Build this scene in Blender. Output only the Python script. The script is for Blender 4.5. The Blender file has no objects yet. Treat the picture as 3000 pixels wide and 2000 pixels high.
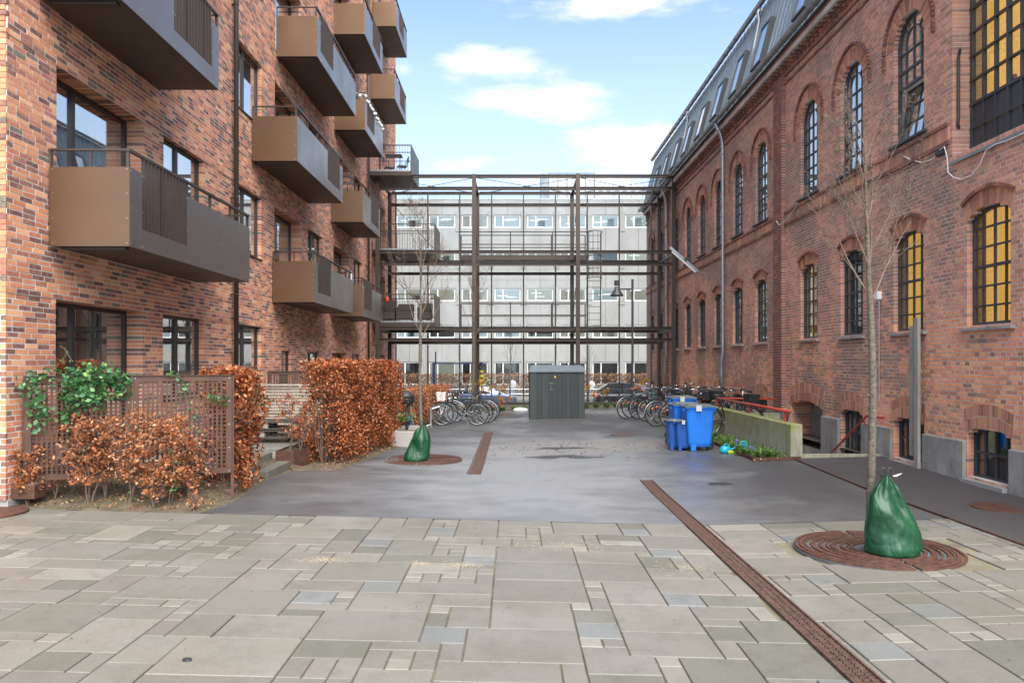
import bpy, math, random
import numpy as np
from mathutils import Vector, Matrix
random.seed(7); np.random.seed(7)
S = bpy.context.scene
COL = S.collection
R = math.radians
F = 2200.0; CX = 1502.0; CY = 1058.0; EYE = 1.95

# ---------------- camera ----------------
cd = bpy.data.cameras.new('camera'); cam = bpy.data.objects.new('camera', cd); COL.objects.link(cam)
cam.location = (0, 0, EYE); cam.rotation_euler = (R(90), 0, 0)
cd.sensor_width = 36; cd.lens = F/3000*36
cd.shift_x = -2/3000; cd.shift_y = 58/3000
cd.clip_start = 0.05; cd.clip_end = 2000
S.camera = cam

# ---------------- world, sun, exposure ----------------
SUN_EL, SUN_AZ = 48, 165      # degrees; azimuth clockwise from +Y
w = bpy.data.worlds.new('World'); S.world = w; w.use_nodes = True
nt = w.node_tree; N = nt.nodes; L = nt.links; N.clear()
out = N.new('ShaderNodeOutputWorld'); bg = N.new('ShaderNodeBackground'); bg.inputs[1].default_value = 0.093
sky = N.new('ShaderNodeTexSky'); sky.sky_type = 'NISHITA'; sky.sun_disc = False
sky.sun_elevation = R(SUN_EL); sky.sun_rotation = R(SUN_AZ); sky.air_density = 1.0; sky.dust_density = 0.4; sky.ozone_density = 2.2
tc = N.new('ShaderNodeTexCoord'); sep = N.new('ShaderNodeSeparateXYZ'); L.new(tc.outputs['Generated'], sep.inputs[0])
def wmath(op, a, b=None, c=None):
    n = N.new('ShaderNodeMath'); n.operation = op
    for i, v in enumerate((a, b, c)):
        if v is None: continue
        if isinstance(v, (int, float)): n.inputs[i].default_value = v
        else: L.new(v, n.inputs[i])
    return n.outputs[0]
ay = wmath('MAXIMUM', wmath('ABSOLUTE', sep.outputs[1]), 0.02)
az = wmath('ARCTAN2', sep.outputs[0], sep.outputs[1])          # azimuth around the sky
el = wmath('ARCSINE', sep.outputs[2])
cmb = N.new('ShaderNodeCombineXYZ'); L.new(az, cmb.inputs[0]); L.new(wmath('MULTIPLY', el, 3.2), cmb.inputs[1])
def wnoise(scale, detail=6, rough=.6, off=0):
    n = N.new('ShaderNodeTexNoise'); n.inputs['Scale'].default_value = scale; n.inputs['Detail'].default_value = detail
    n.inputs['Roughness'].default_value = rough
    mp = N.new('ShaderNodeMapping'); mp.inputs['Location'].default_value = (off, off*.7, 0); L.new(cmb.outputs[0], mp.inputs[0]); L.new(mp.outputs[0], n.inputs[0])
    return n.outputs[0]
n1 = wnoise(7, 8, .62, 3.1); n2 = wnoise(2.2, 4, .5, 9.7)
# a few cumulus banks, each an ellipse in (azimuth, elevation) broken up by noise
mask = None
def cloud(a, e, ra, re, k=1.0):
    global mask
    dx = wmath('DIVIDE', wmath('SUBTRACT', az, R(a)), R(ra)); dy = wmath('DIVIDE', wmath('SUBTRACT', el, R(e)), R(re))
    d = wmath('SQRT', wmath('ADD', wmath('MULTIPLY', dx, dx), wmath('MULTIPLY', dy, dy)))
    v = wmath('SUBTRACT', 1.0*k, wmath('MULTIPLY', d, .55))
    mask = v if mask is None else wmath('MAXIMUM', mask, v)
for c in ((-.8, 21.4, 5.0, 1.2), (1.5, 19.0, 6.5, 1.5), (9.5, 15.8, 5.5, 1.8), (-8.3, 21.1, 1.2, .7), (9, 25.0, 9, 1.0, .93), (2, 13.5, 4, .9, .85),
          (-3, 15, 5, .9, .8), (-40, 30, 22, 7), (45, 28, 25, 6), (90, 40, 30, 8), (-100, 35, 35, 8), (160, 30, 40, 9), (-150, 45, 25, 8), (20, 48, 25, 6), (-5, 40, 14, 4), (3, 26.5, 3, .9, .85)):
    cloud(*c)
ov = N.new('ShaderNodeMapRange'); ov.inputs[1].default_value = R(33); ov.inputs[2].default_value = R(58); ov.inputs[3].default_value = -1; ov.inputs[4].default_value = .72; L.new(el, ov.inputs[0]); mask = wmath('MAXIMUM', mask, ov.outputs[0])  # unseen overhead cloud cover added for soft, neutral fill light
dens = wmath('ADD', mask, wmath('MULTIPLY', wmath('SUBTRACT', n1, .5), 2.1))
r1 = N.new('ShaderNodeMapRange'); r1.inputs[1].default_value = .34; r1.inputs[2].default_value = 1.08; r1.interpolation_type = 'SMOOTHSTEP'; L.new(dens, r1.inputs[0])
hz = N.new('ShaderNodeMapRange'); hz.inputs[1].default_value = 0.50; hz.inputs[2].default_value = 0.05; hz.inputs[3].default_value = .0; hz.inputs[4].default_value = .86; L.new(el, hz.inputs[0])
skyg = N.new('ShaderNodeMix'); skyg.data_type = 'RGBA'; L.new(hz.outputs[0], skyg.inputs[0]); L.new(sky.outputs[0], skyg.inputs[6]); skyg.inputs[7].default_value = (3.2, 3.7, 4.3, 1)
mixc = N.new('ShaderNodeMix'); mixc.data_type = 'RGBA'; L.new(wmath('MULTIPLY', r1.outputs[0], .92), mixc.inputs[0]); L.new(skyg.outputs[2], mixc.inputs[6]); mixc.inputs[7].default_value = (4.7, 4.5, 4.6, 1)
L.new(mixc.outputs[2], bg.inputs[0]); L.new(bg.outputs[0], out.inputs[0])

sd = bpy.data.lights.new('sun', 'SUN'); so = bpy.data.objects.new('sun', sd); COL.objects.link(so)
sd.energy = 2.5; sd.angle = R(62); sd.color = (1, .94, .85)
sv = Vector((math.sin(R(SUN_AZ))*math.cos(R(SUN_EL)), math.cos(R(SUN_AZ))*math.cos(R(SUN_EL)), math.sin(R(SUN_EL))))
so.rotation_euler = sv.to_track_quat('Z', 'Y').to_euler(); so.location = sv*60
S.view_settings.view_transform = 'Standard'; S.view_settings.look = 'None'; S.view_settings.gamma = 1; S.view_settings.use_curve_mapping = False
S.view_settings.exposure = 1.72
S.render.engine = 'CYCLES'
S.cycles.max_bounces = 8; S.cycles.transparent_max_bounces = 24; S.cycles.diffuse_bounces = 4; S.cycles.glossy_bounces = 3

# ---------------- materials ----------------
class NT:
    def __init__(s, name):
        s.m = bpy.data.materials.new(name); s.m.use_nodes = True; s.t = s.m.node_tree; s.N = s.t.nodes; s.L = s.t.links
        s.p = s.N['Principled BSDF']; s.o = s.N['Material Output']
    def tex(s, kind='object'):
        n = s.N.new('ShaderNodeTexCoord'); return n.outputs['Object' if kind == 'object' else 'Generated']
    def pos(s):
        return s.N.new('ShaderNodeNewGeometry').outputs['Position']
    def noise(s, scale, detail=4, rough=.55, vec=None, sc=None, out=0):
        n = s.N.new('ShaderNodeTexNoise'); n.inputs['Scale'].default_value = scale; n.inputs['Detail'].default_value = detail; n.inputs['Roughness'].default_value = rough
        v = vec or s.pos()
        if sc:
            m = s.N.new('ShaderNodeMapping'); m.inputs['Scale'].default_value = sc; s.L.new(v, m.inputs[0]); v = m.outputs[0]
        s.L.new(v, n.inputs[0]); return n.outputs[out]
    def ramp(s, fac, stops, interp='LINEAR'):
        n = s.N.new('ShaderNodeValToRGB'); n.color_ramp.interpolation = interp; e = n.color_ramp.elements
        while len(e) < len(stops): e.new(.5)
        for i, (p, c) in enumerate(stops):
            e[i].position = p; c = (c, c, c) if isinstance(c, (int, float)) else c; e[i].color = tuple(c)+(1,)
        s.L.new(fac, n.inputs[0]); return n.outputs[0]
    def math(s, op, a, b=None, c=None):
        n = s.N.new('ShaderNodeMath'); n.operation = op
        for i, v in enumerate((a, b, c)):
            if v is None: continue
            if isinstance(v, (int, float)): n.inputs[i].default_value = v
            else: s.L.new(v, n.inputs[i])
        return n.outputs[0]
    def mr(s, v, a, b, c=0, d=1):
        n = s.N.new('ShaderNodeMapRange'); 
        for i, x in enumerate((a, b, c, d)): n.inputs[i+1].default_value = x
        s.L.new(v, n.inputs[0]); return n.outputs[0]
    def mix(s, fac, a, b, mode='MIX'):
        n = s.N.new('ShaderNodeMix'); n.data_type = 'RGBA'; n.blend_type = mode
        for i, v in ((0, fac), (6, a), (7, b)):
            if isinstance(v, (int, float)): n.inputs[i].default_value = v
            elif isinstance(v, tuple): n.inputs[i].default_value = v+(1,)
            else: s.L.new(v, n.inputs[i])
        return n.outputs[2]
    def bump(s, h, strength=.3, dist=.01):
        n = s.N.new('ShaderNodeBump'); n.inputs['Strength'].default_value = strength; n.inputs['Distance'].default_value = dist
        s.L.new(h, n.inputs['Height']); s.L.new(n.outputs[0], s.p.inputs['Normal'])
    def rnd(s):
        g = s.N.new('ShaderNodeNewGeometry'); o = s.N.new('ShaderNodeObjectInfo')
        return s.math('FRACT', s.math('ADD', g.outputs['Random Per Island'], o.outputs['Random']))
    def set(s, **k):
        for a, v in k.items():
            i = s.p.inputs[a.replace('_', ' ')]
            if isinstance(v, (int, float)): i.default_value = v
            elif isinstance(v, tuple): i.default_value = v+(1,)
            else: s.L.new(v, i)
        return s.m

def simple(name, c, rough=.6, metal=0., var=.12, scale=6, bump=0., bscale=60, spec=.5, isl=0.):
    n = NT(name); v = n.noise(scale, 5)
    a = tuple(max(0, x*(1-var)) for x in c); b = tuple(x*(1+var) for x in c)
    col = n.ramp(v, [(.3, a), (.7, b)])
    if isl:
        f = n.mr(n.rnd(), 0, 1, 1-isl, 1+isl); cc = n.N.new('ShaderNodeCombineXYZ')
        for i in range(3): n.L.new(f, cc.inputs[i])
        col = n.mix(1.0, col, cc.outputs[0], 'MULTIPLY')
    n.set(Base_Color=col, Roughness=rough, Metallic=metal); n.p.inputs['Specular IOR Level'].default_value = spec
    if bump: n.bump(n.noise(bscale, 4), bump, .01)
    return n.m

M = {}
# bricks of the new building
n = NT('red_orange_brick'); r = n.rnd()
c = n.ramp(r, [(0, (0.646, 0.229, 0.085)), (.16, (0.750, 0.295, 0.116)), (.30, (0.540, 0.154, 0.067)), (.44, (0.840, 0.397, 0.188)), (.52, (0.630, 0.214, 0.091)), (.64, (0.405, 0.125, 0.073)),
               (.72, (0.217, 0.081, 0.067)), (.80, (0.151, 0.062, 0.056)), (.89, (0.254, 0.103, 0.073)), (.955, (0.164, 0.148, 0.104))], 'CONSTANT')
nz = n.noise(14, 5, .65, sc=(1, 1, 1)); c = n.mix(n.mr(nz, .42, .8, 0, .4), c, (0.762, 0.460, 0.270)); dk0 = n.noise(.7, 5, .65); c = n.mix(n.mr(dk0, .5, .75, 0, .3), c, (0.270, 0.121, 0.080)); hs = n.N.new('ShaderNodeHueSaturation'); hs.inputs['Saturation'].default_value = .93; n.L.new(c, hs.inputs['Color']); c = hs.outputs[0]
dk = n.noise(22, 3, .6, sc=(2.5, 2.5, .6)); c = n.mix(n.mr(dk, .55, .75, 0, .55), c, (0.195, 0.073, 0.055))
n.set(Base_Color=c, Roughness=.82); n.bump(n.noise(90, 4), .5, .006); M['brickL'] = n.m
M['mortarL'] = simple('pale_mortar', (.66, .62, .58), .95, var=.15, scale=3, bump=.4, bscale=120)
# bricks of the old factory: weathered in patches, cleaner and more orange low down
n = NT('weathered_factory_brick'); r = n.rnd(); ps = n.pos(); sx = n.N.new('ShaderNodeSeparateXYZ'); n.L.new(ps, sx.inputs[0])
c1 = n.ramp(r, [(0, (0.616, 0.221, 0.122)), (.2, (0.526, 0.178, 0.102)), (.38, (0.689, 0.261, 0.143)), (.55, (0.453, 0.151, 0.098)), (.72, (0.580, 0.203, 0.122)), (.84, (0.309, 0.126, 0.090)), (.93, (0.761, 0.321, 0.158))], 'CONSTANT')
c2 = n.ramp(r, [(0, (0.833, 0.275, 0.092)), (.25, (0.763, 0.213, 0.081)), (.5, (0.833, 0.351, 0.120)), (.7, (0.658, 0.188, 0.087)), (.86, (0.473, 0.150, 0.081)), (.94, (0.223, 0.088, 0.065))], 'CONSTANT')
low = n.math('ADD', n.mr(sx.outputs[2], 3.3, 1.9, 0, 1), n.math('MULTIPLY', n.math('SUBTRACT', n.noise(.9, 4), .5), 1.6))
c = n.mix(n.mr(low, .25, .75), c1, c2)
c3 = n.ramp(r, [(0, (0.209, 0.094, 0.075)), (.3, (0.144, 0.076, 0.063)), (.6, (0.261, 0.114, 0.081)), (.85, (0.365, 0.140, 0.086))], 'CONSTANT')
dirt = n.noise(.62, 3, .55, sc=(1, 1, .8)); near = n.mr(sx.outputs[1], 9, 22, -.04, .045)
c = n.mix(n.mr(n.math('ADD', n.math('ADD', dirt, near), n.math('MULTIPLY', n.math('SUBTRACT', r, .5), .2)), .465, .60, 0, .95), c, c3); c = n.mix(n.mr(n.noise(2.2, 4, .6, sc=(1, 1, .12)), .56, .72, 0, .5), c, (0.134, 0.085, 0.060))
c = n.mix(n.mr(n.noise(30, 3), .4, .75, .08, .5), c, (0.563, 0.384, 0.248)); hs = n.N.new('ShaderNodeHueSaturation'); hs.inputs['Saturation'].default_value = .92; hs.inputs['Value'].default_value = 1.06; n.L.new(c, hs.inputs['Color']); c = hs.outputs[0]
n.set(Base_Color=c, Roughness=.85); n.bump(n.noise(70, 4), .6, .008); M['brickR'] = n.m
M['mortarR'] = simple('grey_lime_mortar', (.62, .575, .54), .95, var=.25, scale=1.4, bump=.4, bscale=100)
n = NT('dark_moulded_brick'); c = n.ramp(n.rnd(), [(0, (0.216, 0.095, 0.074)), (.35, (0.297, 0.121, 0.088)), (.7, (0.176, 0.088, 0.078)), (.9, (0.405, 0.162, 0.108))], 'CONSTANT'); n.set(Base_Color=c, Roughness=.85); n.bump(n.noise(60, 3), .5, .008); M['brickD'] = n.m
n = NT('rubbed_arch_brick'); c = n.ramp(n.rnd(), [(0, (0.518, 0.248, 0.152)), (.25, (0.410, 0.178, 0.114)), (.5, (0.562, 0.281, 0.171)), (.7, (0.302, 0.140, 0.095)), (.85, (0.464, 0.205, 0.123))], 'CONSTANT'); n.set(Base_Color=c, Roughness=.85); n.bump(n.noise(60, 3), .5, .008); M['brickA'] = n.m

def metal_plate(name, c, rough, metal=.75, sp=.5):
    n = NT(name); v = n.noise(160, 2, .6); g = n.noise(1.3, 3)
    col = n.mix(n.mr(v, .35, .65), tuple(x*.82 for x in c), tuple(x*1.18 for x in c)); n.set(Base_Color=col, Metallic=metal, Roughness=n.mr(g, .3, .7, rough-.05, rough+.08)); return n.m
M['bronze'] = metal_plate('bronze_coated_panel', (.150, .088, .050), .42, .45)
M['bronzeF'] = metal_plate('bronze_with_painted_sky_sheen', (.215, .178, .16), .32, .7)  # front bronze made paler and greyer to carry the sky's reflection
M['under'] = metal_plate('dark_soffit_plate', (.085, .068, .056), .5, .4)
M['brown'] = simple('brown_painted_steel', (.058, .042, .035), .45, .2, .1)
M['rustbrown'] = simple('rust_brown_screen_steel', (.085, .042, .028), .55, .1, .2)
M['brownD'] = simple('dark_brown_frame', (.045, .034, .03), .4, .2, .1)
M['slate'] = simple('slate_painted_steel', (.05, .055, .062), .45, .1, .15)
M['zinc'] = simple('zinc_sheet', (.36, .39, .41), .42, .8, .14, 3)
M['zincR'] = simple('patinated_zinc_roof', (.20, .235, .26), .38, .45, .16, 2)
M['galv'] = simple('galvanised_steel', (.42, .45, .48), .38, .85, .15, 8)
M['chrome'] = simple('chrome', (.62, .62, .62), .18, 1, .05)
M['black'] = simple('black_rubber', (.022, .022, .023), .7, 0, .2)
M['blackp'] = simple('black_plastic', (.03, .03, .032), .45, 0, .15)
M['white'] = simple('white_paint', (.78, .78, .77), .45, 0, .04)
M['redp'] = simple('red_painted_pipe', (.42, .055, .03), .4, 0, .2, 9)
M['roomL'] = simple('room_plaster', (.50, .48, .44), .9)
M['roomD'] = simple('dark_room', (.06, .055, .05), .9)
M['floorw'] = simple('room_floor', (.22, .15, .09), .6)
n = NT('pale_curtain'); n.set(Base_Color=n.ramp(n.noise(3, 3, sc=(6, 6, .2)), [(.35, (.50, .50, .47)), (.65, (.72, .72, .69))]), Roughness=.9); M['curtain'] = n.m
def glass(name, tint, refl=.06, rough=.0, gl=(1, 1, 1)):
    n = NT(name); n.N.remove(n.p)
    tr = n.N.new('ShaderNodeBsdfTransparent'); tr.inputs[0].default_value = tint+(1,)
    g = n.N.new('ShaderNodeBsdfGlossy'); g.inputs[0].default_value = gl+(1,); g.inputs['Roughness'].default_value = rough
    fr = n.N.new('ShaderNodeLayerWeight'); fr.inputs[0].default_value = .5
    mx = n.N.new('ShaderNodeMixShader'); n.L.new(n.mr(n.math('POWER', fr.outputs['Facing'], 4.0), 0, 1, refl, 1), mx.inputs[0]); n.L.new(tr.outputs[0], mx.inputs[1]); n.L.new(g.outputs[0], mx.inputs[2])
    n.L.new(mx.outputs[0], n.o.inputs[0]); return n.m
M['glass'] = glass('window_glass', (.72, .77, .76), .10)
M['glassL'] = glass('new_window_glass', (.85, .88, .87), .42)
M['glassW'] = glass('clear_screen_glass', (.93, .95, .96), .03)
M['glassU'] = glass('reflective_pane', (.75, .77, .78), .30)
M['glassC'] = glass('car_glass', (.25, .3, .3), .15)
def lit(name, c, e):
    n = NT(name); v = n.noise(1.2, 3, sc=(1, 1, .4)); col = n.mix(n.mr(v, .3, .7), tuple(x*.8 for x in c), c)
    n.set(Base_Color=tuple(x*.6 for x in c), Roughness=.9, Emission_Color=col, Emission_Strength=e); return n.m
M['litY'] = lit('lit_yellow_blind', (.86, .44, .10), .52)
M['glowW'] = lit('glowing_white_room', (.66, .68, .70), .28)  # white surface with a faint even glow, set behind panes
M['litO'] = lit('lit_office_room', (.55, .5, .42), .32)
M['tubeL'] = lit('fluorescent_strip', (1, .82, .78), 1.3)
M['greenL'] = lit('green_signal_reflection', (.1, 1, .55), 1.6)
M['redL'] = lit('red_tail_light', (1, .12, .08), 1.2)
# concrete
n = NT('weathered_concrete'); v = n.noise(2.4, 7, .65); st = n.noise(3, 4, .6, sc=(3, 3, .35))
c = n.ramp(v, [(.25, (.17, .165, .15)), (.5, (.31, .30, .28)), (.75, (.40, .39, .37))]); c = n.mix(n.mr(st, .5, .75, 0, .5), c, (.14, .14, .11))
n.set(Base_Color=c, Roughness=.88); n.bump(n.noise(45, 5), .35, .01); M['concrete'] = n.m
n = NT('mossy_concrete'); v = n.noise(2.2, 7, .65); st = n.noise(4, 5, .65, sc=(3, 3, .3)); g = n.N.new('ShaderNodeNewGeometry'); sx = n.N.new('ShaderNodeSeparateXYZ'); n.L.new(g.outputs['Position'], sx.inputs[0])
c = n.ramp(v, [(.25, (.24, .22, .15)), (.5, (.36, .34, .26)), (.75, (.44, .42, .34))])
c = n.mix(n.mr(st, .48, .7, 0, .75), c, (.12, .14, .05)); c = n.mix(n.math('MULTIPLY', n.mr(sx.outputs[2], .35, .8), n.mr(n.noise(6, 4), .3, .6)), c, (.22, .25, .05))
n.set(Base_Color=c, Roughness=.9); n.bump(n.noise(50, 5), .4, .01); M['moss'] = n.m
n = NT('board_marked_concrete'); v = n.noise(.6, 6, .6, sc=(1, 1, .5)); c = n.ramp(v, [(.3, (.275, .265, .248)), (.7, (.36, .35, .33))]); n.set(Base_Color=c, Roughness=.9); M['concB'] = n.m
M['concB2'] = simple('concrete_pier', (.30, .29, .27), .9, var=.1, scale=1)
# asphalt with damp patches; the sky's sheen is painted into the colour
def asphalt(name, dark, lightc, wet):
    n = NT(name); ps = n.pos()
    g = n.noise(260, 2, .7); big = n.noise(.55, 3, .5, sc=(1, .55, 1)); mid = n.noise(2.3, 4, .55)
    c = n.mix(n.mr(big, .35, .65), dark, lightc); c = n.mix(n.mr(mid, .55, .8, 0, .35), c, tuple(x*.55 for x in dark))
    c = n.mix(n.mr(g, .62, .75, 0, .45), c, (.22, .21, .20)); c = n.mix(n.mr(g, .40, .28, 0, .5), c, (.02, .02, .02))
    if wet[0] < .8:
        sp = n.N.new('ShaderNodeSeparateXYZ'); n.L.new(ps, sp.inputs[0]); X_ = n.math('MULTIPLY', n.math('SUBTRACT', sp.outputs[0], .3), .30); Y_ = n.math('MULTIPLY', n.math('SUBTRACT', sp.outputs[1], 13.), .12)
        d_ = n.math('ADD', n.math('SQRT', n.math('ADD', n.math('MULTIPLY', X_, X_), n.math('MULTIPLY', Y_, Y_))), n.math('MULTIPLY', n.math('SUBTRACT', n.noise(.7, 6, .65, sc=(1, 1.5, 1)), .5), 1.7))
        c = n.mix(n.mr(d_, 1.05, .25, 0, .85), c, (.235, .24, .245)); c = n.mix(n.mr(g, .60, .78, 0, .3), c, (.1, .1, .1))  # pale middle of the yard: sky sheen painted into base colour
        Z_ = n.math('ABSOLUTE', n.math('MULTIPLY', n.math('SUBTRACT', sp.outputs[1], 16.7), .55)); Q_ = n.math('ABSOLUTE', n.math('MULTIPLY', n.math('SUBTRACT', sp.outputs[0], 1.9), .34))
        sd_ = n.math('ADD', n.math('MAXIMUM', Z_, Q_), n.math('MULTIPLY', n.math('SUBTRACT', n.noise(1.2, 6, .7), .5), 1.8)); c = n.mix(n.mr(sd_, .95, .35, 0, .6), c, (.235, .215, .19))
    wetm = n.mr(n.math('ADD', big, n.math('MULTIPLY', n.math('SUBTRACT', mid, .5), .35)), .42, .62)
    n.set(Base_Color=c, Roughness=n.mr(wetm, 0, 1, wet[0], wet[1])); n.p.inputs['Specular IOR Level'].default_value = .6
    n.bump(g, .35, .006); return n.m
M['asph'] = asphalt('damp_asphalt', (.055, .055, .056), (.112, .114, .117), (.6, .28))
M['asph2'] = asphalt('coarse_footpath_asphalt', (.042, .038, .038), (.062, .056, .056), (.85, .7))
M['patch'] = simple('sandy_wear_on_asphalt', (.15, .135, .12), .7, 0, .3, 5, .3, 90)
M['puddle'] = simple('wet_dark_patch', (.045, .044, .042), .3, 0, .3, 5)
def stone(name, c, rough=.72):
    c = (c[0]*.72, c[1]*.72, c[2]*.71); n = NT(name); r = n.rnd(); big = n.noise(.8, 6, .65); gr = n.noise(240, 2, .7); mid = n.noise(4.5, 7, .7)
    cc = n.mix(r, tuple(x*.86 for x in c), tuple(x*1.12 for x in c)); cc = n.mix(n.mr(big, .44, .6, 0, .5), cc, (c[0]*.80, c[1]*.77, c[2]*.66))
    cc = n.mix(n.mr(mid, .50, .68, 0, .5), cc, tuple(x*.55 for x in c)); cc = n.mix(n.mr(n.noise(.5, 5, .6, sc=(1, 1.6, 1)), .5, .68, 0, .4), cc, (c[0]*.62, c[1]*.62, c[2]*.5)); cc = n.mix(n.mr(n.noise(38, 4, .8), .35, .7, 0, .38), cc, tuple(x*1.35 for x in c)); cc = n.mix(n.mr(n.noise(16, 6, .8), .62, .74, 0, .5), cc, tuple(x*.5 for x in c)); cc = n.mix(n.mr(gr, .66, .76, 0, .5), cc, (.5, .48, .45))
    n.set(Base_Color=cc, Roughness=n.mr(big, .3, .7, rough, rough-.22)); n.bump(gr, .25, .004); return n.m
M['st1'] = stone('warm_grey_flagstone', (.245, .233, .205)); M['st2'] = stone('blue_grey_flagstone', (.235, .243, .238), .66)
M['st3'] = stone('pale_sett', (.30, .283, .25)); M['st4'] = stone('dark_greenish_flagstone', (.20, .195, .165)); M['st5'] = stone('pinkish_flagstone', (.25, .232, .208))
M['joint'] = simple('sandy_joint_with_moss', (.17, .15, .10), .95, 0, .4, 3, .5, 90)
n = NT('garden_soil'); v = n.noise(7, 7, .7); b = n.noise(1.1, 4); c = n.ramp(v, [(.25, (.045, .034, .022)), (.5, (.115, .09, .06)), (.75, (.19, .155, .105))]); c = n.mix(n.mr(b, .5, .7, 0, .35), c, (.12, .13, .045))
n.set(Base_Color=c, Roughness=.95); n.bump(n.noise(30, 6, .7), .8, .03); M['soil'] = n.m
M['corten'] = simple('rusted_corten_steel', (.10, .045, .03), .7, .2, .35, 9, .4, 60)
M['castiron'] = simple('rusty_cast_iron', (.115, .055, .038), .62, .3, .4, 14, .5, 80)
M['castdrain'] = simple('worn_rusty_drain_iron', (.105, .06, .045), .7, .2, .5, 30, .5, 90)
M['castdark'] = simple('worn_cast_iron', (.14, .10, .08), .55, .4, .3, 14, .5, 80)
n = NT('green_tarpaulin'); c = n.ramp(n.noise(5, 4), [(.3, (.004, .040, .015)), (.7, (.008, .070, .028))]); n.set(Base_Color=c, Roughness=.44); cr = n.math('ABSOLUTE', n.math('SUBTRACT', n.noise(4.5, 2, .45, sc=(1, 1, .7)), .5)); cr2 = n.math('ABSOLUTE', n.math('SUBTRACT', n.noise(12, 2, .4, sc=(1, 1, .6)), .5)); n.bump(n.math('ADD', cr, n.math('MULTIPLY', cr2, .12)), .55, .14); M['tarp'] = n.m
M['blueP'] = simple('blue_bin_plastic', (.012, .16, .62), .38, 0, .1, 5, .08, 40)
M['blueD'] = simple('dark_blue_bin_plastic', (.010, .075, .30), .4, 0, .15, 5, .08, 40)
M['lid'] = simple('grey_bin_lid', (.12, .14, .145), .45, 0, .15)
M['label'] = simple('grey_label', (.42, .44, .46), .5)
M['shed'] = simple('anthracite_shed_cladding', (.036, .046, .048), .5, .0, .12, 3, .1, 30)
M['shed2'] = simple('dark_grey_cladding', (.026, .033, .034), .55, .0, .12, 3)
M['shedR'] = simple('light_grey_shed_roof', (.15, .18, .20), .45, .2, .1)
M['yellow'] = simple('yellow_sign', (.75, .48, .02), .5)
M['navy'] = simple('navy_paint', (.02, .04, .10), .4)
M['teal'] = simple('turquoise_toy_plastic', (.01, .38, .50), .35); M['lime'] = simple('lime_toy_plastic', (.45, .60, .03), .35)
M['carB'] = simple('blue_car_paint', (.10, .14, .26), .22, .4, .05); M['carD'] = simple('dark_grey_car_paint', (.035, .038, .045), .2, .4, .05)
def leafm(name, stops, rough=.5, tr=.25):
    n = NT(name); c = n.ramp(n.rnd(), stops, 'LINEAR'); n.set(Base_Color=c, Roughness=rough)
    t = n.N.new('ShaderNodeBsdfTranslucent'); n.L.new(c, t.inputs[0]); mx = n.N.new('ShaderNodeMixShader'); mx.inputs[0].default_value = tr
    n.L.new(n.p.outputs[0], mx.inputs[1]); n.L.new(t.outputs[0], mx.inputs[2]); n.L.new(mx.outputs[0], n.o.inputs[0]); return n.m
M['beech'] = leafm('copper_beech_leaf', [(0, (.07, .022, .010)), (.28, (.22, .05, .015)), (.55, (.40, .10, .026)), (.8, (.50, .17, .055)), (1, (.58, .32, .17))], .5)
M['beech2'] = leafm('dry_tan_leaf', [(0, (.10, .035, .018)), (.35, (.34, .10, .03)), (.7, (.50, .18, .065)), (1, (.60, .36, .20))], .6)
M['beech3'] = leafm('faded_brown_leaf', [(0, (.12, .07, .05)), (.5, (.27, .14, .08)), (1, (.42, .24, .13))], .6)
M['ivy'] = leafm('green_climber_leaf', [(0, (.03, .10, .035)), (.5, (.07, .20, .07)), (.85, (.13, .30, .12)), (1, (.28, .40, .10))], .4)
M['grass'] = leafm('green_blade', [(0, (.035, .10, .015)), (.6, (.10, .24, .04)), (1, (.26, .34, .10))], .5)
M['litter'] = leafm('fallen_leaf', [(0, (.16, .06, .025)), (.6, (.32, .16, .06)), (1, (.45, .38, .14))], .7)
M['purple'] = leafm('purple_flower', [(0, (.12, .06, .45)), (1, (.3, .18, .7))]); M['dryfl'] = leafm('dried_flower_head', [(0, (.30, .13, .03)), (1, (.62, .38, .10))])
n = NT('bark'); v = n.noise(22, 7, .8, sc=(1, 1, 2.2)); c = n.ramp(v, [(.38, (.04, .034, .026)), (.5, (.12, .10, .075)), (.6, (.17, .155, .12)), (.70, (.15, .165, .075))]); n.set(Base_Color=c, Roughness=.85); n.bump(n.noise(40, 5, sc=(1, 1, .4)), .6, .01); M['bark'] = n.m
M['twig'] = simple('twig_bark', (.15, .11, .085), .8, 0, .3, 20); M['twigd'] = simple('dark_twig', (.10, .07, .05), .85, 0, .3, 20)
n = NT('grey_weathered_wood'); v = n.noise(5, 6, .6, sc=(6, 6, .5)); n.set(Base_Color=n.ramp(v, [(.3, (.20, .185, .16)), (.7, (.38, .36, .32))]), Roughness=.85); n.bump(v, .3, .005); M['wood'] = n.m
M['woodP'] = simple('pale_fence_wood', (.42, .39, .33), .85, 0, .2, 8); M['woodD'] = simple('dark_wet_wood', (.06, .055, .045), .7, 0, .3, 8)
M['gravel'] = simple('dark_gravel', (.10, .105, .11), .8, 0, .4, 40, .3, 60, isl=.6)
M['terr'] = stone('terrace_slab', (.30, .295, .275))
M['skin'] = simple('skin', (.55, .33, .25), .5, 0, .04); M['coatG'] = simple('pale_grey_coat', (.45, .45, .46), .8); M['coatD'] = simple('dark_coat', (.06, .065, .08), .8); M['coatW'] = simple('cream_coat', (.55, .52, .5), .8)
M['hairb'] = simple('brown_hair', (.08, .05, .03), .6); M['trous'] = simple('grey_trousers', (.30, .31, .33), .8)
M['leather'] = simple('brown_leather', (.25, .09, .04), .5); M['frRed'] = simple('red_bike_paint', (.35, .02, .02), .3, .2); M['frGreen'] = simple('dark_green_bike_paint', (.01, .045, .035), .3, .2)
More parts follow.
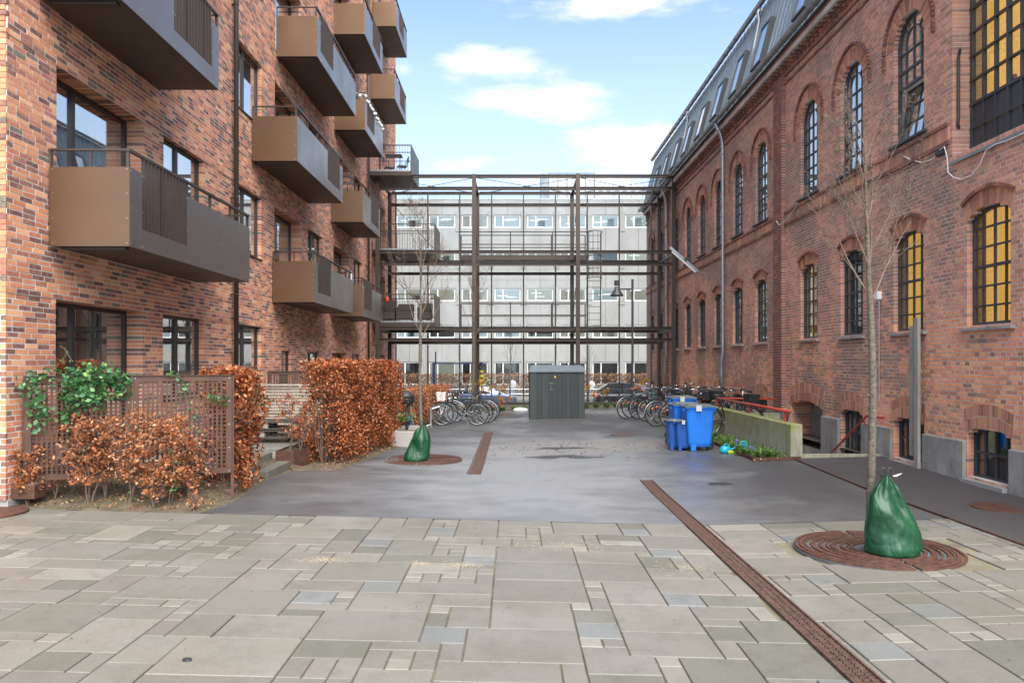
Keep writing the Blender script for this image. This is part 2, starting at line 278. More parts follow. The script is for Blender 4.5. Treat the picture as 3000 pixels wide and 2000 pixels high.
M['frBlack'] = simple('black_bike_paint', (.018, .018, .02), .3, .2); M['frGrey'] = simple('grey_bike_paint', (.25, .26, .27), .3, .5); M['frTeal'] = simple('teal_bike_paint', (.06, .16, .17), .3, .2)
M['orange'] = simple('orange_reflector', (.9, .22, .02), .3); M['wick'] = simple('dark_wicker', (.05, .042, .035), .8, 0, .4, 60, .5, 90)
M['patt'] = None
n = NT('patterned_saddle_cover'); n.set(Base_Color=n.ramp(n.noise(22, 2), [(.4, (.12, .07, .45)), (.5, (.6, .55, .6)), (.6, (.55, .10, .12))], 'CONSTANT'), Roughness=.7); M['patt'] = n.m

# ---------------- mesh helpers ----------------
class MB:
    def __init__(s): s.v = []; s.f = []; s.mi = []; s.cur = 0
    def add(s, vs, fs):
        b = len(s.v); s.v.extend([tuple(x) for x in vs]); s.f.extend([tuple(b+i for i in f) for f in fs]); s.mi.extend([s.cur]*len(fs)); return s
    def box(s, x0, x1, y0, y1, z0, z1):
        s.add([(x0, y0, z0), (x1, y0, z0), (x1, y1, z0), (x0, y1, z0), (x0, y0, z1), (x1, y0, z1), (x1, y1, z1), (x0, y1, z1)],
              [(0, 3, 2, 1), (4, 5, 6, 7), (0, 1, 5, 4), (1, 2, 6, 5), (2, 3, 7, 6), (3, 0, 4, 7)]); return s
    def bbox(s, x0, x1, y0, y1, z0, z1, b=.01):      # chamfered box
        vs = []; 
        for (zz, i) in ((z0, b), (z0+b, 0), (z1-b, 0), (z1, b)):
            vs += [(x0+i, y0+i, zz), (x1-i, y0+i, zz), (x1-i, y1-i, zz), (x0+i, y1-i, zz)]
        fs = [(0, 3, 2, 1), (12, 13, 14, 15)]
        for k in range(3):
            for j in range(4): a = k*4+j; c = k*4+(j+1) % 4; fs.append((a, c, c+4, a+4))
        s.add(vs, fs); return s
    def beam(s, a, b, w, h, up=(0, 0, 1)):
        a = Vector(a); b = Vector(b); d = (b-a).normalized(); u = Vector(up)
        if abs(d.dot(u)) > .98: u = Vector((0, 1, 0))
        x = d.cross(u).normalized(); z = x.cross(d).normalized()
        vs = [p+x*sx*w/2+z*sz*h/2 for p in (a, b) for sx, sz in ((-1, -1), (1, -1), (1, 1), (-1, 1))]
        s.add(vs, [(0, 1, 2, 3), (7, 6, 5, 4), (0, 4, 5, 1), (1, 5, 6, 2), (2, 6, 7, 3), (3, 7, 4, 0)]); return s
    def tube(s, pts, r, n=8, caps=True, closed=False):
        pts = [Vector(p) for p in pts]; k = len(pts); rs = r if isinstance(r, (list, tuple)) else [r]*k
        b = len(s.v); prev = None
        for i, p in enumerate(pts):
            if closed: d = pts[(i+1) % k]-pts[i-1]
            else: d = (pts[min(i+1, k-1)]-pts[max(i-1, 0)])
            d = d.normalized() if d.length > 1e-9 else Vector((0, 0, 1))
            if prev is None:
                u = Vector((0, 0, 1)) if abs(d.z) < .9 else Vector((1, 0, 0)); x = d.cross(u).normalized()
            else:
                x = prev-d*prev.dot(d); x = x.normalized() if x.length > 1e-6 else d.orthogonal().normalized()
            prev = x; y = d.cross(x)
            for j in range(n):
                t = 2*math.pi*j/n; s.v.append(tuple(p+(x*math.cos(t)+y*math.sin(t))*rs[i]))
        m = k if closed else k-1
        for i in range(m):
            for j in range(n):
                a = b+i*n+j; c = b+i*n+(j+1) % n; e = b+((i+1) % k)*n
                s.f.append((a, c, e+(j+1) % n, e+j)); s.mi.append(s.cur)
        if caps and not closed:
            s.f.append(tuple(b+j for j in range(n))[::-1]); s.mi.append(s.cur)
            s.f.append(tuple(b+(k-1)*n+j for j in range(n))); s.mi.append(s.cur)
        return s
    def ring(s, c, r, t, axis='y', n=24, m=6, a0=0, a1=360):
        full = abs(a1-a0) >= 360; k = n if full else n+1; P = []
        for i in range(k):
            a = R(a0+(a1-a0)*i/n); u, v = r*math.cos(a), r*math.sin(a)
            P.append({'y': (c[0]+u, c[1], c[2]+v), 'x': (c[0], c[1]+u, c[2]+v), 'z': (c[0]+u, c[1]+v, c[2])}[axis])
        return s.tube(P, t, m, True, full)
    def lathe(s, prof, c=(0, 0, 0), n=20, sx=1, sy=1):
        b = len(s.v); k = len(prof)
        for r, z in prof:
            for j in range(n):
                t = 2*math.pi*j/n; s.v.append((c[0]+r*sx*math.cos(t), c[1]+r*sy*math.sin(t), c[2]+z))
        for i in range(k-1):
            for j in range(n):
                a = b+i*n+j; cc = b+i*n+(j+1) % n; s.f.append((a, cc, cc+n, a+n)); s.mi.append(s.cur)
        s.f.append(tuple(b+j for j in range(n))[::-1]); s.mi.append(s.cur)
        s.f.append(tuple(b+(k-1)*n+j for j in range(n))); s.mi.append(s.cur); return s
    def loft(s, secs, closed=True, caps=True):
        b = len(s.v); n = len(secs[0])
        for q in secs: s.v.extend([tuple(p) for p in q])
        for i in range(len(secs)-1):
            for j in range(n if closed else n-1):
                a = b+i*n+j; c = b+i*n+(j+1) % n; s.f.append((a, c, c+n, a+n)); s.mi.append(s.cur)
        if caps and closed:
            s.f.append(tuple(b+j for j in range(n))[::-1]); s.mi.append(s.cur); s.f.append(tuple(b+(len(secs)-1)*n+j for j in range(n))); s.mi.append(s.cur)
        return s
    def prism(s, poly, fn, d0, d1):      # poly of (u,v), fn(u,v,d)->xyz
        n = len(poly); s.add([fn(u, v, d0) for u, v in poly]+[fn(u, v, d1) for u, v in poly],
              [tuple(range(n))[::-1], tuple(range(n, 2*n))]+[(i, (i+1) % n, n+(i+1) % n, n+i) for i in range(n)]); return s
    def mesh(s, name, mats, smooth=False):
        me = bpy.data.meshes.new(name); me.from_pydata(s.v, [], s.f)
        for m in (mats if isinstance(mats, (list, tuple)) else [mats]): me.materials.append(M[m] if isinstance(m, str) else m)
        if isinstance(mats, (list, tuple)) and len(mats) > 1: me.polygons.foreach_set('material_index', s.mi)
        if smooth: me.polygons.foreach_set('use_smooth', [True]*len(s.f))
        me.update(); return me
    def build(s, name, mats, parent=None, smooth=False, loc=None, kind=None, fixn=True):
        me = s.mesh(name, mats, smooth)
        o = link(name, me, parent, kind)
        if loc: o.location = loc
        return o
def link(name, me, parent=None, kind=None, loc=None, rz=None):
    o = bpy.data.objects.new(name, me); COL.objects.link(o)
    if parent: o.parent = parent
    if kind: o['kind'] = kind
    if loc is not None: o.location = loc
    if rz is not None: o.rotation_euler = (0, 0, rz)
    return o
def tag(o, label, cat, group=None):
    o['label'] = label; o['category'] = cat
    if group: o['group'] = group
    return o
def thing(name, label, cat, loc=(0, 0, 0), rz=0, group=None):
    o = bpy.data.objects.new(name, None); COL.objects.link(o); o.location = loc; o.rotation_euler = (0, 0, rz); o.empty_display_size = .2
    return tag(o, label, cat, group)
def kids(o): return [c for c in o.children]
def copy_tree(o, parent=None):
    c = o.copy(); COL.objects.link(c)
    if parent: c.parent = parent
    for ch in list(o.children): copy_tree(ch, c)
    return c
def npmesh(name, V, Fq, mat, smooth=False):
    """V (n,3) array, Fq (m,4) array of quads."""
    me = bpy.data.meshes.new(name); V = np.asarray(V, dtype=np.float32); Fq = np.asarray(Fq, dtype=np.int32)
    me.vertices.add(len(V)); me.vertices.foreach_set('co', V.ravel()); me.loops.add(Fq.size); me.loops.foreach_set('vertex_index', Fq.ravel())
    me.polygons.add(len(Fq)); me.polygons.foreach_set('loop_start', np.arange(len(Fq), dtype=np.int32)*Fq.shape[1]); me.polygons.foreach_set('loop_total', np.full(len(Fq), Fq.shape[1], dtype=np.int32))
    me.materials.append(M[mat] if isinstance(mat, str) else mat); me.update(calc_edges=True); me.validate()
    me.polygons.foreach_set('use_smooth', [bool(smooth)]*len(Fq))
    return me
def leaves(name, P, size, mat, parent=None, aspect=.55, up=0., jit=.35, kind='stuff'):
    P = np.asarray(P); n = len(P); sz = size*(1+jit*(np.random.rand(n)*2-1))
    d = np.random.randn(n, 3); d[:, 2] += up; d /= np.linalg.norm(d, axis=1)[:, None]
    e = np.random.randn(n, 3); e -= (e*d).sum(1)[:, None]*d; e /= np.linalg.norm(e, axis=1)[:, None]; nn = np.cross(d, e)
    h = sz[:, None]
    V = np.stack([P-d*h*.5, P+e*h*aspect*.5+nn*h*.07-d*h*.06, P+d*h*.5, P-e*h*aspect*.5+nn*h*.07-d*h*.06], 1).reshape(-1, 3)
    Q = np.arange(n*4).reshape(-1, 4)
    return link(name, npmesh(name, V, Q, mat), parent, kind)

# ---------------- ground shape ----------------
def gz(x, y):
    t = min(1, max(0, (y-11)/3)); a = .0245*abs(x-2.15); b = .0245*abs(x+.65)
    a = min(a, .2); b = min(b, .19); z = a*(1-t)+b*t
    if y > 20: z -= .01*(min(y, 35)-20)
    if y > 35: q = min(1, (y-35)/12); z = z*(1-q)+(-1.2)*q-.0*q
    return z
def G(px, py):
    Y = 10.
    for _ in range(40):
        X = (px-CX)/F*Y; Y = (EYE-gz(X, Y))*F/(py-CY)
    return (px-CX)/F*Y, Y
def onY(px, py, Y): return ((px-CX)/F*Y, Y, EYE-(py-CY)/F*Y)
def sheet(name, mat, rows, dz=0., parent=None, kind='structure', nx=None):
    """rows: list of (y, xleft, xright); sheet follows the ground."""
    mb = MB(); n = nx or 24
    for y, a, b in rows:
        for i in range(n+1):
            x = a+(b-a)*i/n; mb.v.append((x, y, gz(x, y)+dz))
    for k in range(len(rows)-1):
        for i in range(n):
            a = k*(n+1)+i; mb.f.append((a, a+1, a+n+2, a+n+1)); mb.mi.append(0)
    return mb.build(name, mat, parent, kind=kind)
def lerp(pts, y):
    if y <= pts[0][0]: return pts[0][1]
    for (a, b), (c, d) in zip(pts, pts[1:]):
        if y <= c: return b+(d-b)*(y-a)/(c-a)
    return pts[-1][1]

# ================= GROUND =================
PIT = (5.35, 6.88, 14.05, 19.3)          # stair pit beside the factory (x0,x1,y0,y1)
def ground():
    xs = [-400, -60, -30, -14, -9, -7, -6, -5, -4, -3, -2, -.65, 0, 1, 2.15, 3, 4, 5, PIT[0]-.0, PIT[1], 9, 14, 30, 60, 400]
    ys = [-8, 0, 3, 5, 7, 9, 11, 12, 13, PIT[2], 16, 18, PIT[3], 20, 22, 25, 28, 31, 35, 38, 41, 44, 47, 60, 80, 120, 600]
    mb = MB()
    for y in ys:
        for x in xs: mb.v.append((x, y, gz(x, y)-.05))
    n = len(xs)
    for j in range(len(ys)-1):
        for i in range(n-1):
            if xs[i] >= PIT[0]-.01 and xs[i+1] <= PIT[1]+.01 and ys[j] >= PIT[2]-.01 and ys[j+1] <= PIT[3]+.01: continue
            a = j*n+i; mb.f.append((a, a+1, a+n+1, a+n)); mb.mi.append(0)
    return mb.build('ground', 'soil', kind='structure')
ground()
EDGE = 8.93
# asphalt yard
AL = [(8.0, -3.75), (9.0, -3.72), (9.4, -3.6), (10.2, -3.62), (11.0, -3.7), (11.55, -3.74), (12.7, -3.70), (12.75, -3.05), (13.3, -2.95), (14, -2.9), (16, -2.62), (17.3, -2.45), (19, -2.75), (22, -3.0), (25, -3.0), (31, -3.2)]
def ar(y): return 5.16 if y < 13.72 else (4.40 if y < 17.6 else (5.12 if y < 19.5 else 6.8))
ys = sorted(set([round(EDGE+.3*i, 3) for i in range(74)]+[13.719, 13.73, 17.59, 17.61, 19.49, 19.51, 9.4, 11.55, 12.7, 12.74]+[30.85]))
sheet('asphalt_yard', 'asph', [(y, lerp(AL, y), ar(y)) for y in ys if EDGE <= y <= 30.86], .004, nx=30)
sheet('asphalt_footpath', 'asph2', [(y, 5.21, 6.9) for y in [7.4+.4*i for i in range(17)] if y <= 14.0]+[(14.02, 5.21, 6.9)], .012, nx=4)
sheet('asphalt_footpath_foreground', 'asph2', [(y, 5.36, 6.9) for y in (1, 3, 5, 7.41)], .012, nx=4)
def blob(name, mat, cx, cy, rx, ry, dz, seed, kind='structure', label=None):
    rr = random.Random(seed); k = 40; ph = [rr.random()*6.28 for _ in range(7)]; am = [rr.uniform(.04, .16) for _ in range(7)]
    mb = MB(); mb.v.append((cx, cy, gz(cx, cy)+dz))
    for i in range(k):
        a = 2*math.pi*i/k; q = 1+sum(am[j]*math.sin((j+2)*a+ph[j]) for j in range(7)); x = cx+rx*q*math.cos(a); y = cy+ry*q*math.sin(a)
        mb.v.append((x, y, gz(x, y)+dz))
    mb.add([], []); 
    for i in range(k): mb.f.append((0, 1+i, 1+(i+1) % k)); mb.mi.append(0)
    return mb.build(name, mat, kind=kind)
# dark puddle stains and dusty worn area on the asphalt
for i, (px, py, rx, ry) in enumerate([(1650, 1313, .55, .16), (1625, 1338, .5, .22), (1720, 1340, .3, .12), (2110, 1417, .18, .10)]):
    x, y = G(px, py); blob('puddle', 'puddle', x, y, rx, ry, .009, 30+i)
rr = random.Random(3)
def clumps(name, mat, n, fn, s0, s1, label, cat):
    mb = MB()
    for _ in range(n):
        x, y = fn(); s = rr.uniform(s0, s1); z = gz(x, y)+.012; a = rr.random()*3
        mb.add([(x+s*math.cos(a), y+s*math.sin(a), z), (x-s*math.sin(a), y+s*math.cos(a), z), (x-s*math.cos(a), y-s*math.sin(a), z), (x+s*math.sin(a), y-s*math.cos(a), z), (x, y, z+s*.8)], [(0, 1, 4), (1, 2, 4), (2, 3, 4), (3, 0, 4)])
    o = mb.build(name, mat, kind='stuff'); return tag(o, label, cat)
clumps('soil_crumbs', 'blackp', 220, lambda: (rr.gauss(1.2, 1.5), rr.gauss(16.4, .9)), .006, .022, 'dark crumbs of soil scattered on the sandy asphalt before the shed', 'debris')
clumps('grit', 'blackp', 200, lambda: (rr.uniform(-6, 4.5), 4.6+4.4*rr.random()), .002, .007, 'fine black grit scattered over the stone paving', 'grit')

# ================= STONE PAVING =================
GR = ((3.70, 7.62, .79), (-1.79, 14.65, .80))      # tree grates (x,y,r)
def paving():
    x0, x1, y1 = -9.0, 5.42, EDGE; u = .155; nx = int((x1-x0)/u); ny = 42; y0 = y1-ny*.15
    base = sheet('paving_bed', 'joint', [(y, -12, 5.44) for y in (1., 2.5, 4, 5.5, 7, 8.2, y1)], -.012, nx=40)
    pv = link('stone_paving', None); pv['kind'] = 'structure'
    occ = np.zeros((nx, ny), bool); rr = random.Random(11)
    DRX0, DRX1 = 2.05, 2.25
    shapes = [(5, 4, 16), (4, 4, 8), (4, 2, 16), (5, 2, 14), (3, 4, 9), (2, 2, 24), (3, 2, 12), (2, 1, 9), (1, 2, 7), (3, 1, 7), (1, 1, 12), (4, 3, 12), (2, 3, 8)]
    out = []
    for j in range(ny):
        for i in range(nx):
            if occ[i, j]: continue
            opts = [(a, b, w_) for a, b, w_ in shapes if i+a <= nx and j+b <= ny and not occ[i:i+a, j:j+b].any()]
            a, b, _ = rr.choices(opts, [o[2] for o in opts])[0]
            occ[i:i+a, j:j+b] = True
            out.append((x0+i*u, x0+(i+a)*u, y1-(j+b)*.15, y1-j*.15, a*b, a, b))
    pcs = []
    for (a, b, c, d, ar_, w_, h_) in out:
        # clip at drain
        for (p, q) in ((a, min(b, DRX0)), (max(a, DRX1), b)) if (b > DRX0 and a < DRX1) else ((a, b),):
            if q-p < .05: continue
            pcs.append((p, q, c, d, ar_))
    # tree grate: drop stones whose middle lies inside, trim handled by the grate's own frame on top
    mats = ['st1', 'st2', 'st3', 'st4', 'st5']
    def mk(mb, p, q, c, d, ar_, r0):
        g = .0035; e = .005; x_0, x_1, y_0, y_1 = p+g+.002, q-g-.002, c+g*.7, d-g*.7; dz = r0.uniform(-.0015, .0025); tx, ty = r0.uniform(-.002, .002), r0.uniform(-.002, .002)
        def Z(x, y, o): return gz(x, y)+dz+o+tx*(x-p)/(q-p)+ty*(y-c)/(d-c)
        vs = [(x, y, Z(x, y, -.03)) for x, y in ((x_0, y_0), (x_1, y_0), (x_1, y_1), (x_0, y_1))]
        vs += [(x, y, Z(x, y, -.002)) for x, y in ((x_0, y_0), (x_1, y_0), (x_1, y_1), (x_0, y_1))]
        vs += [(x, y, Z(x, y, .003)) for x, y in ((x_0+e, y_0+e), (x_1-e, y_0+e), (x_1-e, y_1-e), (x_0+e, y_1-e))]
        fs = [(8, 9, 10, 11)]+[(k+j, k+(j+1) % 4, k+4+(j+1) % 4, k+4+j) for k in (0, 4) for j in range(4)]
        mb.add(vs, fs)
    gx, gy, grr = GR[0]
    def clipgrate(p, q, c, d):
        if math.hypot((p+q)/2-gx, (c+d)/2-gy) < grr-.03: return False
        return True
    def inview(p, q, c, d):
        Y = (c+d)/2; X = (p+q)/2; px = CX+F*X/max(Y, .5); py = CY+F*(EYE-gz(X, Y))/max(Y, .5); return -60 < px < 3060 and py < 2040
    def rank(t): p, q, c, d, a = t; Y = (c+d)/2; return -(q-p)*(d-c)/Y**3
    pcs = [t for t in pcs if clipgrate(*t[:4])]
    vis = sorted([t for t in pcs if inview(*t[:4])], key=rank); vs_ = set(vis[:300]); rest = [t for t in pcs if t not in vs_]
    mb = MB(); rr = random.Random(5)
    def pick(t):
        ar_ = t[4]; r = rr.random()
        if ar_ == 1: return 2 if r < .6 else (0 if r < .8 else 4)
        if ar_ == 4: return 1 if (r < .55 and t[0] > -2.5) else (3 if r < .8 else 0)
        return 0 if r < .52 else (4 if r < .82 else (3 if r < .92 else 2))
    for t in vis[:300]:
        m1 = MB(); mk(m1, *t, rr); m1.build('paving_stone', mats[pick(t)], pv)
    for t in rest: mb.cur = pick(t); mk(mb, *t, rr)
    mb.build('further_paving_stones', mats, pv, kind='stuff')
    mb = MB()
paving()
def sand(px, py, rx, ry, n, sd):
    r0 = random.Random(sd); x, y = G(px, py); mb = MB()
    for _ in range(n):
        a, b = x+r0.gauss(0, rx), min(EDGE-.02, y+r0.gauss(0, ry)); s = r0.uniform(.002, .006); z = gz(a, b)+.004
        mb.add([(a-s, b-s, z), (a+s, b-s, z), (a+s*.8, b+s, z), (a-s, b+s*.9, z), (a, b, z+s*.7)], [(0, 1, 4), (1, 2, 4), (2, 3, 4), (3, 0, 4)])
    return mb
mb = MB()
for a in ((945, 1640, .10, .05, 260, 1), (1350, 1655, .12, .06, 260, 2), (1650, 1600, .30, .14, 420, 3), (1230, 1650, .06, .04, 140, 4), (2030, 1665, .2, .12, 160, 6)):
    m1 = sand(*a); b0 = len(mb.v); mb.v.extend(m1.v); mb.f.extend([tuple(i+b0 for i in q) for q in m1.f]); mb.mi.extend(m1.mi)
tag(mb.build('spilled_sand', simple('yellow_sand', (.36, .29, .19), .95, 0, .3, 60), kind='stuff'), 'thin drifts of yellowish sand spilled over the paving stones', 'sand')
# kerb strip bounding the paving and steel edging in the asphalt
eb = MB()
for a, b in zip(range(0, 12), range(1, 13)):
    y0, y1 = 7.45+a*.545, 7.45+b*.545; x = 5.185
    if y1 > 14.02: break
    eb.beam((x, y0, gz(x, y0)+.008), (x, y1, gz(x, y1)+.008), .02, .03)
tag(eb.build('steel_edging_strip', 'corten'), 'rusty flat steel strip set in the asphalt along the footpath', 'edging strip')

def drain(name, x, y0, y1, wd, label, mat, dzz=.014):
    t = thing(name, label, 'drain grate', (0, 0, 0), 0, 'drain channels in the yard'); mat = 'castdrain'
    fr = MB()
    for s in (-1, 1):
        ys_ = np.linspace(y0, y1, 14)
        for a, b in zip(ys_, ys_[1:]): fr.beam((x+s*(wd/2-.008), a, gz(x, a)+dzz), (x+s*(wd/2-.008), b, gz(x, b)+dzz), .016, .02)
    fr.build('drain_frame', mat, t)
    k = 0; y = y0; pan = MB(); pan.add([(x-wd/2, y0, gz(x, y0)-.02), (x+wd/2, y0, gz(x, y0)-.02), (x+wd/2, y1, gz(x, y1)-.02), (x-wd/2, y1, gz(x, y1)-.02)], [(0, 1, 2, 3)]); pan.build('channel_bed', 'blackp', t)
    bars = MB(); first = MB()
    while y < y1:
        q = min(.5, y1-y); nb = max(2, int(q/.022)); seg = MB()
        for i in range(nb):
            yy = y+q*(i+.5)/nb
            for s in (-1, 0, 1): 
                off = .006*(i % 2); seg.box(x+s*wd*.27-wd*.115+off, x+s*wd*.27+wd*.115+off, yy-.006, yy+.006, gz(x, yy)-.012, gz(x, yy)+dzz)
        for s in (-.5, .5): seg.beam((x+s*wd*.54, y+.004, gz(x, y)+.001), (x+s*wd*.54, y+q-.004, gz(x, y+q)+.001), .012, .014)
        seg.build('grate_section', mat, t); y += .5
    return t
drain('drain_grate', 2.15, 3.5, 12.1, .2, 'long rusty slotted drain channel running from the right foreground', 'castiron')
drain('drain_grate', -.66, 12.7, 20.6, .24, 'long grooved drain channel in the asphalt beside the left tree', 'castdark')
def manhole(x, y, r, label, mat='castdark'):
    z = gz(x, y); t = thing('manhole_cover', label, 'manhole cover', (x, y, z+.012))
    MB().lathe([(r, -.02), (r, .004), (r-.03, .006), (r-.03, .001), (.01, .001)], n=36).build('frame', mat, t)
    mb = MB(); k = int((r-.04)/.045)
    for i in range(-k, k+1):
        for j in range(-k, k+1):
            a, b = i*.045, j*.045
            if a*a+b*b < (r-.055)**2: s = .014; mb.box(a-s, a+s, b-s*.5, b+s*.5, 0, .006)
    mb.build('tread_pattern', mat, t, kind='stuff'); return t
for px, py, r, l in ((2940, 1488, .36, 'round rusty manhole cover in the footpath at the right edge'), (1828, 1274, .35, 'round manhole cover before the parked bicycles on the right'), (1487, 1214, .35, 'rusty manhole cover left of the grey shed, nearer one'), (1480, 1198, .35, 'rusty manhole cover left of the grey shed, farther one')):
    x, y = G(px, py); manhole(x, y, r, l, 'castiron' if r == .36 else 'castdark')
def grate(x, y, r, label):
    z = gz(x, y); t = thing('tree_grate', label, 'tree grate', (x, y, z), 0, 'round tree grates')
    MB().lathe([(r+.01, -.03), (r+.01, .002), (.01, .004)], n=48).build('gravel_bed', 'gravel', t)
    gm = MB(); rq = random.Random(4)
    for _ in range(900):
        a = rq.random()*6.28; d = rq.uniform(.03, r-.02); 
        if d > .22 and rq.random() < .5: continue
        s = rq.uniform(.006, .013); px, py = d*math.cos(a), d*math.sin(a)
        gm.add([(px-s, py, .004), (px, py-s, .004), (px+s, py, .004), (px, py+s, .004), (px, py, .004+s)], [(0, 1, 4), (1, 2, 4), (2, 3, 4), (3, 0, 4)])
    gm.build('gravel', 'gravel', t, kind='stuff')
    rads = np.linspace(.25, r, 12); wds = [.028, .018, .034, .02, .03, .018, .036, .02, .03, .022, .04, .03]
    for k, (q, wv) in enumerate(zip(rads, wds)):
        off = (0.0 if k > 8 else .012*math.sin(k*1.7)); mb = MB(); n = 56
        for a0, a1 in ((2, 178), (182, 358)):
            secs = []
            for i in range(n//2+1):
                a = R(a0+(a1-a0)*i/(n//2)-90); c, s = math.cos(a), math.sin(a)
                secs.append([((q-wv)*c+off, (q-wv)*s, .002), (q*c+off, q*s, .002), (q*c+off, q*s, .020), ((q-wv)*c+off, (q-wv)*s, .020)])
            mb.loft(secs)
        mb.build('grate_ring', 'castiron', t)
    for s in (-1, 1):
        mb = MB()
        for k in range(6):
            a = R(15+k*60); p = Vector((math.cos(a), math.sin(a), 0)); mb.beam(p*(.24)+Vector((0, 0, .008)), p*(r-.02)+Vector((0, 0, .008)), .022, .012) if s > 0 else None
        if s > 0: mb.build('grate_spoke', 'castiron', t)
    return t
grate(*GR[0], 'large round rusty tree grate of concentric rings on the stone paving')
grate(*GR[1], 'round rusty tree grate of concentric rings in the asphalt on the left')

# ================= WALL GENERATOR =================
class Opening:
    def __init__(s, u0, u1, z0, z1, rise=0., depth=.12): s.u0, s.u1, s.z0, s.z1, s.rise, s.depth = u0, u1, z0, z1, rise, depth; s.w = (u1-u0)/2; s.c = (u0+u1)/2
    def top(s, u):
        if not s.rise: return s.z1
        x = min(abs(u-s.c), s.w); Rr = (s.w**2+s.rise**2)/(2*s.rise); return s.z1-s.rise+math.sqrt(max(0, Rr*Rr-x*x))-(Rr-s.rise)
    def hw(s, z):
        if z < s.z0 or z > s.z1: return 0
        if not s.rise or z <= s.z1-s.rise: return s.w
        Rr = (s.w**2+s.rise**2)/(2*s.rise); d = z-(s.z1-Rr); return math.sqrt(max(0, Rr*Rr-d*d))
def free(u0, u1, zc, ops):
    iv = [(u0, u1, None, None)]
    for o in ops:
        h = o.hw(zc)
        if h <= 0: continue
        a, b = o.c-h, o.c+h; nx = []
        for (p, q, lo, hi) in iv:
            if b <= p or a >= q: nx.append((p, q, lo, hi)); continue
            if a > p: nx.append((p, a, lo, o))
            if b < q: nx.append((b, q, o, hi))
        iv = nx
    return iv
FACE5 = np.array([(0, 1, 5, 4), (1, 2, 6, 5), (2, 3, 7, 6), (3, 0, 4, 7), (4, 5, 6, 7)])
def boxes_np(name, B, fn, mat, parent, kind=None):
    """B rows: u0,u1,z0,z1,dback,dfront ; fn maps arrays (u,z,d)->(x,y,z)"""
    B = np.asarray(B); n = len(B); u = B[:, [0, 1, 1, 0, 0, 1, 1, 0]]; z = B[:, [2, 2, 3, 3, 2, 2, 3, 3]]; d = B[:, [4, 4, 4, 4, 5, 5, 5, 5]]
    x, y, zz = fn(u, z, d); V = np.stack([x, y, zz], 2).reshape(-1, 3); Q = (np.arange(n)[:, None, None]*8+FACE5[None]).reshape(-1, 4)
    return link(name, npmesh(name, V, Q, mat), parent, kind)
def brickwall(bld, fn, u0, u1, z0, z1, ops, bmat, mmat, course=1/15, bl=.24, bond='run', back=-.02, nseen=300, score=None, off=None, seed=1, skip=None):
    rr = random.Random(seed); B = []; Mo = []; rows = int(round((z1-z0)/course)); J = .014
    for i in range(rows):
        za = z0+i*course; zc = za+course/2; o = off(zc) if off else 0
        for (p, q, lo, hi) in free(u0, u1, zc, ops):
            dl = lo.depth if lo else .0; dh = hi.depth if hi else 0.
            Mo.append((p+(.004 if lo else 0), q-(.004 if hi else 0), za-.0005, za+course+.0005, -max(dl, dh, .12), -.0012+o))
            head = (bond == 'cross' and i % 2 == 1); L_ = .12 if head else bl
            st = (rr.choice((0, .06, .12, .18)) if bond == 'run' else (0 if i % 4 < 2 else .12)) + (.06 if head else 0)
            k = math.floor((p-st)/L_); u = st+k*L_
            while u < q:
                a, b = max(u, p), min(u+L_, q)
                if a == p and lo and b-a < .05 and u+2*L_ < q: u += L_; b = min(u+L_, q)      # no slivers beside openings
                if hi and 0 < q-b < .05: b = q; u += L_
                if b-a > .025:
                    full = (a == u and abs(b-(u+L_)) < 1e-9)
                    la = 0 if (a == p and lo) else J/2; lb = 0 if (b == q and hi) else J/2
                    dep = dl if (a == p and lo) else (dh if (b == q and hi) else .03)
                    B.append((a+la, b-lb, za+J/2, za+course-J/2, -dep if dep > .03 else -.03, o+rr.uniform(.0, .0035), full and not(a == p and lo) and not(b == q and hi)))
                u += L_
    wall = boxes_np('wall', Mo, fn, mmat, bld)
    if nseen:
        sc = [(score((b[0]+b[1])/2, (b[2]+b[3])/2), i) for i, b in enumerate(B) if b[6]]; sc = [s for s in sc if s[0] is not None]; sc.sort(); ids = set(i for _, i in sc[:nseen])
        cache = {}
        for i in ids:
            b = B[i]; L_ = round(b[1]-b[0], 3)
            if L_ not in cache:
                bb = np.array([(-L_/2, L_/2, -(b[3]-b[2])/2, (b[3]-b[2])/2, -.03, 0.)]); t = boxes_np('brick', bb, lambda u, z, d: fn(u, z, d, True), bmat, wall); cache[L_] = t.data; ob = t
            else: ob = link('brick', cache[L_], wall)
            p = fn(np.array((b[0]+b[1])/2), np.array((b[2]+b[3])/2), np.array(b[5])); ob.location = [float(v) for v in p]
        B = [b for i, b in enumerate(B) if i not in ids]
    boxes_np('brickwork', [b[:6] for b in B], fn, bmat, wall, 'stuff')
    return wall

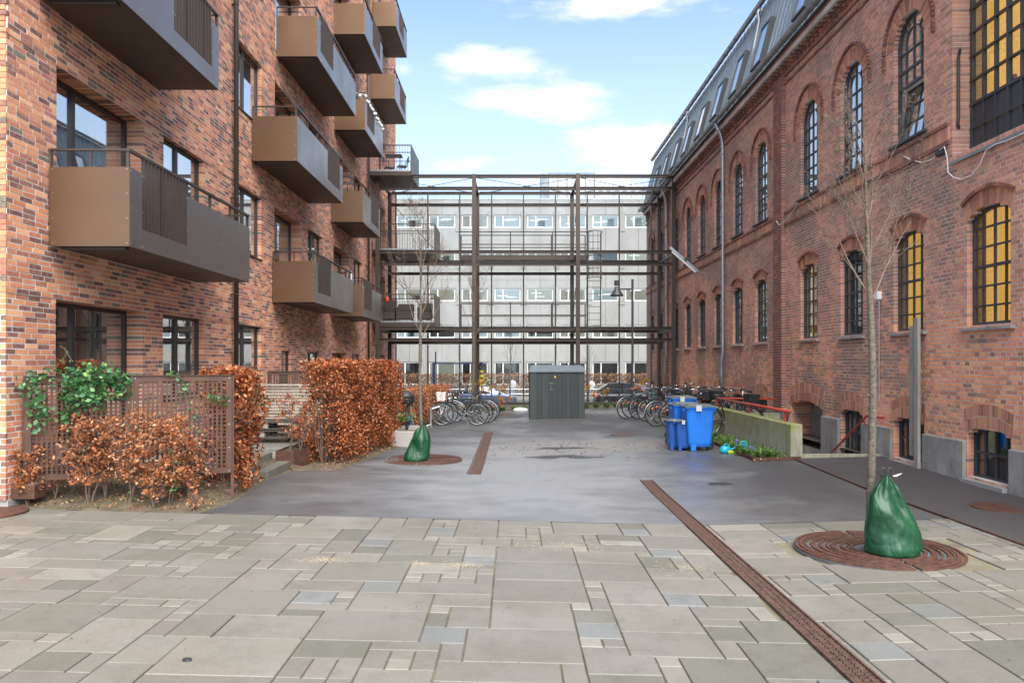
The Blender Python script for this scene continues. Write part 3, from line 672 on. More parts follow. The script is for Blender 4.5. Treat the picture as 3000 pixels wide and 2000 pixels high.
# ================= NEW BUILDING (left) =================
XL = -6.0; YC = 8.89
lb = thing('brick_apartment_building', 'new red and orange brick apartment building with bronze balconies on the left', 'apartment building', (0, 0, 0))
def fL(u, z, d, local=False):
    if local: return (d, -u, z)
    return (XL+d, u, z)
ST = 3.09
GF = 2.76; opsL = []; winsL = []
def addL(y0, y1, z0, z1, kind, dep):
    z0 = .3+round((z0-.3)*15)/15; z1 = .3+round((z1-.3)*15)/15
    opsL.append(Opening(y0, y1, z0, z1, 0, dep)); winsL.append((y0, y1, z0, z1, kind, dep))
for f in range(6):
    top = (GF if f == 0 else GF+ST*f)
    dz0 = top-2.18 if f else .58
    addL(9.86, 12.18, dz0, top, 'door', .28)
    addL(12.88, 14.54, top-1.45, top, 'win', .10); addL(16.24, 17.89, top-1.45, top, 'win', .10)
    if f == 0:
        addL(19.55, 20.35, .4, 2.23, 'small', .1); addL(21.9, 23.35, .95, 2.23, 'win', .1); addL(24.95, 27.2, .3, 2.22, 'door', .28); addL(28.1, 29.5, .95, 2.2, 'win', .1)
    else:
        addL(18.88, 21.2, dz0, top, 'door', .28); addL(21.96, 23.57, top-1.45, top, 'win', .1); addL(25.1, 27.4, dz0, top, 'door', .28); addL(28.3, 29.8, top-1.45, top, 'win', .1)
    addL(33.2, 35.2, (top if f else 2.2)-2.0, top if f else 2.2, 'door', .2)
def scL(u, z):
    px = CX-6*F/u; py = CY-(z-EYE)*F/u
    if not (5 < px < 2990 and 5 < py < 1995): return None
    if z < .7 or (9.45 < u < 14 and (3.3 < z < 4.8 or z > 6.3)): return None
    if u > 9.1 and z < 1.8 and u < 10.4: return None
    return u*u*math.hypot(u, 6)/6
offL = lambda z: .010*max(0, min(5, int((z-2.76)/ST)+1)) if z > 2.76 else 0
brickwall(lb, fL, YC, 38.2, .3, 21.5, opsL, 'brickL', 'mortarL', score=scL, off=offL, seed=3)
def fLf(u, z, d, local=False): return (u, YC-d, z)
def nb(mb): return mb
# end face that looks at the camera
rrw = random.Random(8)
def endface():
    B = []; rows = int(21.2/(1/15)); c = 1/15
    for i in range(rows):
        za = .3+i*c; st = rrw.choice((0, .06, .12, .18)); u = -9.0-st; o = offL(za+c/2)
        while u < XL-.001:
            a, b = max(u, -9.0), min(u+.24, XL+o)
            if b-a > .03: B.append((a+.005, b-(.005 if b < XL-.001 else -.001), za+.0055, za+c-.0055, -.03, .0045+o+rrw.uniform(0, .003)))
            u += .24
    w_ = boxes_np('end_wall', [(-9.0, XL+.0, .3, 21.5, -.3, .0025)], fLf, 'mortarL', lb)
    boxes_np('brickwork', B, fLf, 'brickL', w_, 'stuff')
endface()
MB().box(-14, XL-.33, YC+.33, 38.2, 21.0, 21.4).build('roof', 'zinc', lb)
MB().box(-14, XL-1.6, YC+.3, 38.1, -.2, 21.0).build('core', 'roomL', lb)
MB().box(XL-1.4, XL-.01, 38.2, 38.3, -.2, 21.5).build('gable_wall', 'mortarL', lb)
MB().box(XL-.25, XL+.01, YC+.02, 38.2, -.3, .298).build('plinth', 'concrete', lb)
# windows of the left building
for (y0, y1, z0, z1, kind, dep) in winsL:
    if y0 > 31 and z0 > 12: continue
    wv = link('window' if kind != 'door' else 'balcony_door', None, lb); xg = XL-dep+.012; fw = .065
    fr = MB(); o = offL((z0+z1)/2)
    for a, b, c, d in ((y0, y1, z0, z0+fw), (y0, y1, z1-fw, z1), (y0, y0+fw, z0+fw, z1-fw), (y1-fw, y1, z0+fw, z1-fw)): fr.box(xg-.05, xg+.008, a+.001, b-.001, c+.001, d-.001)
    if kind == 'door': mu = y0+(y1-y0)*.36
    elif kind == 'win': mu = y0+(y1-y0)*.42
    else: mu = None
    if mu: fr.box(xg-.052, xg+.01, mu-.045, mu+.045, z0+fw, z1-fw)
    fr.build('frame', 'brownD', wv)
    segs = [(y0+fw, mu-.045), (mu+.045, y1-fw)] if mu else [(y0+fw, y1-fw)]
    for a, b in segs: MB().box(xg-.03, xg-.022, a-.004, b+.004, z0+fw-.004, z1-fw+.004).build('pane', 'glassL', wv)
    rm = MB(); xi = XL-dep-.06; xb = XL-1.55        # the room behind
    rm.add([(xi, y0-.1, z0-.06), (xi, y1+.1, z0-.06), (xi, y1+.1, z1+.06), (xi, y0-.1, z1+.06), (xb, y0-.1, z0-.06), (xb, y1+.1, z0-.06), (xb, y1+.1, z1+.06), (xb, y0-.1, z1+.06)],
           [(4, 5, 6, 7), (0, 1, 5, 4), (1, 2, 6, 5), (2, 3, 7, 6), (3, 0, 4, 7)])
    rm.build('room', 'roomL', wv)
    q = random.Random(int(y0*10+z0*77))
    for (a, b) in ((y0, y0+(y1-y0)*q.uniform(.14, .3)), (y1-(y1-y0)*q.uniform(.2, .45), y1)):
        cs = MB(); n = max(6, int((b-a)/.035)); pts = [(xi-.09+.025*math.sin(i*1.9+q.random()*.5), a+(b-a)*i/n) for i in range(n+1)]
        cs.loft([[(x, y, z0+.02) for x, y in pts], [(x, y, z1-.04) for x, y in pts]], closed=False); cs.build('curtain', 'curtain', wv, smooth=True)
    if kind == 'win' and (z0 > 4 and q.random() < .65 or (y0 > 16 and z0 < 3)):
        zb_ = z0+(z1-z0)*(q.choice((0, 0, .25, .45)) if z0 > 4 else 0); MB().box(xi-.05, xi-.045, y0+.03, y1-.03, (zb_ if z0 < 4 else z0), (z1-.02 if z0 < 4 else z1-(zb_-z0)-.02)).build('blind', 'curtain', wv)  # upstairs blinds are added to whiten panes that mirror the sky
    if kind == 'win': MB().box(XL-dep+.02, XL+.03+o, y0-.02, y1+.02, z0-.03, z0-.003).build('sill', 'brownD', wv)
    # brick soffit
    sf = [(y0+.005+i*.0667, y0+.0617+i*.0667, 0, 0, 0, 0) for i in range(int((y1-y0)/.0667))]
    mb = MB(); 
    for a, b, *_ in sf: mb.box(XL-dep+.022, XL-.002+o, a, b, z1-.004, z1+.03)
    mb.build('soffit_bricks', 'brickL', wv, kind='stuff')
def downpipe(parent, x, y, z0, z1, r, mat, wallx):
    t = link('downpipe', None, parent); MB().tube([(x, y, z0), (x, y, z1)], r, 12).build('pipe', mat, t, smooth=True)
    z = z0+1.0; s = 1 if wallx > x else -1
    while z < z1-.4:
        MB().box(min(x, wallx), max(x, wallx), y-.02, y+.02, z-.012, z+.012).ring((x, y, z), r+.006, .01, 'z', 12, 5).build('bracket', mat, t); z += 2.05
for y in (15.95, 30.6): downpipe(lb, XL+.13, y, .32, 21.4, .05, 'brown', XL)

# ---- bronze balconies ----
def balcony(name, zb, yn, yf, layout, px=1.065, mat='bronze'):
    """layout: list of (y0,y1,kind) along the front; kind solid/slat. zb underside."""
    b = link(name, None, lb); x0, x1 = XL+.04, XL+px; zt = zb+1.02; zr = zb+1.26
    MB().box(x0, x1-.03, yn+.03, yf-.03, zb+.02, zb+.16).build('deck', 'under', b)
    u_ = MB(); ny = 3
    for i in range(ny):
        a = yn+.02+(yf-yn-.04)*i/ny; c = yn+.02+(yf-yn-.04)*(i+1)/ny; u_.box(x0+.02, x1-.02, a+.003, c-.003, zb+.004, zb+.018)
    u_.build('underside_plate', 'under', b)
    MB().box(x0, x1+.003, yn-.006, yn+.006, zb, zt).build('end_panel', mat, b)
    MB().box(x0, x1+.003, yf-.006, yf+.006, zb, zt).build('end_panel', mat, b)
    MB().box(x0+.1, x1-.08, yn+.05, yn+.15, zb-.03, zb+.004).build('bracket', 'brownD', b)
    for (a, c, k) in layout:
        if k == 'slat':
            MB().box(x1-.006, x1+.006, a+.003, c-.003, zb, zb+.27).build('kick_panel', 'bronzeF', b)
            n = int((c-a)/.105); me = None
            for i in range(n):
                y = a+(c-a)*(i+.5)/n
                if me is None: o = MB().box(-.022, .022, -.007, .007, 0, zr-zb-.27-.05).build('slat', 'brown', b); me = o.data
                else: o = link('slat', me, b)
                o.location = (x1-.012, y, zb+.275)
        else: MB().box(x1-.006, x1+.006, a+.003, c-.003, zb, zt).build('panel', 'bronzeF', b)
    rl = MB(); rl.box(x1-.045, x1+.005, yn-.005, yf+.005, zr-.035, zr); rl.box(x0, x1-.046, yn-.003, yn+.035, zr-.03, zr-.002); rl.box(x0, x1-.046, yf-.035, yf+.003, zr-.03, zr-.002); rl.build('handrail', 'brown', b)
    for y in [yn+.02]+[yn+(yf-yn)*i/5 for i in range(1, 5)]+[yf-.02]: MB().box(x1-.05, x1-.008, y-.014, y+.014, zb+.3, zr-.036).build('rail_post', 'brown', b)
    for x in (x0+.012, x0+.52): MB().box(x-.012, x+.012, yn+.007, yn+.03, zb+.3, zr-.031).build('rail_post', 'brown', b)
    rv = MB()
    for y in [e for a, c, k in layout for e in (a+.03, c-.03)]:
        for z in (zb+.04, zb+.5, zt-.04): rv.box(x1+.0061, x1+.011, y-.007, y+.007, z-.007, z+.007)
    for z in (zb+.04, zb+.36, zb+.68, zt-.03):
        for x in (x0+.04, x1-.03): rv.box(x-.007, x+.007, yn-.011, yn-.0061, z-.007, z+.007)
    rv.build('rivets', 'galv', b, kind='stuff'); return b
def layA(yn, yf, first=.33, sl=1.37):     # short panel, slats, two panels
    a = yn+first; c = a+sl; m = (c+yf)/2; return [(yn, a, 's'), (a, c, 'slat'), (c, m, 's'), (m, yf, 's')]
def layB(yn, yf, last=.38, sl=1.4):
    c = yf-last; a = c-sl; m = (yn+a)/2; return [(yn, m, 's'), (m, a, 's'), (a, c, 'slat'), (c, yf, 's')]
def layC(yn, yf): return [(yn, yn+1.45, 's'), (yn+1.45, yn+2.95, 'slat'), (yn+2.95, yf, 's')]
balcony('balcony', 3.43, 9.67, 14.07, layA(9.67, 14.07))
balcony('balcony', 6.5, 9.45, 12.6, [(9.45, 10.93, 's'), (10.93, 12.32, 'slat'), (12.32, 12.6, 's')])
balcony('balcony', 6.53, 17.18, 21.8, layB(17.18, 21.8)); balcony('balcony', 9.63, 18.94, 23.57, layA(18.94, 23.57))
balcony('balcony', 12.83, 25.0, 28.45, layC(25.0, 28.45)); balcony('balcony', 16.08, 31.7, 35.0, layA(31.7, 35.0, .9)); balcony('balcony', 12.92, 31.4, 34.8, layC(31.4, 34.8))
b8 = balcony('balcony', 9.68, 25.1, 28.5, layA(25.1, 28.5)); balcony('balcony', 6.53, 24.7, 27.9, layC(24.7, 27.9))
balcony('balcony', 3.42, 18.67, 23.2, layA(18.67, 23.2)); balcony('balcony', 3.43, 24.6, 28.15, layA(24.6, 28.15))
balcony('balcony', 9.63, 9.45, 13.5, layA(9.45, 13.5))
# string of round white lamps hung along one balcony rail
sl = thing('string_of_lamps', 'string of round white lamps draped along a high balcony rail', 'string lights'); x1 = XL+1.09; zr = 9.68+1.24
P = [(x1, 25.1+3.3*i/13, zr-.06-.09*abs(math.sin(i*1.35))) for i in range(14)]; P0 = [(XL+.2+.7*i/3, 25.08, zr+.02-.07*(i % 2)) for i in range(4)]
MB().tube(P0+P, .006, 4).build('cable', 'white', sl); me = MB().lathe([(.002, -.055), (.04, -.04), (.056, 0), (.04, .04), (.002, .055)], n=12).mesh('lamp_globe', 'white', True)
for p in P0+P: link('lamp_globe', me, sl, loc=(p[0], p[1], p[2]-.06))
cl = MB(); pts = [(XL+1.05+.02*math.sin(i*2.1), 22.95+.02*i) for i in range(9)]
cl.loft([[(x, y, z+.015*math.sin(y*40)) for x, y in pts] for z in (4.35, 4.5, 4.69)]+[[(x-.08, y, 4.70) for x, y in pts], [(x-.1, y, 4.45) for x, y in pts]], closed=False)
tag(cl.build('white_cloth', 'white', smooth=True), 'white cloth hung over the rail of a first floor balcony', 'cloth')
# ---- steel railed balconies at the far corner ----
def steelbalcony(zb, zt, yn, yf, xr):
    b = link('railed_balcony', None, lb); x0 = XL+.04
    MB().box(x0, xr, yn, yf, zb, zb+.17).build('deck', 'brown', b); MB().box(x0, xr-.02, yn+.01, yf, zb+.171, zb+.24).build('deck_edge', 'galv', b)
    MB().box(x0, xr+.02, yn-.02, yn+.02, zt-.04, zt).box(x0, xr, yn-.015, yn+.015, zt-.33, zt-.30).build('handrail', 'brown', b)
    n = int((xr-x0)/.11); me = None
    for i in range(n+1):
        x = x0+.01+(xr-x0-.02)*i/n
        if me is None: o = MB().box(-.006, .006, -.006, .006, 0, zt-zb-.08).build('baluster', 'brown', b); me = o.data
        else: o = link('baluster', me, b)
        o.location = (x, yn-.022, zb+.04)
    MB().box(xr, xr+.02, yn-.03, yf, zb, zt).build('side_panel', 'brown', b)
    MB().box(x0, xr, yf-.01, yf+.01, zt-.03, zt).build('back_rail', 'brown', b)
    for i in range(0, n, 2): link('baluster', me, b, loc=(x0+.01+(xr-x0-.02)*i/n, yf-.006, zb+.04))
    return b
steelbalcony(9.62, 10.88, 31.0, 33.5, -4.2); steelbalcony(6.52, 7.8, 31.95, 34.3, -3.33); steelbalcony(3.43, 4.82, 31.95, 34.3, -3.33)

# ================= OLD FACTORY (right) =================
XR = 6.9; fb = thing('brick_factory_building', 'old red brick factory with arched windows and zinc mansard roof on the right', 'factory building')
def fR(u, z, d, local=False):
    if local: return (-d, u, z)
    return (XR-d, u, z)
CEN = [10.9, 13.1, 15.3, 17.5, 20.86, 23.04, 25.22, 27.4, 29.58, 31.76, 35.0, 37.1]
opsR = []; W = []
def addR(c, w, z0, z1, rise, dep, kind): o = Opening(c-w/2, c+w/2, z0, z1, rise, dep); opsR.append(o); W.append((o, kind)); return o
for i, c in enumerate(CEN):
    if i > 0: addR(c, 1.0, 5.85, 8.05, .5, .14, 'upper')
    addR(c, 1.0, 2.48, 4.22, .13, .14, 'lower')
    if i == 3: continue
    addR(c, 1.0, (-.55 if i == 2 else .2), .98, .10, .16, 'cellar')
big = Opening(6.2, 11.78, 5.15, 8.9, 0, .30); opsR.append(big)
doorop = Opening(16.72, 18.62, -1.1, 1.02, .14, .52); opsR.append(doorop)
def scR(u, z):
    px = CX+XR*F/u; py = CY-(z-EYE)*F/u
    if not (5 < px < 2990 and 5 < py < 1995) or z < .8: return None
    if z < 1.3 and u > 13.9: return None
    return u*u*math.hypot(u, XR)/XR
brickwall(fb, fR, 6.0, 38.6, -.05, 9.32, opsR, 'brickR', 'mortarR', bond='cross', score=scR, seed=9)
pw = MB()
pw.box(XR+.001, XR+.4, PIT[2]-.2, PIT[3]+.2, -1.3, -.051); 
pw.build('foundation', 'concrete', fb)
# openings below ground level in the pit: concrete jambs around the sunk door
MB().box(XR-.004, XR+.55, 18.622, 18.9, -1.2, .62).build('jamb', 'concrete', fb); MB().box(XR-.004, XR+.55, 16.3, 16.718, -1.2, -.052).build('jamb', 'concrete', fb)
# concrete plinth between the cellar windows
pb = sorted([(c-.5, c+.5) for i, c in enumerate(CEN) if i != 3]+[(16.72, 18.62)]); p = 6.0
for a, b in pb+[(38.6, 39)]:
    if a > p:
        deep = -1.2 if (p > 13.9 and p < 19.5) else -.2
        MB().bbox(XR-.055, XR+.012, p, a-.03, deep, .74, .012).build('plinth', 'concrete', fb)
    p = b+.03
# arches and moulded hoods, one object per brick near by, joined further off
def arch(parent, c, w, ztop, rise, h, n, proud, mat, single, name='arch_brick', r_extra=0., sweep=None, deep=.14):
    hw = w/2; Rr = (hw*hw+rise*rise)/(2*rise); zc = ztop-Rr; a1 = math.asin(min(1, hw/Rr)) if rise < hw else math.pi/2
    if sweep: a1 = sweep
    bag = MB(); me = None
    for i in range(n):
        t0 = -a1+2*a1*i/n; t1 = -a1+2*a1*(i+1)/n; g = .006/(Rr+h); t0 += g; t1 -= g; r0, r1 = Rr+r_extra, Rr+h+r_extra
        poly = [(c+r*math.sin(t), zc+r*math.cos(t)) for r, t in ((r0, t0), (r1, t0), (r1, t1), (r0, t1))]
        if single: m1 = MB(); m1.prism(poly, lambda u, v, d: (XR-d, u, v), -deep, proud); m1.build(name, mat, parent)
        else: bag.prism(poly, lambda u, v, d: (XR-d, u, v), -deep, proud)
    if not single: bag.build(name+'s', mat, parent, kind='stuff')
def soldier(parent, o, h, n, single):
    # flat arch of upright bricks standing on the segmental soffit, leaning a little outwards
    bag = MB(); w = o.u1-o.u0+.06
    for i in range(n):
        a = o.c-w/2+w*i/n+.004; b = o.c-w/2+w*(i+1)/n-.004; la, lb_ = (a-o.c)*.10, (b-o.c)*.10
        for z0, z1 in ((0, h*.5-.005), (h*.5+.005, h)):
            f0, f1 = z0/h, z1/h; za, zb2 = o.top(a)+.003, o.top(b)+.003
            poly = [(a+la*f0, za+z0), (b+lb_*f0, zb2+z0), (b+lb_*f1, zb2+z1), (a+la*f1, za+z1)]
            if single: m1 = MB(); m1.prism(poly, lambda u, v, d: (XR-d, u, v), -o.depth, .006); m1.build('arch_brick', 'brickA', parent)
            else: bag.prism(poly, lambda u, v, d: (XR-d, u, v), -o.depth, .006)
    if not single: bag.build('arch_bricks', 'brickA', parent, kind='stuff')
    MB().prism([(o.u0+(o.u1-o.u0)*k/8, o.top(o.u0+(o.u1-o.u0)*k/8)+.006) for k in range(9)]+[(o.c+w*.56, o.top(o.u1)+h), (o.c, o.z1+h), (o.c-w*.56, o.top(o.u0)+h)], lambda u, v, d: (XR-d, u, v), -.02, .003).build('arch_mortar', 'mortarR', parent)
# factory windows: steel bars, panes, blind or room behind
def fwindow(o, kind, near, idx):
    wv = link('window', None, fb); xg = XR+o.depth-.03; nx = 4; th = .028 if kind != 'cellar' else .035
    h = o.z1-o.z0; nr = {'upper': 7, 'lower': 6, 'cellar': 2}[kind]
    if kind == 'cellar' and idx == 2: nr = 3
    lv = [o.z0+h*j/nr for j in range(nr+1)]; us = [o.u0+(o.u1-o.u0)*i/nx for i in range(nx+1)]
    f = MB(); e = .03
    f.box(xg-.03, xg+.02, o.u0, o.u1, o.z0, o.z0+.05)
    for u, s in ((o.u0, 1), (o.u1, -1)): f.box(xg-.03, xg+.02, min(u, u+s*.045), max(u, u+s*.045), o.z0+.05, o.top(u)+.0)
    tp = [(o.u0+(o.u1-o.u0)*i/16) for i in range(17)]
    for a, b in zip(tp, tp[1:]): f.beam((xg-.005, a, o.top(a)-.022), (xg-.005, b, o.top(b)-.022), .05, .05, (1, 0, 0))
    f.build('frame', 'slate', wv)
    sash = (kind == 'upper' and idx == 1)          # lower half tilted open
    zs = lv[4] if kind == 'upper' else lv[3] if kind == 'lower' else None
    grp = MB(); ring = None
    def bar(mb): 
        if near: mb.build('glazing_bar', 'slate', wv)
        else: grp.v, b0 = grp.v, len(grp.v); grp.v.extend(mb.v); grp.f.extend([tuple(i+b0 for i in q) for q in mb.f]); grp.mi.extend(mb.mi)
    def X(z):  # sash tilt
        return xg+.15*max(0, z-o.z0)/max(.1, lv[3]-o.z0) if sash and z <= lv[3] else xg
    for i in range(1, nx):
        zt = o.top(us[i])-.02; z0_ = o.z0+.04
        if kind == 'upper' and i in (1, 3):
            # side bars bend over into the inner arch
            rad = (o.u1-o.u0)/nx; zt = o.z1-o.w; zt = o.z1-.5
        if sash: bar(MB().beam((X(z0_), us[i], z0_), (X(lv[3]), us[i], lv[3]), .025, th, (0, 1, 0))); z0_ = lv[3]+.03
        bar(MB().box(xg-.02, xg+.01, us[i]-th/2, us[i]+th/2, z0_, zt))
    for j in range(1, nr):
        z = lv[j]
        if kind == 'upper' and j >= 6: continue
        a, b = o.u0+.04, o.u1-.04; hh = o.hw(z)
        if hh < o.w: a, b = o.c-hh+.03, o.c+hh-.03
        t2 = th*(1.7 if (kind == 'upper' and j == 4 or kind == 'lower' and j == 3) else 1)
        bar(MB().box(X(z)-.024, X(z)+.006, a, b, z-t2/2, z+t2/2))
        if sash and j == 3: bar(MB().box(xg-.03, xg+.01, a, b, z-.0, z+.05))
    if kind == 'upper':
        rr_ = (o.u1-o.u0)/4; zc = o.z1-.5
        bar(MB().ring((xg-.006, o.c, zc), rr_, th*.5, 'x', 14, 5, 0, 180))
        for s in (-1, 1): bar(MB().beam((xg-.006, o.c+s*rr_*.72, zc+rr_*.72), (xg-.006, o.c+s*.35, zc+.34), th, th))
    if not near: grp.build('glazing_bars', 'slate', wv)
    gm = 'glassU' if kind == 'upper' else 'glass'
    if near:
        for i in range(nx):
            for j in range(nr):
                a, b = us[i], us[i+1]; z0_, z1_ = lv[j], lv[j+1]
                if kind == 'upper' and j == nr-1: z1_ = 99
                if z0_ > max(o.top(a+.001), o.top(b-.001))-.02: continue
                ts = [min(z1_, o.top(b+(a-b)*k/4)-.01) for k in range(5)]; poly = [(a+.004, z0_+.003), (b-.004, z0_+.003)]+[(min(b-.004, max(a+.004, b+(a-b)*k/4)), max(z0_+.006, ts[k]-.003)) for k in range(5)]
                MB().prism(poly, lambda u, v, d: (X(min(v, lv[3])) if (sash and j < 3) else xg, u, v) if d == 0 else ((X(min(v, lv[3])) if (sash and j < 3) else xg)+.005, u, v), 0, 1).build('pane', gm, wv)
    else:
        poly = [(o.u0, o.z0), (o.u1, o.z0)]+[(o.u1+(o.u0-o.u1)*k/10, o.top(o.u1+(o.u0-o.u1)*k/10)) for k in range(11)]
        MB().prism(poly, lambda u, v, d: (xg+d, u, v), 0, .005).build('glazing', gm, wv)
    xi = XR+o.depth+.03; xb = XR+1.3; z0_, z1_ = o.z0-.1, o.z1+.1; y0, y1 = o.u0-.25, o.u1+.25
    back = {'upper': 'glowW', 'lower': 'litY' if idx in (0, 1, 3) else ('roomD' if idx == 2 else 'litO'), 'cellar': 'roomD'}[kind]
    if kind == 'lower' and idx > 6: back = 'roomL'
    rm = MB(); rm.add([(xi, y0, z0_), (xi, y1, z0_), (xi, y1, z1_), (xi, y0, z1_), (xb, y0, z0_), (xb, y1, z0_), (xb, y1, z1_), (xb, y0, z1_)], [(0, 1, 5, 4), (1, 2, 6, 5), (2, 3, 7, 6), (3, 0, 4, 7)])
    rm.build('room', 'roomL' if kind != 'cellar' else 'roomD', wv)
    MB().box(xb-.01, xb, y0, y1, z0_, z1_).build('back_wall', 'glowW' if back == 'litY' and False else ('roomD' if back == 'litY' else back), wv)
    if back == 'litY':           # yellow vertical blind close behind the glass, gaps at the sides
        bl = MB(); k = 7; q = random.Random(idx+3)
        for t in range(k):
            a = o.u0-.02+(1.04)*t/k
            if (idx, t) in ((3, 5), (1, 1)): continue
            bl.box(xi+.10, xi+.108, a+.004, a+1.04/k-.012, o.z0-.05, o.z1+.05)
        bl.build('blind', 'litY', wv)
    # sill
    if kind != 'cellar':
        s = MB(); s.add([(XR-.07, o.u0-.1, o.z0-.035), (XR-.07, o.u1+.1, o.z0-.035), (XR+o.depth-.06, o.u1+.1, o.z0-.012), (XR+o.depth-.06, o.u0-.1, o.z0-.012),
                         (XR-.07, o.u0-.1, o.z0-.075), (XR-.07, o.u1+.1, o.z0-.075), (XR+.0, o.u1+.1, o.z0-.075), (XR+.0, o.u0-.1, o.z0-.075)], [(0, 1, 2, 3), (4, 7, 6, 5), (0, 4, 5, 1), (0, 3, 7, 4), (1, 5, 6, 2)])
        s.build('sill', 'slate' if kind == 'upper' else 'concrete', wv)
    else: MB().box(XR-.12, XR+o.depth-.05, o.u0+.0, o.u1-.0, o.z0-.10, o.z0-.015).build('sill', 'concB', wv)
    return wv
for o, kind in W:
    idx = min(range(len(CEN)), key=lambda i: abs(CEN[i]-o.c)); near = idx < 5; wv = fwindow(o, kind, near, idx)
    if kind == 'upper':
        arch(wv, o.c, 1.0, o.z1+.003, .5, .235, 27, .004, 'brickA', near)
        arch(wv, o.c, 1.0, o.z1+.003, .5, .05, 30, .055, 'brickD', False, 'hood_brick', .29, R(88), .0)
        for s in (-1, 1): 
            hb = MB(); 
            for k in range(3): hb.box(XR-.05, XR-.002, o.c+s*.815-.03, o.c+s*.815+.03, o.z1-.5-.075*(k+1)+.004, o.z1-.5-.075*k-.004)
            hb.build('hood_foot', 'brickD', wv)
    elif kind == 'lower':
        arch(wv, o.c, 1.0, o.z1+.003, .13, .235, 15, .004, 'brickA', near)
        arch(wv, o.c, 1.16, o.z1+.245, .17, .055, 16, .05, 'brickD', False, 'hood_brick', .0, None, .0)
    else:
        soldier(wv, o, .34, 17, near)
soldier(fb, doorop, .42, 27, True)
# cellar door in its deep niche
dr = link('cellar_door', None, fb); xg = XR+.5
MB().box(xg, xg+.05, 16.75, 17.75, -1.1, .95).build('leaf', 'slate', dr)
for i in range(2): MB().box(xg-.012, xg-.001, 16.87+.42*i, 17.2+.42*i, -.1, .8).build('pane', 'glassU', dr)
MB().box(xg-.02, xg+.06, 17.78, 18.6, -1.1, .98).build('side_wall', 'concrete', dr); MB().box(xg-.03, xg-.013, 17.62, 17.68, -.35, -.1).build('handle', 'galv', dr)
MB().box(XR+.2, XR+.5, 18.585, 18.6, -.1, .15).box(XR+.2, XR+.26, 18.56, 18.59, -.15, .12).build('intercom', 'blackp', dr)
MB().box(xg+.07, xg+.1, 16.6, 18.7, -1.2, 1.2).build('back_wall', 'roomD', dr)
# string courses, pilaster, corbelled cornice
q = random.Random(4)
def course(name, z0, z1, proud, mat, n=None, y0=11.85, y1=38.6, gap=.008, wdt=.075, prot=None):
    mb = MB(); y = y0
    while y < y1: mb.box(XR-proud+q.uniform(-.003, .003), XR+.0-.0, y, y+wdt-gap, z0, z1); y += wdt
    mb.build(name, mat, fb, kind='stuff')
course('sill_course', 5.44, 5.66, .028, 'brickR'); course('sill_course_edge', 5.665, 5.72, .05, 'brickD', wdt=.24); course('drip_course', 5.37, 5.43, .04, 'brickD', wdt=.24)
course('frieze_course', 8.93, 8.985, .03, 'brickD', wdt=.24); course('frieze_course', 9.13, 9.19, .045, 'brickD', wdt=.24)
pl = MB(); zz = .75
while zz < 9.1:
    o_ = .06 if int(zz/.0667) % 2 else 0
    for a in np.arange(18.98-o_, 19.56, .12): pl.box(XR-.11+q.uniform(-.003, .003), XR-.002, max(a, 18.98)+.004, min(a+.12, 19.58)-.004, zz+.004, zz+.0627)
    zz += 1/15
MB().box(XR-.1, XR-.001, 18.985, 19.575, .74, 9.1).build('pilaster_core', 'mortarR', fb); pl.build('pilaster_bricks', 'brickD', fb, kind='stuff')
pl = MB(); zz = .75
while zz < 9.1:
    o_ = .06 if int(zz/.0667) % 2 else 0
    for a in np.arange(33.1-o_, 33.7, .12): pl.box(XR-.11, XR-.002, max(a, 33.1)+.004, min(a+.12, 33.7)-.004, zz+.004, zz+.0627)
    zz += 1/15
pl.build('pilaster_bricks', 'brickD', fb, kind='stuff')
cb = MB(); y = 11.85; k = 0
while y < 38.6:
    for z0, z1, d, ph in ((9.20, 9.265, .04, 0), (9.268, 9.33, .07, 0), (9.34, 9.42, .10, 1)):
        if (k+ph) % 2 == 0: cb.box(XR-d, XR+.02, y, y+.112, z0, z1)
    y += .12; k += 1
cb.build('corbel_bricks', 'brickD', fb, kind='stuff')
cb = MB(); y = 6.; 
while y < 38.6: cb.box(XR-.13, XR+.02, y, y+.112, 9.42, 9.48).box(XR-.17, XR+.02, y, y+.112, 9.484, 9.545).box(XR-.2, XR+.02, y, y+.232, 9.549, 9.61); y += .12 if False else .24
cb.build('cornice_bricks', 'brickD', fb, kind='stuff'); MB().box(XR-.19, XR+.3, 6, 38.6, 9.42, 9.605).build('cornice_core', 'mortarR', fb)
MB().box(XR+.001, XR+.3, 11.85, 38.6, 9.2, 9.42).build('cornice_back', 'mortarR', fb)
# far gable end
MB().box(XR+.005, XR+12, 38.6, 38.75, -.6, 9.6).build('gable_wall', 'mortarR', fb); MB().box(XR+1.6, 19, 6.2, 38.5, -2, 9.4).build('core', 'roomD', fb)
# mansard roof with standing seams, gutters, skylights
gt = link('roof', None, fb)
zr0, zr1, xr0, xr1 = 9.66, 12.35, 6.66, 7.38
MB().add([(xr0, 6, zr0), (xr0, 39, zr0), (xr1, 39, zr1), (xr1, 6, zr1)], [(0, 1, 2, 3)]).mesh if False else None
mb = MB(); mb.add([(xr0, 6, zr0), (xr0, 39, zr0), (xr1, 39, zr1), (xr1, 6, zr1), (xr0+.3, 6, zr0-.02), (xr0+.3, 39, zr0-.02), (xr1+.3, 39, zr1-.02), (xr1+.3, 6, zr1-.02)], [(0, 1, 2, 3), (7, 6, 5, 4), (0, 4, 5, 1), (3, 2, 6, 7), (0, 3, 7, 4), (1, 5, 6, 2)]); mb.build('roof_sheet', 'zincR', gt)
me = MB().beam((0, 0, 0), (xr1-xr0, 0, zr1-zr0), .012, .03, (-1, 0, .25)).mesh('seam', 'zincR')
for i in range(88): link('seam', me, gt, loc=(xr0-.012, 6.6+.37*i, zr0))
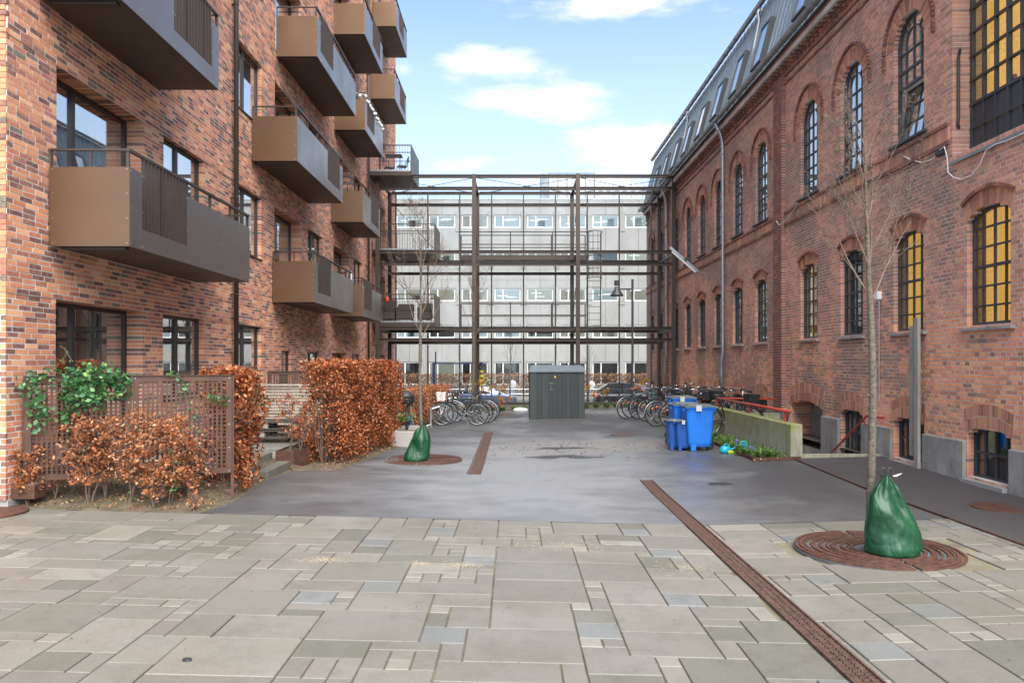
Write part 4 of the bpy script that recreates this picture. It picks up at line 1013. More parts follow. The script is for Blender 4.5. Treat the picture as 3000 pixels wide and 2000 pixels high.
mb = MB(); mb.add([(xr1, 6, zr1+.02), (xr1, 39, zr1+.02), (19, 39, zr1+1.2), (19, 6, zr1+1.2)], [(0, 1, 2, 3)]); mb.build('upper_roof', 'zincR', gt)
mb = MB(); mb.add([(xr0, 39, zr0), (xr1, 39, zr1), (19, 39, zr1+1.1), (19, 39, zr0)], [(0, 1, 2, 3)]); mb.build('gable_cladding', 'zincR', gt)
def gutter(x, z, r, y0, y1):
    n = 8; secs = []
    for y in (y0, y1):
        o_ = [(x+r*math.cos(R(180+180*i/n)), y, z+r*math.sin(R(180+180*i/n))) for i in range(n+1)]; i_ = [(x+(r-.008)*math.cos(R(360-180*i/n)), y, z+(r-.008)*math.sin(R(360-180*i/n))) for i in range(n+1)]
        secs.append(o_+i_)
    g = MB().loft(secs).tube([(x-r, y0, z), (x-r, y1, z)], .012, 6).build('gutter', 'zinc', gt, smooth=False)
    b = MB(); y = y0+.4
    while y < y1:
        b.ring((x, y, z), r+.004, .006, 'y', 10, 4, 180, 360) if False else b.tube([(x+(r+.004)*math.cos(R(180+18*i)), y, z+(r+.004)*math.sin(R(180+18*i))) for i in range(11)], .007, 4); y += .62
    b.build('gutter_brackets', 'zinc', gt, kind='stuff')
gutter(6.56, 9.74, .085, 6, 38.9); gutter(7.26, 12.42, .085, 6, 39.1)
slope = Vector((xr1-xr0, 0, zr1-zr0)).normalized(); nrm = Vector((-slope.z, 0, slope.x))
def skyl(y, hgt=1.25, wd=.8, s0=.35):
    t = link('skylight', None, gt); base = Vector((xr0, y, zr0))+slope*s0
    def P(s, u, d): return tuple(base+slope*s+Vector((0, u, 0))+nrm*d)
    for (sa, sb, ua, ub) in ((0, .07, 0, wd), (hgt-.07, hgt, 0, wd), (.07, hgt-.07, 0, .07), (.07, hgt-.07, wd-.07, wd)):
        m = MB(); m.add([P(s, u, d) for d in (-.01, .13) for s, u in ((sa, ua), (sb, ua), (sb, ub), (sa, ub))], [(0, 3, 2, 1), (4, 5, 6, 7), (0, 1, 5, 4), (1, 2, 6, 5), (2, 3, 7, 6), (3, 0, 4, 7)]); m.build('frame', 'slate', t)
    m = MB(); m.add([P(s, u, d) for d in (.10, .108) for s, u in ((.06, .06), (hgt-.06, .06), (hgt-.06, wd-.06), (.06, wd-.06))], [(0, 3, 2, 1), (4, 5, 6, 7), (0, 1, 5, 4), (1, 2, 6, 5), (2, 3, 7, 6), (3, 0, 4, 7)]); m.build('pane', 'glassU', t)
    m = MB(); m.add([P(s, u, .02) for s, u in ((.07, .07), (hgt-.07, .07), (hgt-.07, wd-.07), (.07, wd-.07))], [(0, 1, 2, 3)]); m.build('room', 'glowW', t)
for c in [10.9, 13.1, 15.3, 17.5, 20.6, 22.8, 25.0, 27.2, 29.4, 31.6, 33.8, 36.0]: skyl(c-.4)
for y in (24.25, 33.2):
    t = link('downpipe', None, fb); x = XR-.13
    MB().tube([(6.56, y, 9.64), (6.58, y-.02, 9.5), (6.68, y-.05, 9.3), (x-.03, y-.05, 9.1), (x, y-.05, 8.9), (x, y-.05, 2.5), (x, y-.05, 2.2), (x-.03, y, 2.0), (x-.03, y, 1.6), (x, y, .3)], .055, 12).build('pipe', 'galv', t, smooth=True)
    for z in (8.6, 6.6, 4.6, 2.6, .8): MB().ring((x, y-.05, z), .06, .01, 'z', 12, 5).box(x, XR, y-.06, y-.04, z-.01, z+.01).build('bracket', 'galv', t)
for y in (22.0, 31.0):
    MB().tube([(7.26, y, 12.32), (7.18, y, 12.15), (7.22, y, 11.9), (6.82, y, 9.9), (6.6, y, 9.78)], .045, 10).build('roof_pipe', 'zinc', gt, smooth=True)

# recessed steel window, top right
bw = link('steel_window', None, fb); xg = XR+.29; y0, y1 = 6.3, 11.77; zb = 5.2; pw_, ph = .287, .375
MB().add([(XR-.05, 6.2, 5.06), (XR-.05, 11.78, 5.06), (xg, 11.78, 5.19), (xg, 6.2, 5.19), (XR-.05, 6.2, 5.02), (XR-.05, 11.78, 5.02), (xg, 11.78, 5.0), (xg, 6.2, 5.0)], [(0, 1, 2, 3), (4, 7, 6, 5), (0, 4, 5, 1), (1, 5, 6, 2)]).build('sloped_sill', 'zinc', bw)
ncol = int((y1-y0)/pw_); nrow = 10
for i in range(ncol+1):
    y = y1-.04-i*pw_; MB().box(xg-.03, xg+.03, y-.015-(.012 if i % 3 == 0 else 0), y+.015+(.012 if i % 3 == 0 else 0), zb, 8.95).build('mullion', 'slate', bw)
for j in range(nrow+1):
    z = zb+j*ph; MB().box(xg-.034, xg+.026, y0, y1, z-.014-(.01 if j in (2, 6) else 0), z+.014+(.01 if j in (2, 6) else 0)).build('transom', 'slate', bw)
pm = MB().box(0, .006, -pw_/2+.012, pw_/2-.012, -ph/2+.012, ph/2-.012).mesh('pane', 'glass'); qm = MB().bbox(-.008, .012, -pw_/2+.02, pw_/2-.02, -ph/2+.02, ph/2-.02, .004).mesh('infill_panel', 'slate')
for i in range(ncol):
    for j in range(nrow): link('infill_panel' if j < 2 else 'pane', qm if j < 2 else pm, bw, loc=(xg, y1-.04-(i+.5)*pw_, zb+(j+.5)*ph))
MB().box(xg+.55, xg+.57, y0-.3, 12.4, 4.9, 9.2).build('blind', 'litY', bw)
MB().box(xg+.04, xg+.57, 12.4, 12.42, 4.9, 9.2).build('room_wall', 'roomL', bw); MB().box(xg+.04, xg+.54, y0, 12.4, 4.85, 4.89).build('room_floor', 'floorw', bw)
for k, (y, z, h_, m) in enumerate(((10.75, 6.0, .35, 'white'), (11.2, 6.02, .2, 'wick'), (10.5, 6.0, .55, 'galv'))):
    MB().lathe([(.05, 0), (.09, .05), (.1, h_*.5), (.03, h_*.8), (.03, h_)], (xg+.3, y, z), 12).build('ornament', m, bw, smooth=True)
MB().box(xg+.1, xg+.5, 9.2, 11.7, 5.9, 5.94).build('shelf', 'white', bw)
# things fixed to the wall
x = XR-.03
tag(MB().tube([(XR-.02, 11.55, 6.75), (XR+.06, 11.7, 6.75), (XR+.06, 11.72, 6.7), (XR+.06, 11.72, 5.75), (XR+.05, 11.72, 5.65), (XR+.1, 11.78, 5.6)], .022, 8).build('iron_pipe', 'slate', smooth=True), 'bent iron pipe fixed on the brick corner beside the big steel window', 'pipe')
P = [(13.2, 5.55), (12.95, 5.42), (12.6, 5.28), (12.3, 5.25), (12.13, 5.33)]
c_ = thing('cable_with_box', 'loose pale cable and black junction box on the brick wall', 'cable'); MB().tube([(x, a, b) for a, b in P], .008, 6).build('cable', 'white', c_)
MB().bbox(XR-.06, XR-.002, 11.95, 12.16, 5.25, 5.36, .008).build('junction_box', 'blackp', c_)
P = [(12.02, 5.33), (11.9, 5.35), (11.82, 5.15), (11.8, 4.92), (11.65, 4.8), (11.45, 4.72), (11.2, 4.72), (11.0, 4.82), (10.85, 5.0), (10.65, 5.02-.0), (10.4, 5.0), (9.5, 5.0)]
MB().tube([(XR-.06, a, b) for a, b in P], .008, 6).build('cable', 'white', c_)
c_ = thing('conduit', 'thin grey conduit with white sensor box on the wall behind the tree', 'conduit'); y = 14.08
MB().tube([(XR-.03, y, 1.2), (XR-.03, y, 3.1)], .013, 8).build('pipe', 'galv', c_); MB().bbox(XR-.09, XR-.002, y-.05, y+.06, 3.1, 3.26, .015).build('sensor_box', 'white', c_)
c_ = thing('conduit', 'short pale cable stub on the pilaster', 'cable'); MB().tube([(XR-.12, 19.3, 5.55), (XR-.12, 19.1, 5.4), (XR-.08, 18.6, 5.5), (XR-.05, 18.1, 5.7)], .008, 5).build('cable', 'white', c_)
# two boards standing against the wall
for (y, z0, z1, dx, l) in ((12.78, .35, 2.55, .07, 'shorter grey wooden board fixed upright to the factory wall'), (12.58, .12, 2.68, .10, 'taller grey wooden board standing upright against the factory wall')):
    tag(MB().bbox(XR-dx-.05, XR-dx+.0, y-.06, y+.06, z0, z1, .004).build('wooden_board', 'wood'), l, 'board', 'boards on the factory wall')
# fluorescent lamp on a swan-neck bracket
t = thing('wall_lamp', 'long tubular lamp reaching out from the factory wall beside the steel frame', 'lamp'); y = 26.4
MB().tube([(XR, y, 4.75), (XR-.03, y, 5.0), (6.6, y, 5.08), (6.45, y, 5.13), (6.2, y, 5.38)], .022, 8).build('arm', 'galv', t, smooth=True)
MB().beam((6.5, y, 5.1), (5.53, y, 5.94), .12, .09).build('housing', 'galv', t); MB().beam((6.42, y, 5.08), (5.6, y, 5.80), .09, .05).build('diffuser', 'white', t); MB().box(6.02, 6.12, y-.07, y+.07, 5.46, 5.6).build('clamp', 'slate', t)

# ================= STAIR PIT, PARAPET, RAILINGS =================
x0, x1, y0, y1 = PIT; zf = -1.1
sp = thing('cellar_stair', 'sunken concrete stair well along the factory wall with mossy edge', 'cellar stairs')
MB().box(x0-.1, XR+.001, y0-.0, y1+.3, zf-.15, zf).build('floor', 'concrete', sp)
MB().box(x0-.09, x0-.002, y0, y1, zf, .13).build('side_wall', 'moss', sp); MB().box(x0, XR-.056, y1-.1, y1+.14, zf, .62).build('end_wall', 'moss', sp)
MB().box(x0-.02, XR-.056, y0-.14, y0, zf, .225).build('top_kerb', 'moss', sp)
for i in range(7): MB().box(x0+.002, XR-.058, y0+.001+i*.28, y0+.28+i*.28, zf+.001, .06-(i+.0)*.165).build('step', 'concrete', sp)
tag(MB().bbox(5.13, 5.348, 13.86, 19.35, -.1, .79, .015).build('concrete_parapet', 'moss'), 'low mossy concrete wall beside the cellar stairs', 'low wall')
rl = thing('red_railing', 'red tubular railing on top of the mossy concrete parapet', 'railing'); X = 5.25
MB().tube([(X, 14.2, 1.0), (X, 19.3, 1.0)], .028, 10).build('handrail', 'redp', rl, smooth=True)
MB().tube([(X, 19.3, 1.0), (XR-.25, 18.9, 1.0)], .024, 10).build('crossbar', 'redp', rl, smooth=True)
for y in (14.45, 16.7, 18.9): MB().tube([(X, y, .78), (X, y, .99)], .024, 8).build('post', 'redp', rl)
MB().tube([(X+.02, 14.3, .98), (X+.13, 14.9, .55), (X+.13, 15.2, .2)], .02, 8).build('brace', 'redp', rl); MB().tube([(X, 19.3, .78), (X, 19.3, 1.0)], .03, 8).build('post', 'redp', rl)
hr = thing('red_handrail', 'red handrail sloping down the factory wall into the stair well', 'handrail')
MB().tube([(XR-.15, 13.65, .92), (XR-.15, 14.3, .92), (XR-.15, 16.5, -.32), (XR-.15, 17.0, -.6)], .022, 10).build('rail', 'redp', hr, smooth=False)
MB().tube([(XR-.15, 14.5, .83), (XR-.08, 14.5, .72), (XR-.01, 14.5, .74)], .012, 6).build('bracket', 'redp', hr)

# ================= STEEL AND GLASS SCREEN BETWEEN THE BUILDINGS =================
sf = thing('steel_frame_screen', 'tall brown steel frame with glass panes and walkways closing the yard', 'steel frame', (0, 0, 0)); YF, YB = 31.5, 34.6
XC = [-5.66, -1.62, 2.735, 6.74]
for x in XC:
    MB().box(x-.085, x+.085, YF-.085, YF+.085, -.4, 9.78).build('column', 'brown', sf); MB().box(x-.1, x+.1, YF-.1, YF+.1, 6.0, 6.04).box(x-.1, x+.1, YF-.1, YF+.1, 2.9, 2.94).build('joint_plate', 'brown', sf)
    MB().box(x-.085, x+.085, YB-.085, YB+.085, -.5, 9.7).build('column', 'brown', sf)
def ibeam(y, z, h=.13):
    t = link('beam', None, sf)
    for a, b in zip(XC, XC[1:]): 
        MB().box(a+.086, b-.086, y-.06, y+.06, z-.015+h/2, z+h/2).box(a+.086, b-.086, y-.06, y+.06, z-h/2, z-h/2+.015).box(a+.086, b-.086, y-.008, y+.008, z-h/2+.015, z+h/2-.015).build('beam_span', 'brown', t)
for z in (9.70, 9.19, 6.53, 6.02, 3.33, 2.85): ibeam(YF, z)
for z in (9.68, 9.14, 6.53, 5.98, 3.33, 2.8, .0): ibeam(YB, z)
for x in XC:
    for z in (9.66, 6.45, 3.28): MB().box(x-.05, x+.05, YF+.086, YB-.086, z-.07, z+.06).build('cross_beam', 'brown', sf)
    MB().beam((x, YF+.1, 9.1), (x, YB-.1, 6.6), .02, .03).beam((x, YF+.1, 6.0), (x, YB-.1, 3.4), .02, .03).build('diagonal_brace', 'brown', sf)
for a, b in zip(XC, XC[1:]):
    MB().tube([(a+.1, YF+.1, 9.66), (b-.1, YB-.1, 9.66)], .013, 6).build('tie_rod', 'slate', sf); MB().tube([(b-.1, YF+.1, 9.64), (a+.1, YB-.1, 9.64)], .013, 6).build('tie_rod', 'slate', sf)
MB().tube([(XC[0]+.1, YF, 9.1), (XC[0]+2.6, YB-.2, 6.5)], .014, 6).tube([(XC[0]+.1, YF, 6.0), (XC[0]+2.6, YB-.2, 3.4)], .014, 6).build('tie_rod', 'slate', sf)
MX = [-5.37+1.467*i for i in range(9)]
for x in MX:
    for z0, z1 in ((9.22, 9.6), (6.62, 9.06), (6.06, 6.45), (3.42, 5.9), (2.88, 3.25), (.08, 2.72)):
        MB().box(x-.03, x+.03, YB-.1, YB-.02, z0, z1).build('mullion', 'brown', sf)
bolts = MB()
for x in MX:
    for k in range(22): z = .3+k*.42; bolts.box(x-.008, x+.008, YB-.108, YB-.1005, z, z+.016)
bolts.build('bolts', 'galv', sf, kind='stuff')
GX = [XC[0]-.1]+MX+[6.83]
for a, b in zip(GX, GX[1:]):
    for z0, z1 in ((.08, 2.76), (2.86, 5.94), (6.04, 9.6)): MB().box(a+.01, b-.01, YB-.018, YB-.008, z0, z1).build('pane', 'glassW', sf)
MB().box(XC[0]-.1, 6.82, YB-.16, YB+.1, -.45, -.075).build('base_beam', 'corten', sf); MB().box(XC[0]-.1, 6.82, YB-.2, YB-.162, -.08, .06).build('base_rail', 'brown', sf)
for (z, zr_) in ((6.50, 7.63), (3.36, 4.53)):
    wk = link('walkway', None, sf); xa, xb, ya, yb = -2.33, 3.27, 33.0, 33.9
    MB().box(xa, xb, ya, yb, z-.06, z+.05).build('grating', 'brownD', wk); MB().box(xa, xb, ya-.01, ya+.0, z-.1, z+.12).build('kick_plate', 'brown', wk)
    for zz in (zr_, zr_-.55): MB().box(xa, xb, ya-.02, ya+.02, zz-.02, zz+.02).box(xa, xb, yb-.02, yb+.02, zz-.02, zz+.02).build('handrail', 'brown', wk)
    for x in (xa, -.55+.45, 1.0+.75, xb): MB().box(x-.025, x+.025, ya-.025, ya+.025, z, zr_).build('post', 'brown', wk); MB().box(x-.025, x+.025, yb-.025, yb+.025, z, zr_).build('post', 'brown', wk)
ld = link('ladder', None, sf); lx0, lx1, y = 3.30, 3.88, 33.1
for x in (lx0, lx1): MB().box(x-.025, x+.025, y-.02, y+.02, 3.3, 7.62).build('stile', 'brown', ld)
for i in range(15): MB().tube([(lx0, y, 3.5+.285*i), (lx1, y, 3.5+.285*i)], .014, 6).build('rung', 'brown', ld)
for z in (5.6, 6.55, 7.62): MB().tube([((lx0+lx1)/2+.34*math.cos(R(-180*i/10)), y+.55*math.sin(R(-180*i/10))*1.0, z) for i in range(11)], .018, 6).build('cage_hoop', 'brown', ld)
for i in (2, 4, 6, 8): a = R(-180*i/10); p = ((lx0+lx1)/2+.34*math.cos(a), y+.55*math.sin(a)); MB().box(p[0]-.012, p[0]+.012, p[1]-.005, p[1]+.005, 5.6, 7.62).build('cage_bar', 'brown', ld)

# ================= CONCRETE OFFICE BUILDING BEYOND =================
ob = thing('concrete_office_building', 'long pale concrete office block with strip windows across the street', 'office building'); YO = 70.; BP = 3.05; XO = -4.77
zt = [15.57, 12.15, 8.73, 5.30, 1.88]; wh = 1.17
k0, k1 = -9, 13; xL, xRr = XO+BP*k0-.4, XO+BP*k1-.4
lev = [17.0]
for z in zt: lev += [z, z-(wh if z > 3 else 2.1)]
lev.append(-1.6)
me = {}
for r in range(0, len(lev)-1, 2):
    z1, z0 = lev[r], lev[r+1]
    for k in range(k0, k1):
        a = XO+BP*k-.29; b = a+BP
        for (p, q_) in ((a, a+BP/2), (a+BP/2, b)):
            key = (round(z1-z0, 3), round(q_-p, 3))
            if key not in me: me[key] = MB().bbox(.012, q_-p-.012, 0, .3, .012, z1-z0-.012, .01).mesh('concrete_panel', 'concB')
            link('concrete_panel', me[key], ob, loc=(p, YO, z0))
MB().box(xL, xRr, YO+.28, YO+.5, -1.6, 17).build('wall_core', 'concB2', ob) if False else None
pier = {}
for r in range(1, len(lev)-1, 2):
    z1, z0 = lev[r], lev[r+1]
    for k in range(k0, k1):
        a = XO+BP*k-.29; key = round(z1-z0, 3)
        if key not in pier: pier[key] = MB().box(-.27, .27, -.06, .3, -.35, z1-z0+.35).mesh('pier', 'concB2')
        link('pier', pier[key], ob, loc=(a+.0, YO, z0))
for r in range(1, len(lev)-1, 2):
    z1, z0 = lev[r], lev[r+1]; row = r//2; h = z1-z0
    for k in range(k0, k1):
        a = XO+BP*k; t = link('window', None, ob, loc=(a+.02, YO, z0)); wd = BP-.62; q_ = random.Random(k*13+row)
        key = ('w', row == 4)
        if key not in me:
            f = MB(); fw = .09
            f.box(0, wd, .1, .18, 0, fw).box(0, wd, .1, .18, h-fw, h).box(0, fw, .1, .18, fw, h-fw).box(wd-fw, wd, .1, .18, fw, h-fw).box(wd*.33-.05, wd*.33+.05, .1, .18, fw, h-fw)
            me[key] = (f.mesh('frame', 'white'), MB().box(.05, wd-.05, .15, .16, .05, h-.05).mesh('pane', 'glassU' if False else 'glass'), MB().add([(0, .2, 0), (wd, .2, 0), (wd, .2, h), (0, .2, h), (0, 3, 0), (wd, 3, 0), (wd, 3, h), (0, 3, h)], [(0, 1, 5, 4), (1, 2, 6, 5), (2, 3, 7, 6), (3, 0, 4, 7)]).mesh('room', 'roomL') if False else None)
            rmb = MB(); rmb.add([(0, .2, 0), (wd, .2, 0), (wd, .2, h), (0, .2, h), (0, 3, 0), (wd, 3, 0), (wd, 3, h), (0, 3, h)], [(0, 1, 5, 4), (1, 2, 6, 5), (2, 3, 7, 6), (3, 0, 4, 7), (4, 5, 6, 7)])
            me[key] = me[key][:2]+({m: None for m in ()},); rooms = {m: rmb.mesh('room', m) for m in ('litO', 'roomL', 'roomD', 'glowW')}; me[key] = (me[key][0], me[key][1], rooms)
        fm, pm_, rooms = me[key]; link('frame', fm, t); link('pane', pm_, t)
        rk = q_.choice(['litO', 'glowW', 'glowW', 'litO', 'roomL']) if row < 4 else q_.choice(['roomD', 'litO', 'roomL'])
        link('room', rooms[rk], t)
        if row < 4 and q_.random() < .75:
            for _ in range(q_.choice((1, 2, 2))): zz = q_.uniform(.35, .95)*h; xx = q_.uniform(.2, 1.2); MB().box(xx, xx+1.0, .9, 1.0, zz-.02, zz+.02).build('ceiling_light', 'tubeL', t)
        if q_.random() < .4: xx = q_.uniform(.2, 1.5); MB().box(xx, xx+.6, .6, .7, 0, h*q_.uniform(.4, .9)).build('cupboard', q_.choice(['wood', 'shedR', 'wick']), t)
MB().box(xL, xRr, YO-.03, YO+.35, 17.0, 17.12).build('coping', 'zinc', ob); MB().box(xL, xRr, YO+3.2, YO+12, -2, 16.9).build('core', 'roomL', ob); MB().box(xL, xRr, YO+.31, YO+3.2, 16.5, 16.9).build('roof', 'zincR', ob)
sy = MB().box(6.2, 6.45, YO-.12, YO-.05, .55, .95)  # glowing box imitates the reflection of a green signal
tag(sy.build('signal_light_reflection', 'greenL'), 'small glowing green patch imitating a signal light reflected in the glass', 'signal light')
# plant rooms on its roof
pr = thing('roof_plant_box', 'grey boxy ventilation plant with railing on the office roof', 'ventilation plant'); s_ = (YO+2)/F; X = lambda px: (px-CX)*s_; Z = lambda py: EYE-(py-CY)*s_
MB().box(X(1585), X(1608), YO+2, YO+5, 17.1, Z(508)).build('duct_box', 'zincR', pr)
for i in range(5): a = X(1608)+(X(1742)-X(1608))*i/5; b = X(1608)+(X(1742)-X(1608))*(i+1)/5; MB().box(a+.03, b-.03, YO+2.1, YO+5, 17.1, Z(516)).build('panel', 'zinc', pr)
MB().box(X(1608), X(1742), YO+2, YO+2.04, Z(509), Z(507)).build('rail', 'slate', pr)
for i in range(6): a = X(1608)+(X(1742)-X(1608))*i/5; MB().box(a-.02, a+.02, YO+2, YO+2.04, 17.1, Z(507)).build('post', 'slate', pr)
MB().add([(X(1590), YO+1.9, 17.1), (X(1600), YO+1.9, 17.1), (X(1585), YO+1.9, Z(560)), (X(1575), YO+1.9, Z(560))], [(0, 1, 2, 3)]) if False else None
pr = thing('roof_cladding_structure', 'pale faceted metal structure on the office roof behind the ventilation plant', 'roof structure')
pts = [(1743, 506), (1798, 508), (1852, 512), (1886, 545), (1900, 600)]
for (a, za), (b, zb_) in zip(pts, pts[1:]):
    MB().add([(X(a)+.02, YO+2.5, 17.1), (X(b)-.02, YO+2.5, 17.1), (X(b)-.02, YO+2.5, Z(zb_)), (X(a)+.02, YO+2.5, Z(za)), (X(a)+.02, YO+5.5, 17.1), (X(b)-.02, YO+5.5, 17.1), (X(b)-.02, YO+5.5, Z(zb_)), (X(a)+.02, YO+5.5, Z(za))], [(0, 1, 2, 3), (5, 4, 7, 6), (3, 2, 6, 7), (0, 3, 7, 4), (1, 5, 6, 2)]).build('panel', 'zinc', pr)
for i in range(6):
    a = X(1750+24*i); MB().prism([(a, Z(566)), (a+.7, Z(566)), (a+.35, Z(545))], lambda u, v, d: (u, YO+2.42+d, v), 0, .07).build('triangular_fin', 'zincR', pr)

# ================= STREET =================
def flat(name, mat, x0, x1, y0, y1, z): MB().add([(x0, y0, z), (x1, y0, z), (x1, y1, z), (x0, y1, z)], [(0, 1, 2, 3)]).build(name, mat, kind='structure')
flat('street', 'asph', -60, 60, 48, 59.4, -1.18); 
for y0, y1 in ((59.4, 64.5),): MB().box(-60, 60, y0, y1, -1.3, -1.06).build('far_pavement', 'terr', kind='structure')
MB().box(-60, 60, 46.4, 48, -1.3, -1.06).build('near_pavement', 'terr', kind='structure')
MB().box(-60, 60, 52.3, 52.45, -1.19, -1.172).build('lane_marking', 'white', kind='structure')

# ================= TREES =================
def branch(mb, p, d, ln, r, depth, rr, up=.25, spread=.5):
    n = 5; pts = [p]; rs = [r]; q = Vector(p); dd = Vector(d).normalized()
    for i in range(n):
        dd = (dd+Vector((rr.gauss(0, .07), rr.gauss(0, .07), up*.25))).normalized(); q = q+dd*ln/n; pts.append(q.copy()); rs.append(r*(1-.8*(i+1)/n))
    mb.tube(pts, rs, 5 if depth > 1 else 4, False)
    if depth > 0:
        k = rr.randint(4, 6) if depth > 1 else rr.randint(3, 5)
        for j in range(k):
            t = rr.uniform(.25, .95); i = min(n-1, int(t*n)); a = rr.random()*6.28; base = pts[i]+(pts[i+1]-pts[i])*(t*n-i)
            ax = (dd.orthogonal().normalized()); ax.rotate(Matrix.Rotation(a, 3, dd)); nd = (dd+ax*rr.uniform(.35, .8)*spread*1.6)
            branch(mb, base, nd, ln*rr.uniform(.3, .6), max(.0022, r*(1-.7*t)*.6), depth-1, rr, up, spread)
    else:
        for j in range(3):      # buds and spurs
            i = rr.randint(1, n-1); v = Vector((rr.gauss(0, 1), rr.gauss(0, 1), rr.random())).normalized(); mb.tube([pts[i], pts[i]+v*.035], [.003, .0025], 3, False)
def tree(x, y, h, hb, r, spreadw, label, seed, lean=(0, 0), base=None, nb=13, dep=2, grp='young bare trees in the yard'):
    rr = random.Random(seed); z = gz(x, y) if base is None else base; t = thing('bare_tree', label, 'tree', (x, y, z), 0, grp)
    pts = []; rs = []
    for i in range(15):
        f = i/14; pts.append(Vector((lean[0]*f+.018*math.sin(f*7+seed), lean[1]*f+.015*math.cos(f*6), h*.93*f))); rs.append(r*(1.12-.35*f if f < .5 else .945-.85*(f-.5)*2*.98)*(1.25 if i == 0 else 1))
    tk = MB().tube(pts, [max(.004, q) for q in rs], 10); 
    for k in range(10): f = rr.uniform(.1, hb/h); p = Vector((lean[0]*f, lean[1]*f, h*f)); a = rr.random()*6.28; tk.tube([p, p+Vector((math.cos(a), math.sin(a), .3))*(r*1.3)], [r*.5, r*.2], 5)
    tk.build('trunk', 'bark', t, smooth=True)
    def at(f): i = min(13, int(f*14)); return pts[i]+(pts[i+1]-pts[i])*(f*14-i)
    for k in range(nb):
        f = hb/h+(.93-hb/h)*(k/nb)**1.15; f = min(f/.93, .99); a = k*2.4+rr.random()*.6; w_ = spreadw*(1-.45*k/nb); mb = MB()
        d = Vector((math.cos(a)*.62, math.sin(a)*.62, 1.0)); ln = (h-hb)*rr.uniform(.48, .62)*(1-.5*k/nb)
        d.x *= w_; d.y *= w_; branch(mb, at(f), d, ln, max(.0055, r*.32*(1-.5*k/nb)), dep, rr)
        mb.build('branch', 'twig', t)
    mb = MB(); branch(mb, at(.985), (0, 0, 1), h*.09, .007, 1, rr); mb.build('branch', 'twig', t)
    return t
x, y = 3.63, 7.58; tree(x, y, 4.5, 2.5, .037, 1.05, 'nearest bare young tree rising from the large rusty grate on the right', 5, (-.05, 0), nb=15)
tree(-1.78, 14.75, 5.0, 2.35, .033, 1.15, 'slender bare young tree in the asphalt on the left beside the copper hedge', 9, (-.06, 0), nb=13)
tree(-1.42, 26.2, 5.6, 2.7, .04, .75, 'bare young tree behind the bicycle rack in front of a steel column', 12, (.1, 0), nb=14)
tree(-.15, 47.2, 5.6, 2.6, .05, .8, 'small bare tree on the street behind the glass left of the shed', 15, base=-1.2, nb=10)
tree(5.9, 58.2, 5.2, 2.2, .05, 1.0, 'thin bare tree on the street behind the dark car', 17, base=-1.2, nb=8)

# ================= TREE WATERING BAGS =================
def bag(x, y, prof, label, depth=.17, seed=1):
    """prof rows: (z, xleft, xright) relative to bag origin."""
    rr = random.Random(seed); t = thing('watering_bag', label, 'watering bag', (x, y, gz(x, y)+.02), 0, 'green watering bags at the trees'); n = 44; secs = []
    zs = np.linspace(0, 1, 34); H = prof[-1][0]
    lf = [(a, b) for a, b, c in prof]; rt = [(a, c) for a, b, c in prof]
    ph = [rr.random()*6.28 for _ in range(12)]
    for f in zs:
        z = H*f; a, b = lerp(lf, z), lerp(rt, z); cx = (a+b)/2; w_ = (b-a)/2; dp = depth*min(1, (1-f)**.75+.06); sec = []
        for j in range(n):
            an = 2*math.pi*j/n; c, s = math.cos(an), math.sin(an)
            tw = lambda v: 2/math.pi*math.asin(math.sin(v)); fold = .024*tw(3*an+ph[0]+f*4)*(.3+.7*math.sin(f*3.1))+.022*tw(7*an+ph[1]+1.5*f)*(f**1.2)+.018*tw(9*f+ph[2]+2*an)*(1-abs(2*f-1))+.010*tw(13*f+3*an+ph[3])
            e = abs(c)**.8*math.copysign(1, c)
            sag = -.02*(1-f)*0
            sec.append((cx+e*(w_+fold*.35), s*(dp+fold), z+.012*math.sin(an*2+ph[4])*(f)))
        secs.append(sec)
    MB().loft(secs).build('sack', 'tarp', t, smooth=True)
    tx = (lerp(lf, H)+lerp(rt, H))/2
    for dx, m in ((-.035, 'blackp'), (.03, 'blackp')):
        MB().tube([(tx+dx+.025*math.cos(R(a)), 0, H-.01+.045+.05*math.sin(R(a))) for a in range(-60, 250, 30)], .009, 6).build('strap', m, t, smooth=True)
    MB().add([(tx+.05, 0, H), (tx+.12, .02, H+.02), (tx+.16, .01, H+.03), (tx+.09, -.01, H)], [(0, 1, 2, 3)]).build('tag', 'white', t)
    sm = MB(); sm.tube([(lerp(rt, H*f)-.0+.004, 0, H*f) for f in np.linspace(.03, .92, 12)], .006, 5); sm.tube([(lerp(lf, H*f)-.004, 0, H*f) for f in np.linspace(.03, .92, 12)], .006, 5); sm.build('seam', 'tarp', t)
    return t
s_ = 7.42/F
def pr_(rows, cx, s): return [(z, (a-cx)*s, (b-cx)*s) for z, a, b in rows]
bag((2615-CX)*s_, 7.42, pr_([(0, 2541, 2688), (.06, 2538, 2700), (.23, 2537, 2692), (.4, 2541, 2668), (.49, 2545, 2652), (.58, 2551, 2640), (.66, 2566, 2628), (.72, 2580, 2614), (.755, 2590, 2606)], 2615, s_), 'large crumpled green watering bag against the nearest tree', .19, 2)
s_ = 14.4/F
bag((1222-CX)*s_, 14.42, pr_([(0, 1186, 1250), (.05, 1181, 1256), (.25, 1196, 1259), (.4, 1206, 1260), (.52, 1213, 1257), (.60, 1221, 1252), (.67, 1234, 1247)], 1222, s_), 'green watering bag at the foot of the left tree', .17, 5)

